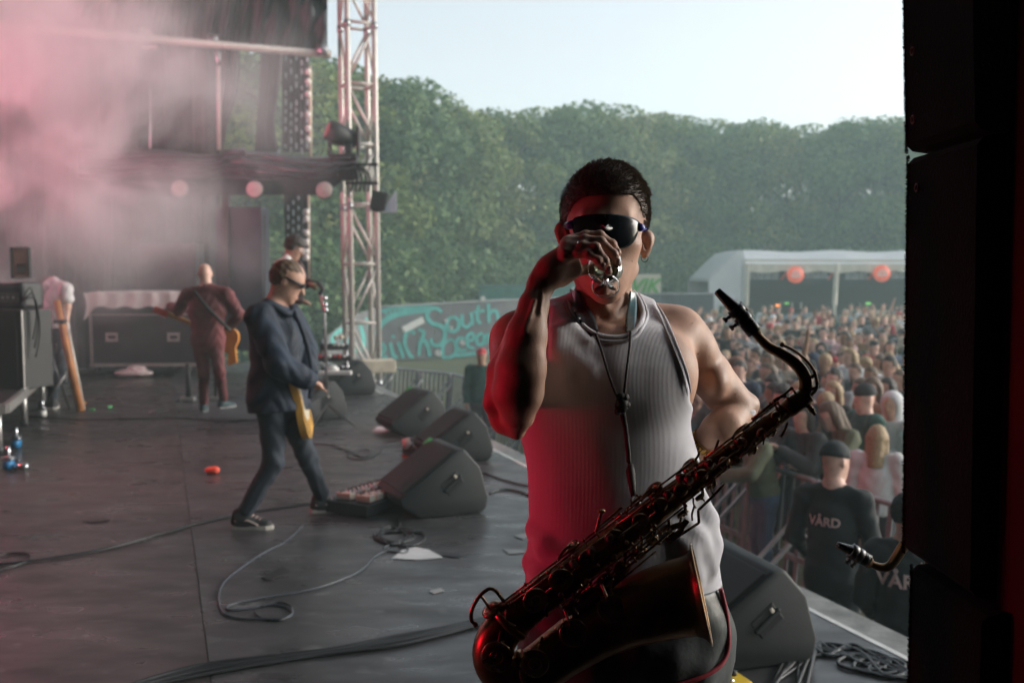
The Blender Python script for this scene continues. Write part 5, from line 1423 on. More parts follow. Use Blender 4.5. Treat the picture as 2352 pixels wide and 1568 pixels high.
VEST = SHELL0 + folds + [Prim(lambda p: (0.0007 * np.sin(p[:, 2] * 38 + p[:, 0] * 21 + 3 * np.sin(p[:, 0] * 9)) * np.sin(p[:, 0] * 33 - p[:, 2] * 12)).astype(np.float32), 0, 'a'),
    cut_poly(smooth_poly(NECKLINE), near=1.3, far=1.735), cut_poly(smooth_poly(ARMH_R), near=1.3, far=1.9), cut_poly(smooth_poly(ARMH_L), near=1.3, far=1.9),
    Prim(hem_clip, 0, 'i'), Prim(lambda p: (p[:, 2] - P(1400, 668, 1.74).z).astype(np.float32), 0, 'i')]
v, q = polygonize(VEST, axis(lo.x, hi.x, .0034), axis(1.55, 1.92, .0034), axis(zt - .03, P(1400, 640, 1.74).z, .0034))
vest = mesh_np('vest', v, q, knit, player, relax=1)
# bound edges of the vest
def edging(name, pts, w_=.0052, parent=vest, off=.0015, mat=None, flat=None):
    cc = []
    for x, y in pts:
        p, n = on_surface(SHELL0, x, y, 1.3, off)
        cc.append(p)
    cc = catmull(cc, 3); m_ = len(cc)
    MB().tube(cc, [w_ * min(1, .15 + (m_ - 1 - i) / 5, .15 + i / 5) for i in range(m_)], 8).build(name, mat or knit, parent)
nl = smooth_poly(NECKLINE[2:-1])
edging('neck_binding', nl[::2])
edging('neck_binding', [(x + (1 if x > 1400 else -1) * (9 if y < 745 else 3), y + (9 if y > 740 else 3)) for x, y in nl[::2]], .0035)
ah = smooth_poly(ARMH_L[1:8])
ah = ah[:-1]
edging('armhole_binding', ah[::2], .0030); edging('armhole_binding', [(x - 9, y + 1) for x, y in ah[::2]], .0018)
ar = smooth_poly(ARMH_R[2:6])
edging('armhole_binding', ar[::2], .0036); edging('armhole_binding', [(x + 9, y + 1) for x, y in ar[::2]], .0018)

# ---- shorts
jersey = pm('dark_green_sports_cloth', (0.012, 0.020, 0.021), .42, 0, .3, 6, .35, 40, sheen=.3, dist=.004)
piping = pm('dark_red_piping', (0.28, 0.015, 0.03), .6, 0, .2, 30)
ssec = [sec(*t) for t in TORSO[-2:]] + [sec(*t) for t in LOWER]
zs_ = P(1440, 1325, PD).z
SH = [loft(ssec, power=2.4, round_=.03, infl=.0035),
      cap(hR + V(0, 0, .03), hR.lerp(kR, .36), .096, .096, .04), cap(hL + V(0, 0, .03), hL.lerp(kL, .36), .096, .096, .04)]
zc = P(1640, 1512, PD).z
def short_clip(p):
    cxs = xm
    side = np.abs(p[:, 0] - cxs)
    bottom = zc - .13 + np.clip((side - .10) / .08, 0, 1) ** 2 * .125
    return np.maximum(p[:, 2] - zs_, bottom - p[:, 2]).astype(np.float32)
def pleats(p):
    return (0.0032 * np.sin(p[:, 0] * 95 + 6 * p[:, 2] + 2.2 * np.sin(p[:, 2] * 17)) * np.clip((zs_ - p[:, 2]) / .25, 0, 1) + .002 * np.sin(p[:, 2] * 60 + p[:, 0] * 40)).astype(np.float32)
SHORTS = SH + [Prim(pleats, 0, 'a'), Prim(short_clip, 0, 'i')]
v, q = polygonize(SHORTS, axis(lo.x, hi.x, .005), axis(1.52, 1.95, .005), axis(zc - .17, zs_ + .03, .005))
shorts = mesh_np('shorts', v, q, jersey, player, relax=2)
cc = []
for y, x in ((1352, 1655), (1409, 1668), (1466, 1673), (1500, 1669)):
    cc.append(on_surface(SH, x - 1, y, 1.3, .001)[0])
for x, y in ((1655, 1525), (1628, 1545), (1590, 1561), (1540, 1575), (1480, 1590)):
    cc.append(on_surface(SH, x - 2, y, 1.3, .002)[0])
MB().tube(catmull(cc, 5), .0042, 8).build('piping', piping, shorts)
# shoes and socks, out of the frame
shoe(aR, (-.15, -1), player); shoe(aL, (.15, -1), player)

# ---- hair: a close cap of hair with short strands
hair_br = pm('dark_brown_hair', (0.095, 0.07, 0.05), .55, 0, .4, 60, .5, 240, spec=.4, dist=.004)
HAIR0 = [E_(1390, 474, 1.737, 95, .101, 102, .02), E_(1390, 500, 1.775, 89, .075, 90, .03), E_(1391, 492, 1.688, 86, .067, 92, .02)]
HAIRCUT = [(1298, 700), (1297, 560), (1300, 520), (1306, 492), (1318, 470), (1330, 458), (1352, 450), (1392, 448), (1432, 446), (1456, 450), (1468, 468), (1474, 495), (1478, 530), (1482, 700)]
HAIR = HAIR0 + [cut_poly(HAIRCUT, near=1.3, far=1.742, k=.004), Prim(lambda p: (P(1391, 585, 1.74).z - p[:, 2]).astype(np.float32), 0, 'i')]
hl, hh = P(1270, 600, 1.74), P(1510, 350, 1.74)
v, q = polygonize(HAIR, axis(hl.x, hh.x, .003), axis(1.60, 1.88, .003), axis(hl.z, hh.z, .003))
hair = mesh_np('hair', v, q, hair_br, player, relax=1)
# strands on its outside
me = hair.data
co = np.zeros(len(me.vertices) * 3, dtype=np.float32); me.vertices.foreach_get('co', co); co = co.reshape(-1, 3)
no = np.zeros(len(me.vertices) * 3, dtype=np.float32); me.vertices.foreach_get('normal', no); no = no.reshape(-1, 3)
rg = np.random.RandomState(3)
e0 = evalf(HAIR0, (co + np.array(base)).astype(np.float32))
okv = np.nonzero(np.abs(e0) < .003)[0]
sel = rg.choice(okv, 9000)
hc = np.array(P(1391, 450, 1.74) - base)
vs, fs = [], []
crown = np.array(P(1391, 385, 1.80) - base)
for n_, i in enumerate(sel):
    p = co[i].astype(float); n = no[i].astype(float)
    down = p - crown; down /= (np.linalg.norm(down) + 1e-6)
    front = p[2] > hc[2]
    flow = down * 1.0 + n * (.28 if front else .16) + rg.normal(0, .13, 3)
    if front: flow = flow + np.array([0.25, -.45, .12])
    flow /= np.linalg.norm(flow)
    Ln = rg.uniform(.008, .017) if front else rg.uniform(.004, .010)
    s_ = np.cross(flow, n); s_ /= (np.linalg.norm(s_) + 1e-6)
    b_ = len(vs)
    vs += [p - n * .001 - s_ * .0004, p - n * .001 + s_ * .0004, p + flow * Ln * .6 + n * .001 + s_ * .0003, p + flow * Ln - n * .0005]
    fs += [(b_, b_ + 1, b_ + 2), (b_, b_ + 2, b_ + 3)]
mb = MB(); mb.add([Vector(x) + base for x in vs], fs, False)
so = mb.build('hair_strands', pm('hair_strand', (0.14, 0.11, 0.085), .5, 0, .5, 90), hair); so['kind'] = 'stuff'

# ---- sunglasses: one dark curved shield with blue hinges
bluem = pm('blue_acetate', (0.02, 0.03, 0.25), .3, 0, .1, 20)
glasses = thing('sunglasses', 'dark one-piece sunglasses with blue hinges worn by the drinking saxophonist', 'sunglasses', P(1391, 525, 1.6))
LENS = [(1313, 512), (1320, 500), (1350, 493), (1391, 491), (1432, 494), (1460, 503), (1470, 513), (1467, 530), (1458, 552), (1444, 566), (1426, 571), (1410, 564), (1400, 546), (1392, 538), (1384, 546), (1372, 562), (1352, 566), (1334, 560), (1322, 545), (1315, 528)]
def lens_pt(x, y, o=0.0):
    t = (x - 1391) / 80.0
    return P(x, y, 1.589 + .034 * t * t + .006 * ((y - 530) / 40.0) ** 2 + o)
mb = MB(); n = len(LENS)
cc = (1391, 522)
rings = [[(cc[0] + (x - cc[0]) * f_, cc[1] + (y - cc[1]) * f_) for x, y in smooth_poly(LENS + [LENS[0]])[:-1]] for f_ in (.02, .3, .65, .9, 1.0)]
m_ = len(rings[0]); vs = []; fs = []
for o_ in (0.0, .0022):
    for rgx in rings: vs += [lens_pt(x, y, o_) for x, y in rgx]
for side in (0, 1):
    b_ = side * 5 * m_
    fs.append(tuple(b_ + k for k in range(m_)))
    for i in range(4):
        for k in range(m_): fs.append((b_ + i * m_ + k, b_ + i * m_ + (k + 1) % m_, b_ + (i + 1) * m_ + (k + 1) % m_, b_ + (i + 1) * m_ + k))
for k in range(m_): fs.append((4 * m_ + k, 4 * m_ + (k + 1) % m_, 9 * m_ + (k + 1) % m_, 9 * m_ + k))
mb.add(vs, fs, True); mb.build('lens', lensm, glasses)
for sgn, hx, hy, ex, ey in ((-1, 1303, 518, 1290, 545), (1, 1474, 523, 1488, 548)):
    a = lens_pt(1391 + sgn * 76, hy); b_ = P(hx, hy, 1.645)
    MB().tube([P(1391 + sgn * 75, hy - 2, 1.622), b_], [.0075, .0062], 10).build('hinge', bluem, glasses)
    mb = MB(); mb.tube([P(hx + math.cos(t) * 6, hy - 1 + math.sin(t) * 4.4, 1.636) for t in [k * math.pi / 6 for k in range(12)]], .0008, 6, closed=True); mb.build('rivet', silver, glasses)
    MB().tube([b_, P(hx - sgn * -3, hy + 3, 1.70), P(hx + sgn * 8, hy + 2, 1.755), P(hx + sgn * 6, hy + 14, 1.78)], [.005, .0035, .0035, .003], 8).build('temple_arm', bluem, glasses)
# ---- earring, finger ring, wristband
er = thing('earring', 'small dark hoop earring in the earlobe of the saxophonist', 'earring', P(1482, 592, 1.735))
ring('hoop', P(1481, 593, 1.735), CZ * 1 + CX * .5, .0062, .0010, darkm, er)
fr = thing('finger_ring', 'thin silver ring on the finger that grips the glass', 'ring', P(1327, 566, 1.50))
ring('band', P(1329, 567, 1.502), P(1368, 568, 1.494) - P(1300, 572, 1.512), .0077, .0010, silver, fr)

gold = pm('orange_fabric_band', (0.62, 0.30, 0.03), .6, 0, .12, 60)
ink = pm('black_print', (0.012, 0.010, 0.010), .6, 0, .1, 20)
wc, wa = P(1617, 1015, 1.777), (P(1600, 1030, 1.79) - P(1650, 985, 1.755)).normalized()
band = thing('wristband', 'orange festival wristband with black print on the wrist behind the saxophone', 'wristband', wc)
wx = (-CZ - wa * (-CZ).dot(wa)).normalized(); wy = wa.cross(wx)
def wpt(t, h, r=.0265): return wc + (wx * math.cos(t) + wy * math.sin(t)) * r + wa * h
MB().grid(lambda a, b: wpt(a * 2 * math.pi, (b - .5) * .013, .0262), 41, 2).build('strap', gold, band)

sg = 1 if wy.dot(CX) * 1 > 0 else -1
text_mesh('lettering', 'ARTIST JULI', ink, band, .0125, lambda x, y: wpt(sg * (x / .0265 - .1), (y) * (1 if wa.dot(CY) > 0 else -1) * 1.0, .0265), bold=True)

# ---- neck strap with cords
strapm = pm('black_neck_strap_pad', (0.012, 0.020, 0.024), .35, 0, .3, 30, .2, 100)
cordm = pm('black_cord', (0.01, 0.01, 0.01), .7, 0, .2, 80)
FULL = BODY + VEST[:-2]
FULLB = torso_prims(.006) + NECKP
strap = thing('neck_strap', 'black padded neck strap with cords that carries the saxophone', 'neck strap', P(1420, 760, 1.62))
def ribbon(name, ctr, widths, mat, off, th=.003):
    rows = []
    for (x, y), (wx_, wy_) in zip(ctr, widths):
        row = [on_surface(FULLB, x + wx_ * t, y + wy_ * t, 1.3, off)[0] for t in (-1, -.5, 0, .5, 1)]
        rows.append(row)
    cols = [catmull([r[i] for r in rows], 4) for i in range(5)]
    m = len(cols[0]); vs = [cols[i][j] for j in range(m) for i in range(5)] + [cols[i][j] - (-CZ) * th for j in range(m) for i in range(5)]
    fs = [(j * 5 + i, j * 5 + i + 1, (j + 1) * 5 + i + 1, (j + 1) * 5 + i) for j in range(m - 1) for i in range(4)]
    o = m * 5
    fs += [(o + b, o + a, o + d, o + c) for a, b, c, d in fs]
    fs += [(j * 5, (j + 1) * 5, o + (j + 1) * 5, o + j * 5) for j in range(m - 1)] + [(j * 5 + 4, o + j * 5 + 4, o + (j + 1) * 5 + 4, (j + 1) * 5 + 4) for j in range(m - 1)]
    return MB().add(vs, fs, True).build(name, mat, strap)
ribbon('strap_pad', [(1322, 668), (1332, 705), (1348, 740), (1366, 772)], [(13, 3), (17, -4), (17, -7), (9, -6)], strapm, .005)
ribbon('strap_pad', [(1449, 672), (1450, 700), (1449, 735), (1448, 765)], [(8, 2), (11, 2), (12, 1), (11, 0)], pm('teal_black_leather', (0.02, 0.07, 0.08), .25, 0, .3, 12), .005)
CH = [let_out(q, .002) for q in SHELL0 + folds] + NECKP
def cord(pts, r=.0022, off=.005, name='cord'):
    MB().tube(catmull([on_surface(CH, x, y, 1.3, off)[0] for x, y in pts], 4), r, 7).build(name, cordm, strap)
cord([(1366, 772), (1378, 800), (1394, 850), (1410, 895), (1424, 922)]); cord([(1448, 765), (1445, 800), (1437, 860), (1431, 918)])
k0 = on_surface(CH, 1427, 926, 1.3, .008)[0]
mb = MB()
for i in range(7):
    a = i * .9; mb.sph(k0 + CX * .0075 * math.cos(a) * (1 if i < 4 else .7) + CY * (.011 * math.sin(a * 1.7)), .0065 + .0012 * (i % 3), 8)
mb.sph(k0, .0115, 10, (1, .8, 1.2)); mb.build('cord_adjuster', cordm, strap)
cord([(1430, 945), (1436, 980), (1440, 1020), (1444, 1060)], .0042); cord([(1426, 945), (1434, 980), (1441, 1020), (1445, 1066)], .0030, .006)
k1 = on_surface(CH, 1446, 1080, 1.3, .010)[0]; k2 = P(1455, 1140, 1.60); k3 = P(1462, 1160, 1.545)
MB().tube([k1 + CY * .012, k1, k1 * .5 + k2 * .5, k2], [.004, .0075, .0065, .004], 8).build('swivel', cordm, strap)
MB().tube(catmull([k2, P(1450, 1150, 1.56), k3, P(1470, 1150, 1.55), P(1462, 1136, 1.57)], 5), .0022, 6).build('hook', darkm, strap)

# ---- the small stemmed glass, held to the lips
glassm = bpy.data.materials.new('thin_clear_glass'); glassm.use_nodes = True
gn_, gl2 = glassm.node_tree.nodes, glassm.node_tree.links
gn_.remove(gn_['Principled BSDF'])
ga = gn_.new('ShaderNodeBsdfTransparent'); ga.inputs[0].default_value = (.93, .95, .93, 1)
gg_ = gn_.new('ShaderNodeBsdfGlossy'); gg_.inputs['Roughness'].default_value = .04
gf = gn_.new('ShaderNodeFresnel'); gf.inputs[0].default_value = 1.45
gm_ = gn_.new('ShaderNodeMixShader'); gl2.new(gf.outputs[0], gm_.inputs[0]); gl2.new(ga.outputs[0], gm_.inputs[1]); gl2.new(gg_.outputs[0], gm_.inputs[2]); gl2.new(gm_.outputs[0], gn_['Material Output'].inputs[0])
glass2 = bpy.data.materials.new('thick_clear_glass'); glass2.use_nodes = True
q_ = glass2.node_tree.nodes['Principled BSDF']; q_.inputs['Transmission Weight'].default_value = 1; q_.inputs['Roughness'].default_value = .05; q_.inputs['IOR'].default_value = 1.5
drinkm = bpy.data.materials.new('pale_yellow_drink'); drinkm.use_nodes = True
gb = drinkm.node_tree.nodes['Principled BSDF']; gb.inputs['Transmission Weight'].default_value = .55; gb.inputs['Roughness'].default_value = .25; gb.inputs['Base Color'].default_value = (.82, .78, .52, 1); gb.inputs['IOR'].default_value = 1.2
cup = thing('wine_glass', 'small clear stemmed glass of pale drink tipped against the lips', 'glass', P(1391, 657, 1.5))
g0 = P(1391, 657, 1.492)          # centre of the foot
gax = (P(1389, 560, 1.595) - g0).normalized()
gx_ = gax.orthogonal().normalized(); gy_ = gax.cross(gx_)
def lathe(name, prof, mat, parent, n=32):
    MB().grid(lambda a, b: (lambda h, r: g0 + gax * h + (gx_ * math.cos(2 * math.pi * b) + gy_ * math.sin(2 * math.pi * b)) * r)(*prof[int(round(a * (len(prof) - 1)))]), len(prof), n).build(name, mat, parent)
lathe('foot', [(-.0004, .0001), (-.0004, .0195), (-.0003, .0212), (.0002, .0212), (.0004, .0195), (.0012, .008), (.005, .0038)], glass2, cup)
lathe('stem', [(.0045, .0044), (.010, .0036), (.016, .0042), (.020, .0070)], glass2, cup)
lathe('bowl', [(.020, .0070), (.024, .014), (.032, .0225), (.046, .0268), (.062, .0262), (.085, .0245), (.103, .0235), (.103, .0227), (.085, .0237), (.062, .0254), (.046, .0259), (.033, .0215), (.026, .013), (.0235, .0002)], glassm, cup)
lathe('drink', [(.0245, .0002), (.0268, .0125), (.0335, .0208), (.046, .0252), (.060, .0247), (.066, .0243), (.066, .0002)], drinkm, cup)

# fingernails
nailm = pm('fingernail', (.55, .38, .34), .25, 0, .05, 40, coat=.4)
for (x, y, d, ang) in ((1418, 576, 1.527, .9), (1419, 600, 1.503, 1.15), (1398, 617, 1.489, 1.15), (1384, 609, 1.484, .8)):
    M = np.array(Matrix.Rotation(-ang, 3, CZ) @ CM)
    c = P(x, y, d - .0052)
    mb = MB(); mb.sph((0, 0, 0), 1, 10)
    vs_ = [c + Vector((M @ np.array([q[0] * .0048, q[1] * .0036, q[2] * .0012]))) for q in mb.v]
    mb.v = [tuple(q) for q in vs_]; mb.build('fingernail', nailm, player)
for (x, y, r_) in ((1604, 812, .0012), (1700, 862, .001), (1690, 905, .0009), (1180, 862, .001), (1212, 792, .0009), (1590, 742, .0008), (1452, 600, .0009)):
    p, n_ = on_surface(BODY, x, y, 1.3, 0)
    MB().sph(p, r_, 6).build('mole', pm('brown_mole', (.12, .05, .03), .6, 0, .1, 9), player)
# ------------------------------------------------------------------ tenor saxophone in front of the player
brass = pm('dark_lacquered_brass', (0.20, 0.12, 0.06), .34, 1, .45, 14, .12, 60, rvar=.12, dist=.002)
brass2 = pm('worn_brass_key', (0.32, 0.21, 0.125), .30, 1, .4, 40, rvar=.12)
brass3 = pm('dark_brass_rod', (0.20, 0.14, 0.09), .28, 1, .3, 50, rvar=.1)
ebon = pm('black_ebonite', (0.008, 0.008, 0.009), .28, 0, .2, 30, spec=.5)
pearl = pm('pearl_touch', (0.55, 0.48, 0.38), .2, 0, .15, 60, coat=.5)
cork = pm('cork', (0.22, 0.13, 0.07), .8, 0, .3, 120)
DS = 1.50
PX = DS / FPX
sax = thing('saxophone', 'dark brass tenor saxophone hanging slantwise across the player with its black mouthpiece up', 'saxophone', P(1300, 1400, DS))
def S(x, y, o=0.0): return P(x, y, DS - o)
A0, A1 = V(1835, 920, 0), V(1167, 1428, 0)
ad = (A1 - A0).normalized(); an = V(ad.y, -ad.x, 0)          # an points to the upper left side of the tube
if an.y > 0: an = -an
def rad(t): return 17 + 29 * t
def A(t, w_=0.0, o=0.0):
    c = A0.lerp(A1, t) + an * w_
    return S(c.x, c.y, o)
axis_w = (A(1) - A(0)).normalized(); an_w = (A(0, 10) - A(0)).normalized(); to_w = -CZ
def part(name, mb, mat, parent=sax): return mb.build(name, mat, parent)
# body tube, bow, bell
path = [(1835, 920, 17), (1700, 1022.6, 22.8), (1500, 1174.7, 31.5), (1300, 1326.8, 40), (1200, 1402, 44.5), (1165, 1434, 46), (1139, 1470, 47.5), (1134, 1508, 49), (1152, 1538, 51), (1190, 1551, 53), (1232, 1538, 55), (1300, 1490, 59), (1370, 1444, 66), (1440, 1410, 75), (1505, 1388, 83)]
ps, rs = catmull([S(x, y, 0) for x, y, r in path], 5, [r for x, y, r in path])
MB().tube(ps[:26], [r * PX for r in rs[:26]], 40, caps=False).build('body_tube', brass, sax)
MB().tube(ps[25:58], [r * PX * 1.0 for r in rs[25:58]], 40, caps=False).build('bow', brass, sax)
bell = [(1232, 1538, 55), (1300, 1490, 59), (1370, 1444, 66), (1440, 1410, 75), (1505, 1388, 83), (1550, 1375, 87), (1580, 1369, 90), (1596, 1367, 95), (1605, 1365.5, 104), (1611, 1364.5, 114)]
# the rim tilts: its near side turned a little towards the viewer
bdir = (S(1640, 1356, 0) - S(1580, 1369, 0)).normalized()
def bell_ring(cx_, cy_, r, f, n=48, dr=0.0):
    c = S(cx_, cy_, 0)
    d0 = (S(1505, 1388, 0) - S(1370, 1444, 0)).normalized()
    d = d0.lerp((bdir + to_w * .16).normalized(), f).normalized()
    x = (to_w - d * to_w.dot(d)).normalized(); y = d.cross(x)
    return [c + (x * math.cos(2 * math.pi * k / n) + y * math.sin(2 * math.pi * k / n)) * (r * PX + dr) for k in range(n)]
rings = [bell_ring(x, y, r, max(0, min(1, (x - 1440) / 150))) for x, y, r in bell[1:]]
rin = [bell_ring(x, y, r, max(0, min(1, (x - 1440) / 150)), dr=-.0012) for x, y, r in bell[1:]][::-1]
allr = rings + rin; vs = [v for r_ in allr for v in r_]; n = 48
fs = [(i * n + k, i * n + (k + 1) % n, (i + 1) * n + (k + 1) % n, (i + 1) * n + k) for i in range(len(allr) - 1) for k in range(n)]
be = MB().add(vs, fs, True).build('bell', brass, sax)
lip = bell_ring(1611, 1364.5, 114.5, 1)
MB().tube(lip, .0016, 8, closed=True).build('rim_wire', brass2, be)
for (x, y, r) in ((1205, 1545, 55.5), (1170, 1430, 47.8)):
    i = min(range(len(ps)), key=lambda q: (ps[q] - S(x, y)).length)
    t = (ps[i + 1] - ps[i - 1]).normalized()
    MB().tube([ps[i] - t * .006, ps[i] - t * .004, ps[i] + t * .004, ps[i] + t * .006], [r * PX, r * PX + .0022, r * PX + .0022, r * PX], 40, caps=False).build('bow_ferrule', brass2, sax)
# receiver and clamp
MB().tube([A(-.030), A(-.028), A(.03), A(.045)], [.0118, .0142, .0146, .0128], 24).build('receiver', brass, sax)
mb = MB(); mb.tube([A(-.012, -20, .004), A(-.012, -34, .004)], .0045, 10); mb.tube([A(-.012, -34, .004), A(-.012, -42, .004)], [.0055, .0028], 10); mb.sph(A(-.012, -45, .004), .0035, 8)
part('clamp_screw', mb, brass2)
def rod(t0, t1, w0, o, r=.0016, w1=None, mat=None, name='rod'):
    MB().tube([A(t0, w0, o), A(t1, w0 if w1 is None else w1, o)], r, 8).build(name, mat or brass3, sax)
def post(t, w_, o, ball=.0030):
    c = A(t, w_, o); b_ = A(t, w_ * .25, o * .3)
    mb = MB(); mb.tube([b_, c], [.0022, .0014], 6); mb.sph(c, ball, 8); mb.build('post', brass2, sax)
def rr(t): return rad(t) * PX
# rods along the tube
rod(.60, .985, 44, .014, .0016); rod(.60, .985, 37, .022, .0015)
rod(.33, .62, 38, .020); rod(.05, .30, 26, .016); rod(.10, .34, 19, .022, .0013)
rod(.34, .60, 20, .030, .0017, 26); rod(.62, .96, 22, .036, .0016, 30); rod(.20, .55, -6, .030, .0014, -4)
rod(.10, .42, -20, .020, .0015, -28); rod(.42, .78, -34, .024, .0015, -40); rod(.55, .93, 2, .040, .0015)
rod(-.005, .13, 33, .012, .0023, 31, name='octave_rod')
for t, w_, o in ((.60, 44, .014), (.70, 45, .014), (.80, 45, .014), (.90, 45, .014), (.985, 44, .014), (.66, 38, .022), (.86, 38, .022), (.98, 37, .022), (.33, 38, .020), (.45, 38, .020), (.56, 38, .020), (.05, 26, .016), (.17, 26, .016), (.30, 26, .016), (.34, 20, .030), (.48, 23, .030), (.60, 26, .030), (.62, 22, .036), (.79, 26, .036), (.96, 30, .036), (.20, -6, .030), (.38, -5, .030), (.55, -4, .030), (.10, -20, .020), (.26, -24, .020), (.42, -28, .020), (.42, -34, .024), (.60, -37, .024), (.78, -40, .024), (.72, 2, .040), (.93, 2, .040), (-.005, 33, .012), (.06, 33, .012), (.13, 31, .012), (.02, 20, .014), (.24, 20, .02)):
    post(t, w_, o)
def cupkey(c, nrm, r, arm_to=None, ringr=None, name='key_cup', mat=None, th=.0042):
    nrm = Vector(nrm).normalized(); c = Vector(c)
    mb = MB()
    mb.tube([c - nrm * th * .8, c, c + nrm * th * .25, c + nrm * th * .45], [r * .93, r, r * .95, r * .55], 24)
    o = mb.build(name, mat or brass2, sax)
    x = nrm.orthogonal().normalized(); y = nrm.cross(x)
    MB().tube([c + nrm * th * .45 + (x * math.cos(k * math.pi / 8) + y * math.sin(k * math.pi / 8)) * r * .42 for k in range(16)], r * .05 + .0003, 5, closed=True).build('cup_ring', brass2, o)
    if arm_to is not None:
        a = Vector(arm_to); m_ = (a + c) / 2 + nrm * .004
        MB().tube(catmull([c + nrm * th * .6, m_, a], 4), [.0024] * 9, 6).build('key_arm', brass3, o)
    return o
face = (to_w * 1.0 - an_w * .35).normalized()
for t, w_, r, tw, o in ((.075, 4, .0072, -16, .018), (.135, -9, .0082, -20, .018), (.195, 2, .0085, 20, .022), (.265, -10, .0095, -24, .022), (.335, -2, .0100, 20, .026), (.405, 0, .0112, 22, .030), (.475, 2, .0122, 22, .032), (.545, 0, .0130, 24, .034), (.63, 3, .0155, 24, .038), (.72, 2, .0165, 26, .041), (.815, 4, .0185, 28, .044), (.905, 2, .0190, 30, .046)):
    cupkey(A(t, w_, o), (face + axis_w * (.12 * math.sin(t * 40))).normalized(), r, A(t + .01, tw, o - .006))
# palm and side cups seen from their edge on the upper side
for t, w_, r, o in ((.345, 34, .0145, .010), (.462, 40, .0150, .010), (.16, 27, .0075, .008), (.735, 50, .0125, .004)):
    cupkey(A(t, w_, o), (an_w + to_w * .35 + axis_w * .1).normalized(), r, A(t + .05, w_ - 4, o + .006))
# cups on the lower side
for t, w_, r, o in ((.115, -24, .0088, .006), (.185, -30, .0095, .006), (.33, -36, .0088, .006), (.375, -40, .0080, .010), (.44, -46, .0100, .008), (.50, -50, .0095, .012)):
    cupkey(A(t, w_, o), (-an_w + to_w * .5).normalized(), r, A(t - .02, w_ + 16, o + .008))
# finger touches
for t, w_, o in ((.235, -22, .026), (.30, 10, .034), (.37, 11, .036), (.44, 12, .038), (.385, 24, .030), (.64, 14, .046), (.70, 15, .047), (.76, 16, .048)):
    c = A(t, w_, o); mb = MB(); mb.tube([c, c + face * .003], [.0072, .0078], 16); o_ = mb.build('touch', brass2, sax)
    MB().tube([c + face * .003, c + face * .0042, c + face * .0048], [.0060, .0056, .0030], 16).build('pearl', pearl, o_)
def lever(pts, r=.0022, name='lever', mat=None, n=6, par=None):
    MB().tube(catmull([A(*p) for p in pts], 5), r, n).build(name, mat or brass3, par or sax)
lever([(.50, 46, .012), (.53, 44, .014), (.555, 40, .018)]); lever([(.615, 70, .016), (.63, 62, .016), (.645, 52, .014), (.66, 42, .014)], .0028)
MB().sph(A(.613, 73, .016), .0055, 8, (1.2, 1, .7)).build('thumb_hook', brass2, sax)
lever([(.56, 52, .012), (.60, 50, .012), (.66, 46, .012)], .0022); lever([(.30, 46, .01), (.31, 40, .012), (.33, 34, .014)], .0018); lever([(.24, 40, .01), (.25, 34, .012), (.27, 24, .014)], .002)
lever([(.30, -48, .012), (.34, -54, .014), (.40, -60, .012)], .0022); lever([(.05, -6, .024), (.09, -14, .027), (.13, -18, .024), (.15, -30, .016)], .0014)
lever([(.15, -6, .026), (.19, -16, .030), (.22, -22, .026), (.24, -34, .016)], .0014); lever([(.02, 26, .014), (.04, 34, .012), (.07, 35, .010)], .002)
lever([(.40, -46, .016), (.42, -58, .014), (.43, -70, .010)], .0016); lever([(.45, -50, .018), (.47, -64, .014), (.485, -76, .008)], .0016)
for a_ in (.33, .36, .39, .42): lever([(a_, -30, .022), (a_ + .01, -42, .022), (a_ + .012, -52, .012)], .0014)
# little-finger table: four plates
for i, (t, w_) in enumerate(((.455, -66), (.48, -74), (.505, -70), (.475, -58))):
    c = A(t, w_, .018); M = Matrix((axis_w, an_w, to_w)).transposed()
    MB().box(c, (.017, .009, .0022), M @ Matrix.Rotation(.2 * (i - 1.5), 3, 'Z'), .0008).build('finger_plate', brass2, sax)
MB().tube([A(.42, -84, .012), A(.52, -78, .012)], .0022, 8).build('table_rod', brass3, sax)
mb = MB(); mb.tube([A(.42, -84, .012), A(.40, -60, .016)], .0022, 8); mb.tube([A(.47, -82, .012), A(.455, -60, .018)], .0018, 8); mb.build('table_arm', brass3, sax)
lever([(.06, -24, .012), (.085, -36, .012), (.10, -40, .012)], .0022)
# side key boards between tube and bell
rod(.54, .80, -54, .020, .0016, -58); rod(.50, .70, -64, .014, .0014, -66)
for t in (.54, .66, .80): post(t, -55, .020)
# bell brace
cbr = (S(1330, 1385, .0)); mb = MB()
mb.tube([cbr + (axis_w * math.cos(k * math.pi / 10) + an_w * math.sin(k * math.pi / 10)) * .013 + to_w * .012 for k in range(20)], .0022, 6, closed=True)
mb.tube([A(.74, -38, .012), cbr + an_w * .013 + to_w * .012], .0022, 6); mb.tube([cbr - an_w * .013 + to_w * .012, S(1350, 1420, .030)], .0022, 6)
mb.build('bell_brace', brass2, sax)
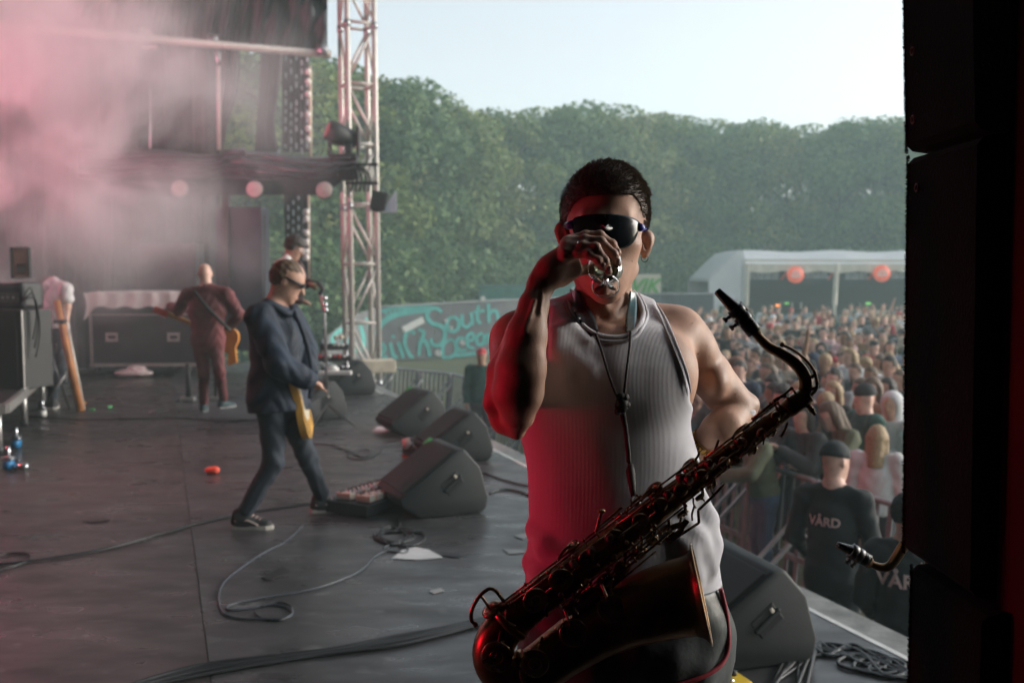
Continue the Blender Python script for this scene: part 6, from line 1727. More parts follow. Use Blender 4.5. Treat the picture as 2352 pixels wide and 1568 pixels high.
# big cups on the bow and the bell, with their guards and feet
for (x, y, r, o) in ((1141, 1508, .0235, .038), (1228, 1523, .0215, .042)):
    c = S(x, y, o); cupkey(c, (to_w + CX * (.05 if x > 1200 else -.12) - CY * .06).normalized(), r, S(x + (18 if x > 1200 else 10), y - 62, o - .010), th=.006)
for (x, y, r, o) in ((1316, 1452, .0205, .046), (1402, 1396, .0195, .050)):
    c = S(x, y, o); nn = (to_w + CY * .25 + CX * .05).normalized()
    cupkey(c, nn, r, S(x - 22, y - 58, o - .016), th=.006)
    # guard: two leaf plates on a foot
    g = MB()
    for sg_ in (-1, 1):
        leaf = [(0, -.020), (sg_ * .012, -.014), (sg_ * .019, .0), (sg_ * .016, .012), (sg_ * .006, .018), (0, .010)]
        g.prism(leaf if sg_ > 0 else leaf[::-1], c + nn * .010, axis_w * -1, an_w, nn, .0009)
    g.build('key_guard', brass2, sax)
    MB().tube([S(x + 18, y + 22, o - .004), S(x + 18, y + 22, o + .010)], [.0052, .0052], 14).build('guard_foot', brass2, sax)
    MB().tube([S(x + 18, y + 22, o + .0102), S(x + 18, y + 22, o + .0112)], [.0034, .0030], 12).build('guard_screw', brass3, sax)
# loop guard at the low end of the tube
c0 = S(1118, 1394, .010)
hoop = [(1094, 1432), (1083, 1424), (1084, 1400), (1100, 1370), (1122, 1352), (1138, 1356), (1150, 1370), (1158, 1382)]
MB().tube(catmull([S(x, y, .016) for x, y in hoop], 5), .0030, 8).build('loop_guard', brass2, sax)
MB().tube(catmull([S(x, y, .016) for x, y in ((1104, 1366), (1118, 1386), (1124, 1398), (1132, 1408))], 5), .0024, 8).build('loop_guard', brass2, sax)
cupkey(S(1128, 1398, .006), (an_w + to_w * .35), .0165, A(.97, 30, .02), th=.006)
for x, y in ((1092, 1434), (1158, 1384), (1142, 1420)): MB().sph(S(x, y, .014), .0042, 8).build('post', brass2, sax)
lever([(.985, 26, .040), (1.0, 4, .046), (.99, -18, .048)], .0016); lever([(.88, -20, .046), (.90, -30, .046), (.905, -44, .044)], .002)
lever([(.80, -52, .04), (.83, -62, .044), (.835, -88, .046)], .0016); lever([(.70, -66, .044), (.72, -80, .048), (.73, -104, .05)], .0016)
for i, (t, w_, o) in enumerate(((.57, -30, .03), (.61, -20, .04), (.66, -28, .038), (.71, -22, .043), (.76, -34, .04), (.84, -24, .046), (.53, -20, .034), (.50, 14, .034), (.58, 40, .012), (.75, 30, .036), (.83, 36, .024), (.92, 34, .028), (.29, 0, .03), (.22, 8, .028), (.36, 28, .022), (.65, -48, .03), (.72, -52, .034))):
    c = A(t, w_, o); mb = MB(); mb.sph(c, .0028 + .0008 * (i % 3), 8); mb.tube([c - to_w * .012, c], .0015, 6); mb.build('post', brass2, sax)

# neck with its octave key, cork and mouthpiece
def build_neck(root, pts, S_, oct_, mp, flip=1):
    cs, rs_ = catmull([S_(x, y, 0) for x, y, r in pts], 6, [r for x, y, r in pts])
    nk = MB().tube(cs, [r * PX for r in rs_], 24).build('neck', brass, root)
    if oct_:
        MB().tube(catmull([S_(x, y, .004) for x, y in oct_], 6), .0024, 8).build('octave_key', brass2, nk)
        MB().sph(S_(*oct_[0], .004), .0042, 8).build('octave_pad', brass2, nk)
        for i in (3, 4):
            x, y = oct_[i]; x2, y2, _ = min(pts, key=lambda q: (q[0] - x) ** 2 + (q[1] - y) ** 2)
            MB().tube([S_(x, y, .004), S_((x + x2) / 2, (y + y2) / 2, .002)], .003, 8).build('octave_post', brass2, nk)
    # mouthpiece: tip, heel, end of the shank
    (tx, ty), (hx, hy), (ex, ey), rt, rb = mp
    tip, heel, end = S_(tx, ty, 0), S_(hx, hy, 0), S_(ex, ey, 0)
    d = (end - tip).normalized(); L = (end - tip).length
    s_ = (heel - tip); s_ = (s_ - d * s_.dot(d)).normalized()       # towards the reed side
    q = d.cross(s_)
    prof = []
    m_ = 20
    for f_ in (0, .06, .15, .3, .45, .55, .62, .75, .88, 1.0):
        # beak: flat on the reed side, sloping on the other
        rb_ = rb * (1 if f_ > .55 else (.30 + .7 * f_ / .55) ** 1.0)
        h_up = rb * min(1, .10 + f_ / .55 * .9); h_dn = rb * (.92 if f_ < .7 else 1.0)
        ring_ = []
        for k in range(m_):
            a = 2 * math.pi * k / m_
            x = math.cos(a); y = math.sin(a)
            yy = y * (h_dn if y > 0 else h_up)
            if y > 0 and f_ < .7: yy = min(yy, rb * .60)
            wv = rb * min(1, .55 + f_ * .9)
            ring_.append(tip + d * (L * f_) + q * (x * wv) + s_ * (yy - rb * .25 * (1 - min(1, f_ / .5)) * 0))
        prof.append(ring_)
    off_ = rb * .45
    prof = [[v - s_ * off_ * max(0, 1 - i / 6) * 0 for v in r_] for i, r_ in enumerate(prof)]
    vs = [v for r_ in prof for v in r_]; fs = [(i * m_ + k, i * m_ + (k + 1) % m_, (i + 1) * m_ + (k + 1) % m_, (i + 1) * m_ + k) for i in range(len(prof) - 1) for k in range(m_)]
    fs += [tuple(range(m_))[::-1], tuple((len(prof) - 1) * m_ + k for k in range(m_))]
    mpo = MB().add(vs, fs, True).build('mouthpiece', ebon, root)
    # reed along the flat
    M = Matrix((q, d, s_)).transposed()
    MB().box(tip + d * L * .32 + s_ * rb * .66, (rb * 1.25, L * .60, .0016), M).build('reed', pm('cane_reed', (.35, .22, .12), .7, 0, .2, 60), mpo)
    lg = MB(); 
    for f_ in (.50, .68): lg.tube([tip + d * (L * f_ + k_) + s_ * 0 for k_ in (-.006, -.005, .005, .006)], [rb * 1.04, rb * 1.12, rb * 1.12, rb * 1.04], 20)
    lg.box(tip + d * L * .59 - s_ * rb * 1.06, (.006, L * .34, .0018), M)
    lgo = lg.build('ligature', darkm, mpo)
    for f_ in (.50, .68):
        c = tip + d * L * f_ + s_ * rb * 1.35
        sc_ = MB(); sc_.tube([c - q * .006, c + q * .006], .0028, 8); sc_.tube([c - s_ * .006, c + s_ * .0045], .0024, 8); sc_.tube([c + s_ * .0045, c + s_ * .0085], [.0046, .0046], 10); sc_.box(c, (.012, .005, .005), M)
        sc_.build('ligature_screw', darkm, lgo)
    return mpo
NECK = [(1733, 761, 9.5), (1748, 779, 10.5), (1766, 796, 11.5), (1791, 810, 12.5), (1818, 827, 13.5), (1840, 850, 14.5), (1850, 874, 15), (1848, 898, 15.3), (1838, 915, 15.5), (1829, 925, 15.5)]
build_neck(sax, NECK, S, [(1797, 791), (1829, 808), (1858, 834), (1873, 860), (1876, 890), (1861, 909)], ((1651, 663), (1678, 713), (1733, 763), 0, .0118))
MB().tube([S(1718, 741), S(1740, 769)], [.0068, .0072], 20).build('neck_cork', cork, sax)

# ---- second saxophone on a stand behind the black cabinets
D2 = 1.78
sax2 = thing('saxophone', 'second saxophone half hidden behind the black cabinets, only neck and mouthpiece in view', 'saxophone', P(2140, 1190, D2))
def S2(x, y, o=0.0): return P(x, y, D2 - o)
N2 = [(1992, 1287, 9), (2008, 1297, 10), (2028, 1303, 12), (2046, 1297, 13), (2060, 1278, 14), (2074, 1256, 15), (2092, 1238, 16), (2114, 1232, 16.5), (2134, 1244, 17), (2142, 1268, 17.5), (2143, 1286, 17.5)]
build_neck(sax2, N2, S2, None, ((1926, 1245), (1938, 1268), (1994, 1288), 0, .0125))
MB().tube([S2(1980, 1280), S2(2000, 1293)], [.0088, .0092], 20).build('neck_cork', cork, sax2)
base2 = P(2143, 1286, D2)
# rigid copy of tube, bow, bell and keys, turned so that the tube hangs straight down
fromd = axis_w; tod = Vector((.05, .1, -1)).normalized()
Rq = fromd.rotation_difference(tod)
for ch in list(sax.children):
    if ch.name.split('.')[0] in ('neck', 'neck_cork', 'mouthpiece'): continue
    if ch.name.split('.')[0] in ('post', 'lever') and rnd.random() < .4: continue
    c = ch.copy(); col.objects.link(c); c.parent = sax2
    c.rotation_mode = 'QUATERNION'; c.rotation_quaternion = Rq
    c.location = base2 - sax2.location + Rq @ (sax.location - A(0))
    for g in ch.children:
        d_ = g.copy(); col.objects.link(d_); d_.parent = c
st = thing('saxophone_stand', 'black tubular stand that carries the second saxophone behind the cabinets', 'stand', (base2.x, base2.y, 0))
foot_z = (base2 + tod * .62).z
mb = MB(); mb.tube([V(base2.x, base2.y + .05, .35), V(base2.x + .0, base2.y + .06, foot_z)], .010, 8); mb.build('pole', darkm, st)
for k in range(3):
    a = k * 2.094 + .4
    MB().tube([V(base2.x, base2.y + .05, .40), V(base2.x + .25 * math.cos(a), base2.y + .05 + .25 * math.sin(a), .010)], .009, 8).build('leg', darkm, st)
MB().tube([V(base2.x - .05, base2.y + .02, foot_z), V(base2.x, base2.y + .06, foot_z - .02), V(base2.x + .09, base2.y + .02, foot_z)], .007, 8).build('cradle', darkm, st)

# dense lower keywork between the tube and the bell
for i, (t, w_, o, r) in enumerate(((.60, -56, .008, .013), (.66, -60, .010, .014), (.72, -62, .012, .015), (.78, -60, .014, .015), (.84, -62, .016, .014), (.55, -50, .006, .011))):
    cupkey(A(t, w_, o), (to_w * .8 - an_w * .5).normalized(), r, A(t - .03, w_ + 24, o + .014))
rod(.50, .86, -62, .024, .0018, -70); rod(.52, .84, -46, .030, .0016, -50); rod(.56, .82, -76, .018, .0015, -84)
for t in (.52, .60, .68, .76, .84): post(t, -50, .030); post(t + .02, -66, .024)
MB().prism([(0, 0), (.105, .004), (.11, .016), (.02, .018)], A(.86, -86, .012), -axis_w, an_w, to_w, .0014).build('key_guard', brass2, sax)
# ------------------------------------------------------------------ people
def person_fields(J, face, w_=1.0, hunch=0.0, sleeve=1.0, loose=0.018, hands=True, jacket=0.0, headr=1.0, trw=1.0):
    """J: points head, neck, shL, shR, elL, elR, wrL, wrR, hip, kneeL, kneeR, anL, anR; returns the prims of body, top and trousers"""
    J = {k: Vector(v) for k, v in J.items()}
    f = Vector(face).normalized()
    up = (J['head'] - J['neck']).normalized()
    f = (f - up * f.dot(up)).normalized(); s = f.cross(up)
    MH = np.array(Matrix((s, f, up)).transposed())
    h = J['head']; r = headr
    body = [ell(h + up * .015 * r, (.074 * r, .094 * r, .098 * r), .02, MH), ell(h + f * .028 * r - up * .055 * r, (.056 * r, .062 * r, .070 * r), .03, MH), ell(h + f * .062 * r - up * .098 * r, (.028, .028, .024), .025, MH),
            cap(h + f * .092 * r + up * .008, h + f * .112 * r - up * .030, .010, .013, .012), ell(h + f * .088 * r - up * .066 * r, (.022, .012, .010), .010, MH),
            ell(h + s * .078 * r - up * .012 - f * .006, (.010, .020, .030), .006, MH), ell(h - s * .078 * r - up * .012 - f * .006, (.010, .020, .030), .006, MH),
            ell(h + s * .030 + f * .094 * r + up * .014, (.015, .010, .011), .008, MH, 's'), ell(h - s * .030 + f * .094 * r + up * .014, (.015, .010, .011), .008, MH, 's'),
            cap(h - up * .06 - f * .015, J['neck'] - up * .02, .055 * r, .060, .03)]
    mid = (J['shL'] + J['shR']) / 2; sv = (J['shR'] - J['shL']); sw = sv.length; sd = sv.normalized()
    tu = (mid - J['hip']).normalized(); tf = tu.cross(sd); tf.normalize()
    MT = np.array(Matrix((sd, tf, tu)).transposed())
    L = (mid - J['hip']).length
    def torso(g):
        return [ell(J['hip'].lerp(mid, .62) , (sw * .42 * w_ + g, .115 * w_ + g, L * .44 + g), .05, MT), ell(J['hip'].lerp(mid, .22), (.150 * w_ + g, .110 * w_ + g, L * .34 + g), .06, MT), ell(J['hip'] - tu * .02, (.165 * w_ + g, .118 * w_ + g, .13 + g), .06, MT),
                cap(J['neck'] - up * .01, J['shL'] - tu * .01, .052 + g * .5, .056 * w_ + g, .05), cap(J['neck'] - up * .01, J['shR'] - tu * .01, .052 + g * .5, .056 * w_ + g, .05)]
    body += torso(-.006)
    top = torso(loose * .8)
    for q in 'LR':
        a, b, c = J['sh' + q], J['el' + q], J['wr' + q]
        body += [cap(a, b, .050 * w_, .040 * w_, .03), cap(b, c, .040 * w_, .026, .02)]
        hd = (c - b).normalized()
        if hands:
            body += [cap(c, c + hd * .07, .028, .034, .02, (hd.orthogonal(), .6))]
            o = hd.cross(V(0, 0, 1)); o = o.normalized() if o.length > .1 else V(1, 0, 0)
            for i in range(4): body.append(cap(c + hd * .07 + o * (.024 - .016 * i), c + hd * (.135 - .008 * abs(i - 1)) + o * (.028 - .019 * i) + V(0, 0, -.012), .0095, .0075, .006))
            body.append(cap(c + hd * .03 + o * .03, c + hd * .08 + o * .055, .011, .009, .01))
        g = loose
        if sleeve >= 1: top += [cap(a, b, .054 * w_ + g, .046 * w_ + g, .03), cap(b, c - hd * .01, .046 * w_ + g, .034 + g, .012)]
        else: top += [cap(a, a.lerp(b, sleeve), .054 * w_ + g, .052 * w_ + g * 1.4, .03)]
    tr = [ell(J['hip'] - tu * .03, (.168 * w_ + .010, .125 * w_ + .010, .13), .06, MT)]
    for q, sg_ in (('L', -1), ('R', 1)):
        hj = J['hip'] + sd * sg_ * .085 - tu * .06
        k, a = J['knee' + q], J['an' + q]
        body += [cap(hj, k, .074 * w_, .048, .03), cap(k, k.lerp(a, .4), .046, .046, .02), cap(k.lerp(a, .4), a, .046, .034, .02)]
        tr += [cap(hj, k, (.088 * w_) * trw, .064 * trw, .05), cap(k, a + (k - a).normalized() * .03, .064 * trw, .052 * trw, .03)]
    if jacket: top += [cap(J['hip'] + tu * .02, J['hip'] - tu * jacket, .16 * w_ + loose, .17 * w_ + loose, .06, (tf, .8))]
    def wr(p, A_=.006): return (A_ * np.sin(p[:, 2] * 46 + 4 * np.sin(p[:, 0] * 17 + p[:, 1] * 11)) * np.sin(p[:, 0] * 23 + p[:, 1] * 29)).astype(np.float32)
    zt_ = J['hip'] - tu * (.04 + jacket)
    zt_n, tun = np.array(zt_, dtype=np.float32), np.array(tu, dtype=np.float32)
    nk = np.array(J['neck'] + up * .005, dtype=np.float32); upn = np.array(up, dtype=np.float32)
    hipn = np.array(J['hip'] - tu * .0, dtype=np.float32)
    top += [Prim(wr, 0, 'a'), Prim(lambda p: np.where(np.linalg.norm(p - hipn, axis=1) < .42 + jacket, -(p - zt_n) @ tun, -9).astype(np.float32) if True else 0, 0, 'i'), Prim(lambda p: np.where(np.linalg.norm(p - nk, axis=1) < .16, (p - nk) @ upn - .02, -9).astype(np.float32), 0, 'i')]
    wp = J['hip'] + tu * .06; wpn = np.array(wp, dtype=np.float32)
    tr += [Prim(lambda p: wr(p, .005), 0, 'a'), Prim(lambda p: np.where(p[:, 2] > J['hip'].z - .3, (p - wpn) @ tun, -9).astype(np.float32), 0, 'i')]
    return body, top, tr, (h, s, f, up, MH)

def hair_field(fr, kind, r=1.0):
    h, s, f, up, MH = fr
    base_ = [ell(h + up * .022 * r - f * .012, (.086 * r, .102 * r, .102 * r), .01, MH)]
    def fclip(lim_f, lim_u):
        hn, fn, un = [np.array(q, dtype=np.float32) for q in (h, f, up)]
        return Prim(lambda p: np.minimum((p - hn) @ fn - lim_f, -((p - hn) @ un) + lim_u).astype(np.float32), 0, 'i')
    def bot(l):
        hn, un = np.array(h, dtype=np.float32), np.array(up, dtype=np.float32)
        return Prim(lambda p: (-((p - hn) @ un) + l).astype(np.float32), 0, 'i')
    rough_ = Prim(lambda p: (.006 * np.sin(p[:, 0] * 120 + p[:, 2] * 60) * np.sin(p[:, 1] * 130)).astype(np.float32), 0, 'a')
    if kind == 'receding': return [ell(h + up * .020 * r - f * .016, (.081 * r, .100 * r, .100 * r), .01, MH), rough_, fclip(-.012, .075), bot(-.06)]
    if kind == 'short': return base_ + [rough_, fclip(.02, .05), bot(-.055)]
    if kind == 'long': return base_ + [cap(h - f * .05 - up * .02, h - f * .075 - up * .26, .078, .07, .04), cap(h + s * .07 - f * .02, h + s * .075 - f * .02 - up * .22, .034, .036, .03), cap(h - s * .07 - f * .02, h - s * .075 - f * .02 - up * .22, .034, .036, .03), rough_, fclip(.02, .055), bot(-.27)]
    if kind == 'curly': return [ell(h + up * .035 - f * .012, (.105, .115, .108), .01, MH), Prim(lambda p: (.012 * np.sin(p[:, 0] * 90) * np.sin(p[:, 1] * 95) * np.sin(p[:, 2] * 88)).astype(np.float32), 0, 'a'), fclip(.02, .045), bot(-.05)]
    if kind == 'beanie': return [ell(h + up * .030 - f * .010, (.090, .106, .105), .01, MH), bot(.022)]
    if kind == 'cap': return [ell(h + up * .025 - f * .008, (.088, .104, .096), .01, MH), bot(.035), ell(h + up * .048 + f * .125, (.062, .065, .010), .015, MH)]
    if kind == 'hood': return [ell(h + up * .02 - f * .03, (.108, .118, .125), .01, MH), cap(h - up * .08 - f * .05, h - up * .16 - f * .06, .10, .12, .05), ell(h + f * .075 - up * .02, (.070, .075, .105), .02, MH, 's')]
def bounds_of(J, m=.22):
    P_ = np.array([list(v) for v in J.values()]); return P_.min(0) - m, P_.max(0) + m

def make_person(label, J, face, skin_m, top_m, tr_m, hair_m, hair='short', vox=.011, group=None, root=None, shoes=None, **kw):
    b, t, tr, fr = person_fields(J, face, **kw)
    base_ = root if root is not None else V(J['hip'][0], J['hip'][1], min(J['anL'][2], J['anR'][2]) - .08)
    o = thing('person', label, 'person', base_, group)
    lo_, hi_ = bounds_of(J)
    lo_[2] = max(lo_[2], -9)
    parts = {}
    parts['body'] = sdf_obj('body', b, lo_, hi_, vox, skin_m, o, 1)
    parts['top'] = sdf_obj('top', t, lo_, hi_, vox, top_m, o, 1)
    parts['trousers'] = sdf_obj('trousers', tr, lo_, hi_, vox, tr_m, o, 1)
    if hair:
        h = Vector(J['head'])
        parts['hair'] = sdf_obj({'short': 'hair', 'receding': 'hair', 'long': 'hair', 'curly': 'hair', 'beanie': 'beanie', 'cap': 'cap', 'hood': 'hood'}[hair], hair_field(fr, hair, kw.get('headr', 1.0)), h - V(.2, .2, .32), h + V(.2, .2, .2), min(vox, .012), hair_m, o, 1)
    if shoes:
        for q in 'LR':
            a = Vector(J['an' + q]); shoe(V(a.x, a.y, 0), shoes[q], o, *shoes.get('m', ()))
    return o, fr

skin_a = m_skin('skin_warm', (.52, .30, .22)); skin_b = m_skin('skin_tan', (.34, .19, .12)); skin_c = m_skin('skin_pink', (.62, .38, .30))
denim = pm('dark_blue_denim', (.018, .026, .040), .8, 0, .35, 8, .4, 120)
navy = pm('navy_work_jacket', (.010, .019, .038), .75, 0, .35, 6, .4, 60)
maroon = pm('maroon_boiler_suit', (.13, .032, .036), .8, 0, .3, 6, .4, 60)
hair_dk = pm('dark_hair', (.030, .022, .018), .6, 0, .4, 60, .5, 200); hair_bl = pm('blond_hair', (.34, .23, .12), .6, 0, .35, 60, .5, 200); hair_mid = pm('mid_brown_hair', (.11, .065, .038), .6, 0, .35, 60, .5, 200)
hair_rd = pm('reddish_hair', (.16, .06, .03), .6, 0, .35, 60, .5, 200)
white_c = pm('white_cotton', (.66, .64, .64), .8, 0, .08, 6, .2, 40)

# guitarist in the blue jacket, walking to the right
D = 6.45
fl_a, fl_b = F(562, 1214), F(742, 1176)
J = dict(head=P(660, 645, D), neck=P(632, 700, D), shL=P(662, 728, D + .17), shR=P(598, 730, D - .15), elL=P(700, 800, D + .20), elR=P(642, 838, D - .28), wrL=P(708, 850, D + .02), wrR=P(708, 873, D - .20),
         hip=P(640, 900, D), kneeL=P(706, 1050, D + .12), kneeR=P(628, 1062, D - .12), anL=V(fl_b.x, fl_b.y, .10), anR=V(fl_a.x, fl_a.y, .10))
g1, gfr = make_person('guitarist in a dark blue jacket striding across the stage with a sunburst guitar', J, (1, .10, -.05), skin_a, navy, denim, hair_mid, 'receding', .0085, None, V(-1.45, 6.4, 0),
                      shoes={'L': (1, .22), 'R': (1, -.05), 'm': (shoe_b, rubber_w, 1.0, pm('pinkish_lace', (.6, .42, .36), .7, 0, .1, 30), pm('pale_stripe', (.7, .55, .5), .6, 0, .1, 20))}, loose=.032, jacket=.085, w_=1.18, headr=1.14)
h, s, f, up, MH = gfr
MB().tube(catmull([h + s * .092 + up * .02 - f * .02, h + s * .090 + up * .018 + f * .06, h + s * .075 + up * .016 + f * .10], 4), .006, 6).build('temple_arm', black, g1)
sgl = thing('sunglasses', 'black sunglasses worn by the guitarist in the blue jacket', 'sunglasses', h + f * .1)
for sg_ in (-1, 1):
    MB().box(h + f * .108 + s * sg_ * .036 + up * .014, (.052, .014, .034), Matrix(MH.tolist()), .006).build('lens', lensm, sgl)
MB().tube([h + s * .092 + up * .02 - f * .01, h + s * .064 + f * .108 + up * .022], .007, 6).build('temple_arm', black, sgl)
MB().tube([h - s * .092 + up * .02 - f * .01, h - s * .064 + f * .108 + up * .022], .007, 6).build('temple_arm', black, sgl)
MB().tube(catmull([P(628, 706, D - .12), P(612, 700, D), P(626, 692, D + .12), P(664, 700, D + .12), P(676, 716, D + .02), P(660, 720, D - .10)], 4, closed=True), .022, 8, closed=True).build('collar', navy, g1)
for sgx in (-1, 1): MB().tube(catmull([P(676, 716, D + .06 * sgx), P(702, 780, D + .10 * sgx), P(716, 850, D + .12 * sgx), P(712, 915, D + .12 * sgx)], 5), .016, 6).build('jacket_front_edge', navy, g1)
# his guitar, seen on its edge
def guitar(label, c, up_, face_, s_, bodym, name='guitar', hs=None, neckdir=None):
    t = thing(name, label, 'guitar', c)
    up_ = Vector(up_).normalized(); fn = Vector(face_); fn = (fn - up_ * fn.dot(up_)).normalized(); sd_ = fn.cross(up_)
    out = [(-.16, -.22), (-.05, -.25), (.08, -.245), (.17, -.18), (.175, -.08), (.12, .0), (.13, .09), (.155, .19), (.10, .24), (.05, .19), (.0, .17), (-.05, .20), (-.13, .255), (-.17, .20), (-.145, .10), (-.115, .0), (-.165, -.10)]
    out = [(q.x, q.y) for q in catmull([V(a[0], a[1], 0) for a in out], 3, closed=True)]
    MB().prism([(x * s_, y * s_) for x, y in out], c - fn * .022, sd_, up_, fn, .044).build('guitar_body', bodym, t)
    MB().prism([(x * s_ * .6 + .01, y * s_ * .6 + .02) for x, y in out], c + fn * .0225, sd_, up_, fn, .003).build('pickguard', pm('pale_pickguard', (.5, .45, .35), .4, 0, .1, 20), t)
    nd = Vector(neckdir).normalized() if neckdir else up_
    MB().beam(c + nd * .12 * s_ + fn * .02, c + nd * .72 + fn * .02, .05, .026, up=fn).build('neck', pm('maple_neck', (.45, .26, .10), .4, 0, .2, 12), t)
    hd = MB().beam(c + nd * .72 + fn * .015, c + nd * .90 + fn * .008, .075, .02, up=fn).build('headstock', hs or pm('maple_neck', (.45, .26, .10)), t)
    for i in range(4):
        q = c + nd * (.75 + .036 * i) + fn * .01 + nd.cross(fn) * .048
        MB().sph(q, .012, 8).build('tuning_peg', silver, hd)
    for i in range(2): MB().box(c + fn * .03 + nd * (.0 + .08 * i), (.07, .014, .02), Matrix((sd_, fn, up_)).transposed()).build('pickup', black, t)
    return t
sunb = pm('sunburst_lacquer', (.62, .34, .08), .25, 0, .45, 5, coat=.5)
gc_ = P(690, 918, D - .02)
guitar('sunburst electric guitar seen on its edge in front of the guitarist in the blue jacket', gc_, V(-.16, -.25, 1), (1, .10, .05), 1.0, sunb, 'electric_guitar', neckdir=V(-.45, .85, .35))
MB_ = MB().tube(catmull([P(690, 860, D - .05), P(640, 740, D + .05), P(620, 705, D)], 5), .018, 6).build('guitar_strap', black); tag(MB_, 'black strap of the sunburst guitar over the blue jacket', 'strap')

# bald bass player seen from behind
D = 11.45
J = dict(head=P(471, 628, D + .03), neck=P(474, 658, D), shL=P(432, 676, D + .03), shR=P(520, 676, D - .02), elL=P(410, 712, D + .18), elR=P(548, 722, D + .05), wrL=P(392, 704, D + .40), wrR=P(524, 752, D + .28),
         hip=P(478, 775, D), kneeL=P(468, 860, D + .05), kneeR=P(504, 855, D), anL=V(F(468, 946).x, F(468, 946).y, .10), anR=V(F(514, 938).x, F(514, 938).y, .12))
bs, bfr = make_person('bald bass player in a maroon boiler suit seen from behind', J, (-.25, 1, -.15), skin_c, maroon, maroon, None, None, .012, None, None, shoes={'L': (-.2, 1), 'R': (.5, .7), 'm': (pm('teal_suede', (.02, .05, .055), .7, 0, .2, 20), pm('grey_rubber', (.3, .3, .3), .6, 0, .1, 9))}, loose=.022, w_=1.12)
bg = guitar('orange bass guitar of the bald player with its red headstock', P(510, 772, D + .28), V(-.75, .10, .42), (0, 1, .1), .82, pm('orange_lacquer', (.60, .24, .04), .3, 0, .3, 5), 'bass_guitar', pm('red_headstock', (.6, .10, .06), .4, 0, .1, 20), V(-.93, .12, .36))
MB().prism([(-.07, -.22), (.04, -.18), (.03, .14), (-.03, .16)], P(533, 798, D + .25), V(1, 0, 0), V(-.05, 0, 1), V(0, 1, 0), .05).build('lower_bout', pm('orange_lacquer', (.60, .24, .04)), bg)
tag(MB().tube(catmull([P(446, 668, D - .12), P(480, 710, D - .17), P(530, 760, D - .12)], 4), .022, 6).build('guitar_strap', black), 'black strap crossing the maroon back of the bald bass player', 'strap')

# singer in glasses farther back
D = 10.6
J = dict(head=P(676, 570, D), neck=P(660, 602, D), shL=P(680, 612, D + .15), shR=P(640, 616, D - .12), elL=P(700, 650, D + .2), elR=P(640, 672, D - .2), wrL=P(712, 650, D - .02), wrR=P(690, 690, D - .1),
         hip=P(655, 720, D), kneeL=P(668, 790, D + .1), kneeR=P(650, 795, D - .1), anL=P(668, 862, D + .1), anR=P(648, 866, D - .1))
fz = min(J['anL'].z, J['anR'].z)
J['anL'] = V(J['anL'].x, J['anL'].y, .36); J['anR'] = V(J['anR'].x, J['anR'].y, .36)
si, sfr = make_person('dark haired musician in glasses bending to the microphone behind the guitarist', J, (1, -.05, -.35), skin_a, pm('black_red_jacket', (.05, .02, .022), .7, 0, .5, 3), denim, hair_dk, 'curly', .012, None, None, loose=.018)
h, s, f, up, MH = sfr
MB().tube(catmull([P(662, 590, D - .12), P(652, 600, D - .15), P(640, 606, D - .14), P(632, 618, D - .1)], 4), .045, 8).build('collar', white_c, si)
gg = thing('glasses', 'thin glasses worn by the dark haired musician at the microphone', 'glasses', h + f * .1)
for sg_ in (-1, 1): ring('rim', h + f * .108 + s * sg_ * .034 + up * .012, f, .024, .003, silver, gg, 14)
MB().tube([h + s * .09 + up * .015, h + s * .05 + f * .108 + up * .015], .004, 6).build('temple_arm', silver, gg)
rp = F(655, 905); rp = V(P(660, 700, D).x, P(660, 700, D).y, 0)
t = thing('riser', 'low black drum riser under the musician in glasses', 'riser', rp)
MB().box(rp + V(0, .1, .135), (.5, .7, .26), None, .01).build('platform', black, t)
mi = thing('microphone', 'vintage microphone on a boom held at the mouth of the musician in glasses', 'microphone', P(722, 655, D - .1))
MB().tube([P(712, 652, D - .1), P(728, 660, D - .1)], [.03, .036], 12).build('capsule', pm('bronze_mesh', (.25, .16, .10), .4, .7, .3, 60), mi)
MB().tube([P(730, 650, D - .12), P(742, 664, D - .12), P(733, 676, D - .12)], .022, 8).build('shock_mount', black, mi)
ms = thing('microphone_stand', 'upright chrome and black microphone stand right of the musician in glasses', 'stand', V(P(748, 700, D).x, P(748, 700, D).y, 0))
MB().tube([P(736, 668, D - .1), P(745, 720, D - .05), V(P(748, 700, D).x, P(748, 700, D).y, .35)], .014, 8).build('pole', steel, ms)
for x, y in ((746, 685), (747, 700), (748, 712)): MB().sph(P(x, y, D - .08), .028, 8).build('clamp', silver, ms)
MB().tube([P(700, 648, D - .1), P(720, 645, D - .1), P(738, 652, D - .1)], .012, 6).build('boom', black, ms)
for k in range(3):
    a = k * 2.1; q = V(P(748, 700, D).x, P(748, 700, D).y, .25); MB().tube([q, V(q.x + .3 * math.cos(a), q.y + .3 * math.sin(a), .01)], .012, 6).build('leg', black, ms)
# keyboard rack and clutter behind
kr = thing('keyboard_rack', 'cluttered black keyboard rack with small lights left of the lattice tower', 'keyboard', F(775, 870))
KD = 13.6
for i, (x0_, x1_, y) in enumerate(((735, 800, 796), (728, 806, 822), (738, 812, 846))):
    MB().box((P(x0_, y, KD) + P(x1_, y, KD)) / 2, (abs(P(x1_, y, KD).x - P(x0_, y, KD).x), .34, .07), Matrix.Rotation(.2, 3, 'Z'), .01).build('keyboard', black, kr)
    for k in range(6):
        q = P(x0_ + 6 + k * (x1_ - x0_ - 10) / 6, y - 4, KD - .2)
        MB().sph(q, .018 + .012 * rnd.random(), 6).build('control_knob', rnd.choice([whitep, silver, pm('red_plastic', (.5, .02, .03)), black]), kr)
for x in (742, 796): MB().tube([P(x, 780, KD), V(P(x, 780, KD).x, P(x, 780, KD).y, .01)], .018, 6).build('leg', steel, kr)
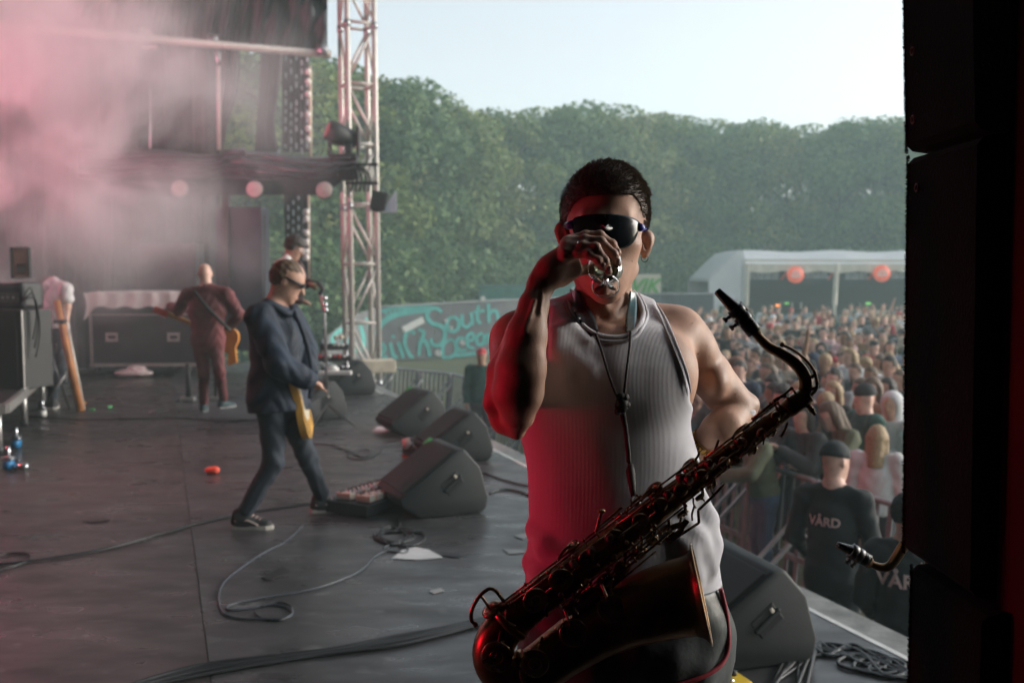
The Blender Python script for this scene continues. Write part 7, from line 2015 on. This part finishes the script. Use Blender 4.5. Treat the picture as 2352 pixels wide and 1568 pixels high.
for x, y in ((772, 775), (784, 774)): MB().sph(P(x, y, KD - .1), .035, 8).build('cream_jar', pm('cream_board', (.62, .57, .45)), kr)
MB().box((P(733, 856, KD - .8) + P(800, 856, KD - .8)) / 2, (.46, .10, .05), None, .005).build('white_plank', whitep, kr)
MB().sph(P(764, 848, KD - .6), .07, 8, (1.2, 1, .8)).build('white_drum_head', whitep, kr)
MB().tube([P(705, 776, 9.0), P(713, 800, 8.8)], .02, 6).build('arm_rest', pm('pinkish_lace', (.6, .42, .36)), kr)
# feet of the drum rack between the bald player's legs
for i, (x, y, lb) in enumerate(((430, 885, 'silver stand foot left of the bald bass player'), (434, 900, 'lower silver stand foot left of the bald bass player'), (495, 886, 'silver stand foot between the legs of the bald bass player'))):
    c = P(x, y, 13.0); t = thing('stand_foot', lb, 'stand foot', (c.x, c.y, 0), 'feet of the rack behind the bass player')
    MB().box((c.x, c.y, .04), (.16, .10, .06), None, .01).build('plate', capm, t); MB().cyl((c.x, c.y, .07), (c.x, c.y, .5), .02, n=8).build('post', black, t)
c = F(622, 965); t = thing('cable_connector', 'small salmon coloured connector box on the floor behind the guitarist', 'connector', c)
MB().box(c + V(0, 0, .03), (.10, .06, .05), None, .012).build('case', pm('salmon_panel', (.6, .28, .22)), t); MB().tube([c + V(.05, 0, .03), c + V(.12, -.04, .02)], .014, 8).build('plug', silver, t)
MB_ = thing('mat', 'dark grey rubber mat under the bass player between the wedges and the road case', 'mat', F(560, 950))
mpts = [F(x, y, .003) for x, y in ((448, 962), (470, 925), (560, 912), (615, 925), (636, 955), (620, 966))]
MB().add(mpts + [p + V(0, 0, .008) for p in mpts], [tuple(range(6))[::-1], tuple(range(6, 12))] + [(i, (i + 1) % 6, 6 + (i + 1) % 6, 6 + i) for i in range(6)]).build('rubber_sheet', pm('grey_mat', (.05, .05, .055), .5, 0, .2, 8), MB_)

# bowed person in a white T-shirt at the left
D = 12.4
J = dict(head=P(112, 655, D + .30), neck=P(122, 648, D + .16), shL=P(110, 660, D + .12), shR=P(152, 662, D - .05), elL=P(96, 705, D + .15), elR=P(156, 705, D - .08), wrL=P(84, 735, D), wrR=P(153, 738, D - .10),
         hip=P(128, 752, D), kneeL=P(112, 842, D + .1), kneeR=P(140, 845, D - .05), anL=V(F(100, 945).x, P(100, 900, D).y, .1), anR=V(F(146, 930).x, P(146, 900, D).y, .1))
make_person('person in a white T-shirt bowed over in the smoke at the left', J, (-.7, .8, -.6), skin_c, white_c, denim, hair_mid, 'short', .013, None, None, shoes={'L': (-.3, 1), 'R': (-.2, 1), 'm': (shoe_b, rubber_w)}, sleeve=.55, loose=.022)

# ------------------------------------------------------------------ the crowd
def std(pose):
    J = dict(head=V(0, 0, 1.62), neck=V(0, .01, 1.46), shL=V(.175, .01, 1.42), shR=V(-.175, .01, 1.42), elL=V(.23, .02, 1.14), elR=V(-.23, .02, 1.14), wrL=V(.21, -.08, .90), wrR=V(-.21, -.08, .90),
             hip=V(0, 0, .96), kneeL=V(.10, -.02, .50), kneeR=V(-.10, -.02, .50), anL=V(.11, .02, .09), anR=V(-.11, .02, .09))
    if pose == 'clap': J.update(elL=V(.24, -.14, 1.18), elR=V(-.24, -.14, 1.18), wrL=V(.05, -.32, 1.34), wrR=V(-.05, -.32, 1.34))
    if pose == 'fold': J.update(elL=V(.25, -.05, 1.16), elR=V(-.25, -.05, 1.16), wrL=V(-.02, -.22, 1.14), wrR=V(.02, -.24, 1.18))
    if pose == 'lean': J.update(head=V(0, -.16, 1.54), neck=V(0, -.10, 1.41), shL=V(.18, -.07, 1.36), shR=V(-.18, -.07, 1.36), elL=V(.26, -.22, 1.16), elR=V(-.26, -.22, 1.16), wrL=V(.10, -.42, 1.12), wrR=V(-.10, -.42, 1.12))
    if pose == 'raise': J.update(head=V(0, -.01, 1.62), shR=V(-.17, .0, 1.45), elR=V(-.24, -.12, 1.70), wrR=V(-.16, -.16, 1.95), elL=V(.25, -.08, 1.16), wrL=V(.06, -.26, 1.20))
    if pose == 'look': J.update(head=V(.03, -.02, 1.61), elL=V(.26, -.06, 1.20), wrL=V(.10, -.22, 1.42))
    return J
FACE = {'down': (0, -1, -.05), 'clap': (0, -1, .08), 'fold': (.25, -1, -.1), 'lean': (-.2, -1, -.3), 'look': (-.5, -1, .0), 'raise': (.1, -1, .1)}
# shared meshes: pose -> body, top, trousers, hairs
CM_ = {}
hk = ['short', 'long', 'curly', 'beanie', 'cap', 'hood']
def crowd_set(pose, vox, sleeve):
    J = std(pose); b, t, tr, fr = person_fields(J, FACE[pose], sleeve=sleeve, loose=.026, hands=True)
    lo_, hi_ = bounds_of(J, .17); lo_[2] = 0
    out = {}
    def mk(nm, pr, l, h, v_):
        o = sdf_obj(nm, pr, l, h, v_, None, None, 1); me = o.data; bpy.data.objects.remove(o); me.materials.append(None); return me
    out['body'] = mk('body', b, lo_, hi_, vox); out['top'] = mk('top', t, lo_, hi_, vox); out['trousers'] = mk('trousers', tr, lo_, (hi_[0], hi_[1], 1.15), vox * 1.3)
    h = J['head']
    for k in hk: out[k] = mk('hair' if k in ('short', 'long', 'curly') else k, hair_field(fr, k), h - V(.2, .2, .32), h + V(.2, .2, .2), .013)
    return out
SETS = {('down', 0): crowd_set('down', .017, 1), ('clap', 0): crowd_set('clap', .017, 1), ('fold', 0): crowd_set('fold', .017, 1), ('lean', 0): crowd_set('lean', .014, 1), ('look', 1): crowd_set('look', .017, .5), ('raise', 1): crowd_set('raise', .017, .5), ('down', 1): crowd_set('down', .017, .45)}
keys_ = list(SETS)
tops = {'black': (.02, .02, .022), 'charcoal': (.05, .055, .06), 'navy': (.02, .035, .07), 'white': (.62, .62, .62), 'cream': (.50, .44, .34), 'grey': (.22, .23, .24), 'olive': (.10, .11, .06), 'red': (.42, .04, .05), 'pale pink': (.55, .36, .36), 'tan': (.28, .18, .10), 'light blue': (.22, .32, .42), 'yellow': (.65, .65, .08), 'dark green': (.03, .09, .07)}
tw = {'black': 26, 'charcoal': 14, 'navy': 10, 'white': 11, 'cream': 8, 'grey': 10, 'olive': 5, 'red': 3, 'pale pink': 5, 'tan': 6, 'light blue': 5, 'yellow': 0, 'dark green': 5}
topm = {k: pm('cloth_' + k.replace(' ', '_'), v, .8, 0, .15, 6, .3, 40) for k, v in tops.items()}
trm = [pm('dark_trousers', (.02, .022, .03), .85, 0, .3, 6), pm('blue_jeans', (.05, .08, .14), .85, 0, .3, 6), pm('grey_trousers', (.10, .10, .10), .85, 0, .3, 6)]
hairm = {'dark': hair_dk, 'brown': hair_mid, 'blond': hair_bl, 'reddish': hair_rd}
skins = [skin_a, skin_c, skin_b, skin_c, skin_a]
cr_ = random.Random(21)
used_labels = set()
FACEPT = V(-3.0, 8.0, 0)
def crowd_person(x, y, label=None, key=None, hair=None, topc=None, hairc=None, scale=None, rz=None, name='person', where=''):
    key = key or (('raise', 1) if cr_.random() < .06 else cr_.choice([k for k in keys_ if k[0] not in ('lean', 'raise')]))
    for try_ in range(40):       # no two of the same look in the same part of the crowd
        hair_ = hair or cr_.choices(['short', 'long', 'curly', 'beanie', 'cap', 'hood'], [46, 28, 8, 5, 10, 4] if y > 15 else [54, 34, 10, 0, 2, 1])[0]
        topc_ = topc or cr_.choices(list(tw), list(tw.values()))[0]
        hairc_ = hairc or cr_.choices(['dark', 'brown', 'blond', 'reddish'], [32, 36, 24, 8])[0]
        c_ = topc_ if hair_ == 'hood' else cr_.choice(['black', 'charcoal', 'dark green', 'red', 'white'])
        hw_ = {'short': 'short %s hair' % hairc_, 'long': 'long %s hair' % hairc_, 'curly': 'curly %s hair' % hairc_}.get(hair_) or ('%s %s' % (c_, hair_))
        lab = label or 'person in %s top with %s, %s' % (topc_, hw_, where)
        if lab not in used_labels: break
    used_labels.add(lab)
    hair, topc = hair_, topc_
    hm = hairm[hairc_] if hair in ('short', 'long', 'curly') else topm[c_]
    d = FACEPT - V(x, y, 0)
    rot = math.atan2(d.x, -d.y) + cr_.uniform(-.35, .35) if rz is None else rz
    o = thing('person', lab, 'person', (x, y, GZ), 'people in the crowd', rot)
    s = scale or cr_.uniform(.93, 1.07); o.scale = (s, s, s)
    S_ = SETS[key]
    sk_ = cr_.choice(skins)
    for nm, me, m_ in (('body', S_['body'], sk_), ('top', S_['top'], topm[topc]), ('trousers', S_['trousers'], cr_.choice(trm)), ('hair' if hair in ('short', 'long', 'curly') else hair, S_[hair], hm)):
        q = link_mesh(nm, me, o); q.material_slots[0].link = 'OBJECT'; q.material_slots[0].material = m_
    return o
def wx(px, d): return (P(px, 640, d).x, P(px, 640, d).y)
placed = []
def place(px, d, **kw):
    x, y = wx(px, d); placed.append((x, y)); return crowd_person(x, y, **kw)
# those one can tell apart in front
place(1758, 8.95, label='person with long dark hair leaning over the barrier in an olive top', key=('lean', 0), hair='long', topc='olive', hairc='dark')
place(1848, 9.0, label='woman with dark hair in a black top clapping right at the barrier', key=('clap', 0), hair='long', topc='black', hairc='dark')
place(1838, 10.2, label='fair man with short blond hair facing the stage behind the clapping woman', key=('down', 0), hair='short', topc='navy', hairc='blond')
place(1902, 10.0, label='boy with cropped blond hair in a dark top behind the barrier', key=('down', 0), hair='short', topc='navy', hairc='blond', rz=2.2)
place(1990, 9.4, label='person in a dark green beanie and dark top in the second row', key=('down', 0), hair='beanie', topc='dark green')
place(2052, 9.6, label='person in a white hood with a red top near the cabinets', key=('fold', 0), hair='hood', topc='white')
place(2022, 8.4, label='woman with long blond hair and a white jacket in front of the white hood', key=('down', 0), hair='long', topc='white', hairc='blond', rz=2.6)
place(2046, 13.0, label='man in an open white shirt standing high in the middle of the crowd', key=('down', 0), hair='short', topc='white', hairc='dark', scale=1.06)
place(1978, 12.2, label='woman with wavy brown hair in a cream top in the middle rows', key=('look', 1), hair='long', topc='cream', hairc='brown')
place(1905, 12.6, label='man with short brown hair in a cream top left of the wavy haired woman', key=('down', 1), hair='short', topc='cream', hairc='brown')
place(1800, 10.5, label='person with curly dark hair in a charcoal top behind the saxophone neck', key=('down', 0), hair='curly', topc='charcoal', hairc='dark')
place(1700, 12.5, label='dark haired person just right of the saxophonist elbow in a navy top', key=('down', 0), hair='short', topc='navy', hairc='dark')
place(1936, 24.0, label='person with a bright yellow top in the distant middle of the crowd', key=('clap', 0), hair='beanie', topc='yellow')
place(2010, 17.0, label='person in a red cap and red top in the rear half of the crowd', key=('down', 0), hair='cap', topc='red')
place(1890, 31.0, label='person in a red top standing tall before the bar tent', key=('look', 1), hair='short', topc='red', scale=1.1)
place(1985, 33.0, label='person on shoulders height in a white top before the bar tent', key=('look', 1), hair='short', topc='white', scale=1.12)
for d_, step in ((9.6, 0), ):
    pass
y = 9.2; row = 0; cnt = 0
while y < 41:
    dx = .50 + .0165 * (y - 9)
    xl = P(1560, 640, y).x; xr = P(2125, 640, y).x
    x = xl + cr_.random() * dx
    while x < xr:
        xx, yy = x + cr_.uniform(-.13, .13), y + cr_.uniform(-.16, .16)
        # behind the barrier only
        bx_ = np.interp(yy, [1.2, 4.2, 8.4, 16.3, 18.4], [5.2, 4.1, 2.55, -.33, -1.2]) if yy < 18.4 else -1.2
        if xx > bx_ + .42 and all((xx - q[0]) ** 2 + (yy - q[1]) ** 2 > .36 ** 2 for q in placed):
            q_ = (P(0, 640, 1) - P(0, 640, 1)).x; pxx = 1176 + xx / yy * FPX
            wh = ('front row' if yy < 11 else 'second rows' if yy < 14.5 else 'middle rows' if yy < 20 else 'far middle' if yy < 26 else 'rear rows' if yy < 33 else 'by the bar') + (' beside the vest' if pxx < 1660 else ' below the mouthpiece' if pxx < 1730 else ' behind the neck curve' if pxx < 1800 else ' under the first sign' if pxx < 1870 else ' right of the saxophone' if pxx < 1950 else ' under the second sign' if pxx < 2030 else ' at the cabinet edge')
            kk = None
            if xx < bx_ + .9 and yy < 16: kk = ('lean', 0)
            crowd_person(xx, yy, where=wh, key=kk); placed.append((xx, yy)); cnt += 1
        x += dx
    y += .56 + .032 * (y - 9); row += 1
for i in range(46):          # the crowd goes on behind the cabinets
    yy = 9.5 + 20 * cr_.random() ** 1.4; px = 2135 + 420 * cr_.random(); xx = (px - 1176) / FPX * yy
    bx_ = np.interp(yy, [1.2, 4.2, 8.4, 16.3], [5.2, 4.1, 2.55, -.33])
    if all((xx - q[0]) ** 2 + (yy - q[1]) ** 2 > .36 ** 2 for q in placed) and xx > bx_ + .42:
        crowd_person(xx, yy, where='hidden behind the black cabinets'); placed.append((xx, yy))
# one more on the grass near the painted wall
q = P(1106, 838, 15.5); o = crowd_person(q.x, q.y, label='steward with a yellow cap behind the barrier beside the raised elbow', key=('down', 0), hair='cap', topc='dark green')

# security guards in the pit
gtex = pm('guard_black_sweater', (.012, .018, .020), .8, 0, .3, 6, .3, 40)
gsk = SETS[('down', 0)]
lett = pm('pinkish_white_print', (.72, .52, .50), .6, 0, .06, 20)
def guard(label, px, d, yaw, hair, scale=1.06, tsize=.078):
    x, y_ = wx(px, d)
    J = std('down'); J.update(elL=V(.235, .0, 1.13), elR=V(-.235, .0, 1.13), wrL=V(.19, -.20, .98), wrR=V(-.19, -.20, .98), shL=V(.170, .01, 1.40), shR=V(-.170, .01, 1.40), head=V(0, -.03, 1.61))
    Rz = Matrix.Rotation(yaw, 3, 'Z')
    J = {k: Rz @ (v * scale) + V(x, y_, GZ) for k, v in J.items()}
    o, fr = make_person(label, J, Rz @ V(-.6, -1, -.15), skin_c, gtex, gtex, gtex, hair, .012, 'security guards in the pit', V(x, y_, GZ), loose=.014, w_=1.0)
    c = Rz @ V(0, .19, 1.30) * scale + V(x, y_, GZ)
    # lettering laid on the back
    B_, T_, _, _ = person_fields(J, Rz @ V(-.6, -1, -.15), loose=.014, w_=1.0)
    bk = Rz @ V(0, 1, 0); sdx = Rz @ V(-1, 0, 0)
    def mp(a, b):
        p = Rz @ V(0, .5, 1.27) * scale + V(x, y_, GZ) + sdx * (a - .02) + V(0, 0, b)
        for _ in range(40):
            e = float(evalf(T_[:-3], np.array([p], dtype=np.float32))[0])
            if e < .001: break
            p = p - bk * max(e * .9, .001)
        return p + bk * .014
    text_mesh('lettering', 'VÅRD', lett, o, tsize, mp, bold=True)
    return o
guard('security guard with white letters on the black back and a black cap', 1922, 6.25, 2.55, 'beanie')
guard('second guard whose white back letters are cut off by the cabinets', 2098, 5.35, 2.75, 'short', .98, .105)
# ------------------------------------------------------------------ stage lamps that colour the scene
def par(label, loc, target, color, power, spot, blend=.6, size=.12):
    loc, target = Vector(loc), Vector(target); d = (target - loc).normalized()
    t = thing('stage_lamp', label, 'stage lamp', loc, 'coloured stage lamps at the left')
    MB().tube([loc - d * .28, loc - d * .20, loc - d * .02], [.06, .12, .14], 16, caps=True).build('lamp_can', black, t)
    cm = pm('lens_' + label.split()[0], color, .3, 0, 0, 5, emit=(color, 3))
    MB().disc(loc - d * .018, d, .12, .006, 16).build('lens', cm, t)
    MB().tube([loc - d * .12 + V(0, 0, .16), V(loc.x, loc.y, loc.z + .4)], .015, 6).build('hanger', steel, t)
    l = bpy.data.lights.new('lamp_light', 'SPOT'); l.energy = power; l.color = color; l.spot_size = spot; l.spot_blend = blend; l.shadow_soft_size = size
    o = bpy.data.objects.new('lamp_light', l); col.objects.link(o); o.parent = t; o.location = d * .04
    o.rotation_euler = d.to_track_quat('-Z', 'Y').to_euler()
    return t
par('red stage lamp low at the side aimed at the saxophonist', (-1.95, 1.67, 1.22), P(1230, 1060, 1.72), (1.0, .012, .065), 25, R(34), 1.0, .20)
par('pink stage lamp in the wing aimed into the smoke', (-9.2, 10.2, 1.9), (-7.4, 12.8, 4.0), (1.0, .26, .38), 3700, R(76), .8, .3)
par('crimson stage lamp high in the roof aimed at the band', (-7.6, 7.0, 5.2), (-2.2, 8.6, 1.0), (1.0, .10, .12), 420, R(46), .8, .2)

# ------------------------------------------------------------------ smoke and haze
def smoke_mat():
    m = bpy.data.materials.new('stage_smoke'); m.use_nodes = True
    nt = m.node_tree; N, L = nt.nodes, nt.links
    for n_ in list(N):
        if n_.type == 'BSDF_PRINCIPLED': N.remove(n_)
    pv = N.new('ShaderNodeVolumePrincipled'); L.new(pv.outputs[0], N['Material Output'].inputs['Volume'])
    pv.inputs['Color'].default_value = (.92, .84, .88, 1); pv.inputs['Anisotropy'].default_value = .1
    tc = N.new('ShaderNodeTexCoord'); nz = N.new('ShaderNodeTexNoise'); nz.inputs['Scale'].default_value = .62; nz.inputs['Detail'].default_value = 5; nz.inputs['Distortion'].default_value = 1.1; nz.inputs['Roughness'].default_value = .5
    mp = N.new('ShaderNodeMapping'); mp.inputs['Scale'].default_value = (6.2, 4.2, 3.8); L.new(tc.outputs['Object'], mp.inputs[0]); L.new(mp.outputs[0], nz.inputs['Vector'])
    # thins out away from the middle of the cloud (object space, unit ball)
    ln = N.new('ShaderNodeVectorMath'); ln.operation = 'LENGTH'; L.new(tc.outputs['Object'], ln.inputs[0])
    mr = N.new('ShaderNodeMapRange'); mr.inputs[1].default_value = .30; mr.inputs[2].default_value = .98; mr.inputs[3].default_value = 1; mr.inputs[4].default_value = 0
    mr.interpolation_type = 'SMOOTHSTEP'
    L.new(ln.outputs['Value'], mr.inputs[0])
    mn = N.new('ShaderNodeMapRange'); mn.inputs[1].default_value = .48; mn.inputs[2].default_value = .64; mn.inputs[3].default_value = .0; mn.inputs[4].default_value = 1
    L.new(nz.outputs[0], mn.inputs[0])
    mu = N.new('ShaderNodeMath'); mu.operation = 'MULTIPLY'; L.new(mr.outputs[0], mu.inputs[0]); L.new(mn.outputs[0], mu.inputs[1])
    m2 = N.new('ShaderNodeMath'); m2.operation = 'MULTIPLY'; m2.inputs[1].default_value = 1.5; L.new(mu.outputs[0], m2.inputs[0])
    L.new(m2.outputs[0], pv.inputs['Density'])
    return m
sm = MB().sph((0, 0, 0), 1.0, 24).build('smoke', smoke_mat()); sm['kind'] = 'stuff'
sm.location = (-7.8, 12.4, 3.6); sm.scale = (6.2, 4.2, 3.8)
hm = bpy.data.materials.new('haze_air'); hm.use_nodes = True
for n_ in list(hm.node_tree.nodes):
    if n_.type == 'BSDF_PRINCIPLED': hm.node_tree.nodes.remove(n_)
pv = hm.node_tree.nodes.new('ShaderNodeVolumePrincipled'); hm.node_tree.links.new(pv.outputs[0], hm.node_tree.nodes['Material Output'].inputs['Volume'])
pv.inputs['Density'].default_value = .0046; pv.inputs['Color'].default_value = (.72, .95, .95, 1)
hz = MB().box((0, 43, 7.4), (150, 130, 20)).build('haze', hm); hz['kind'] = 'stuff'
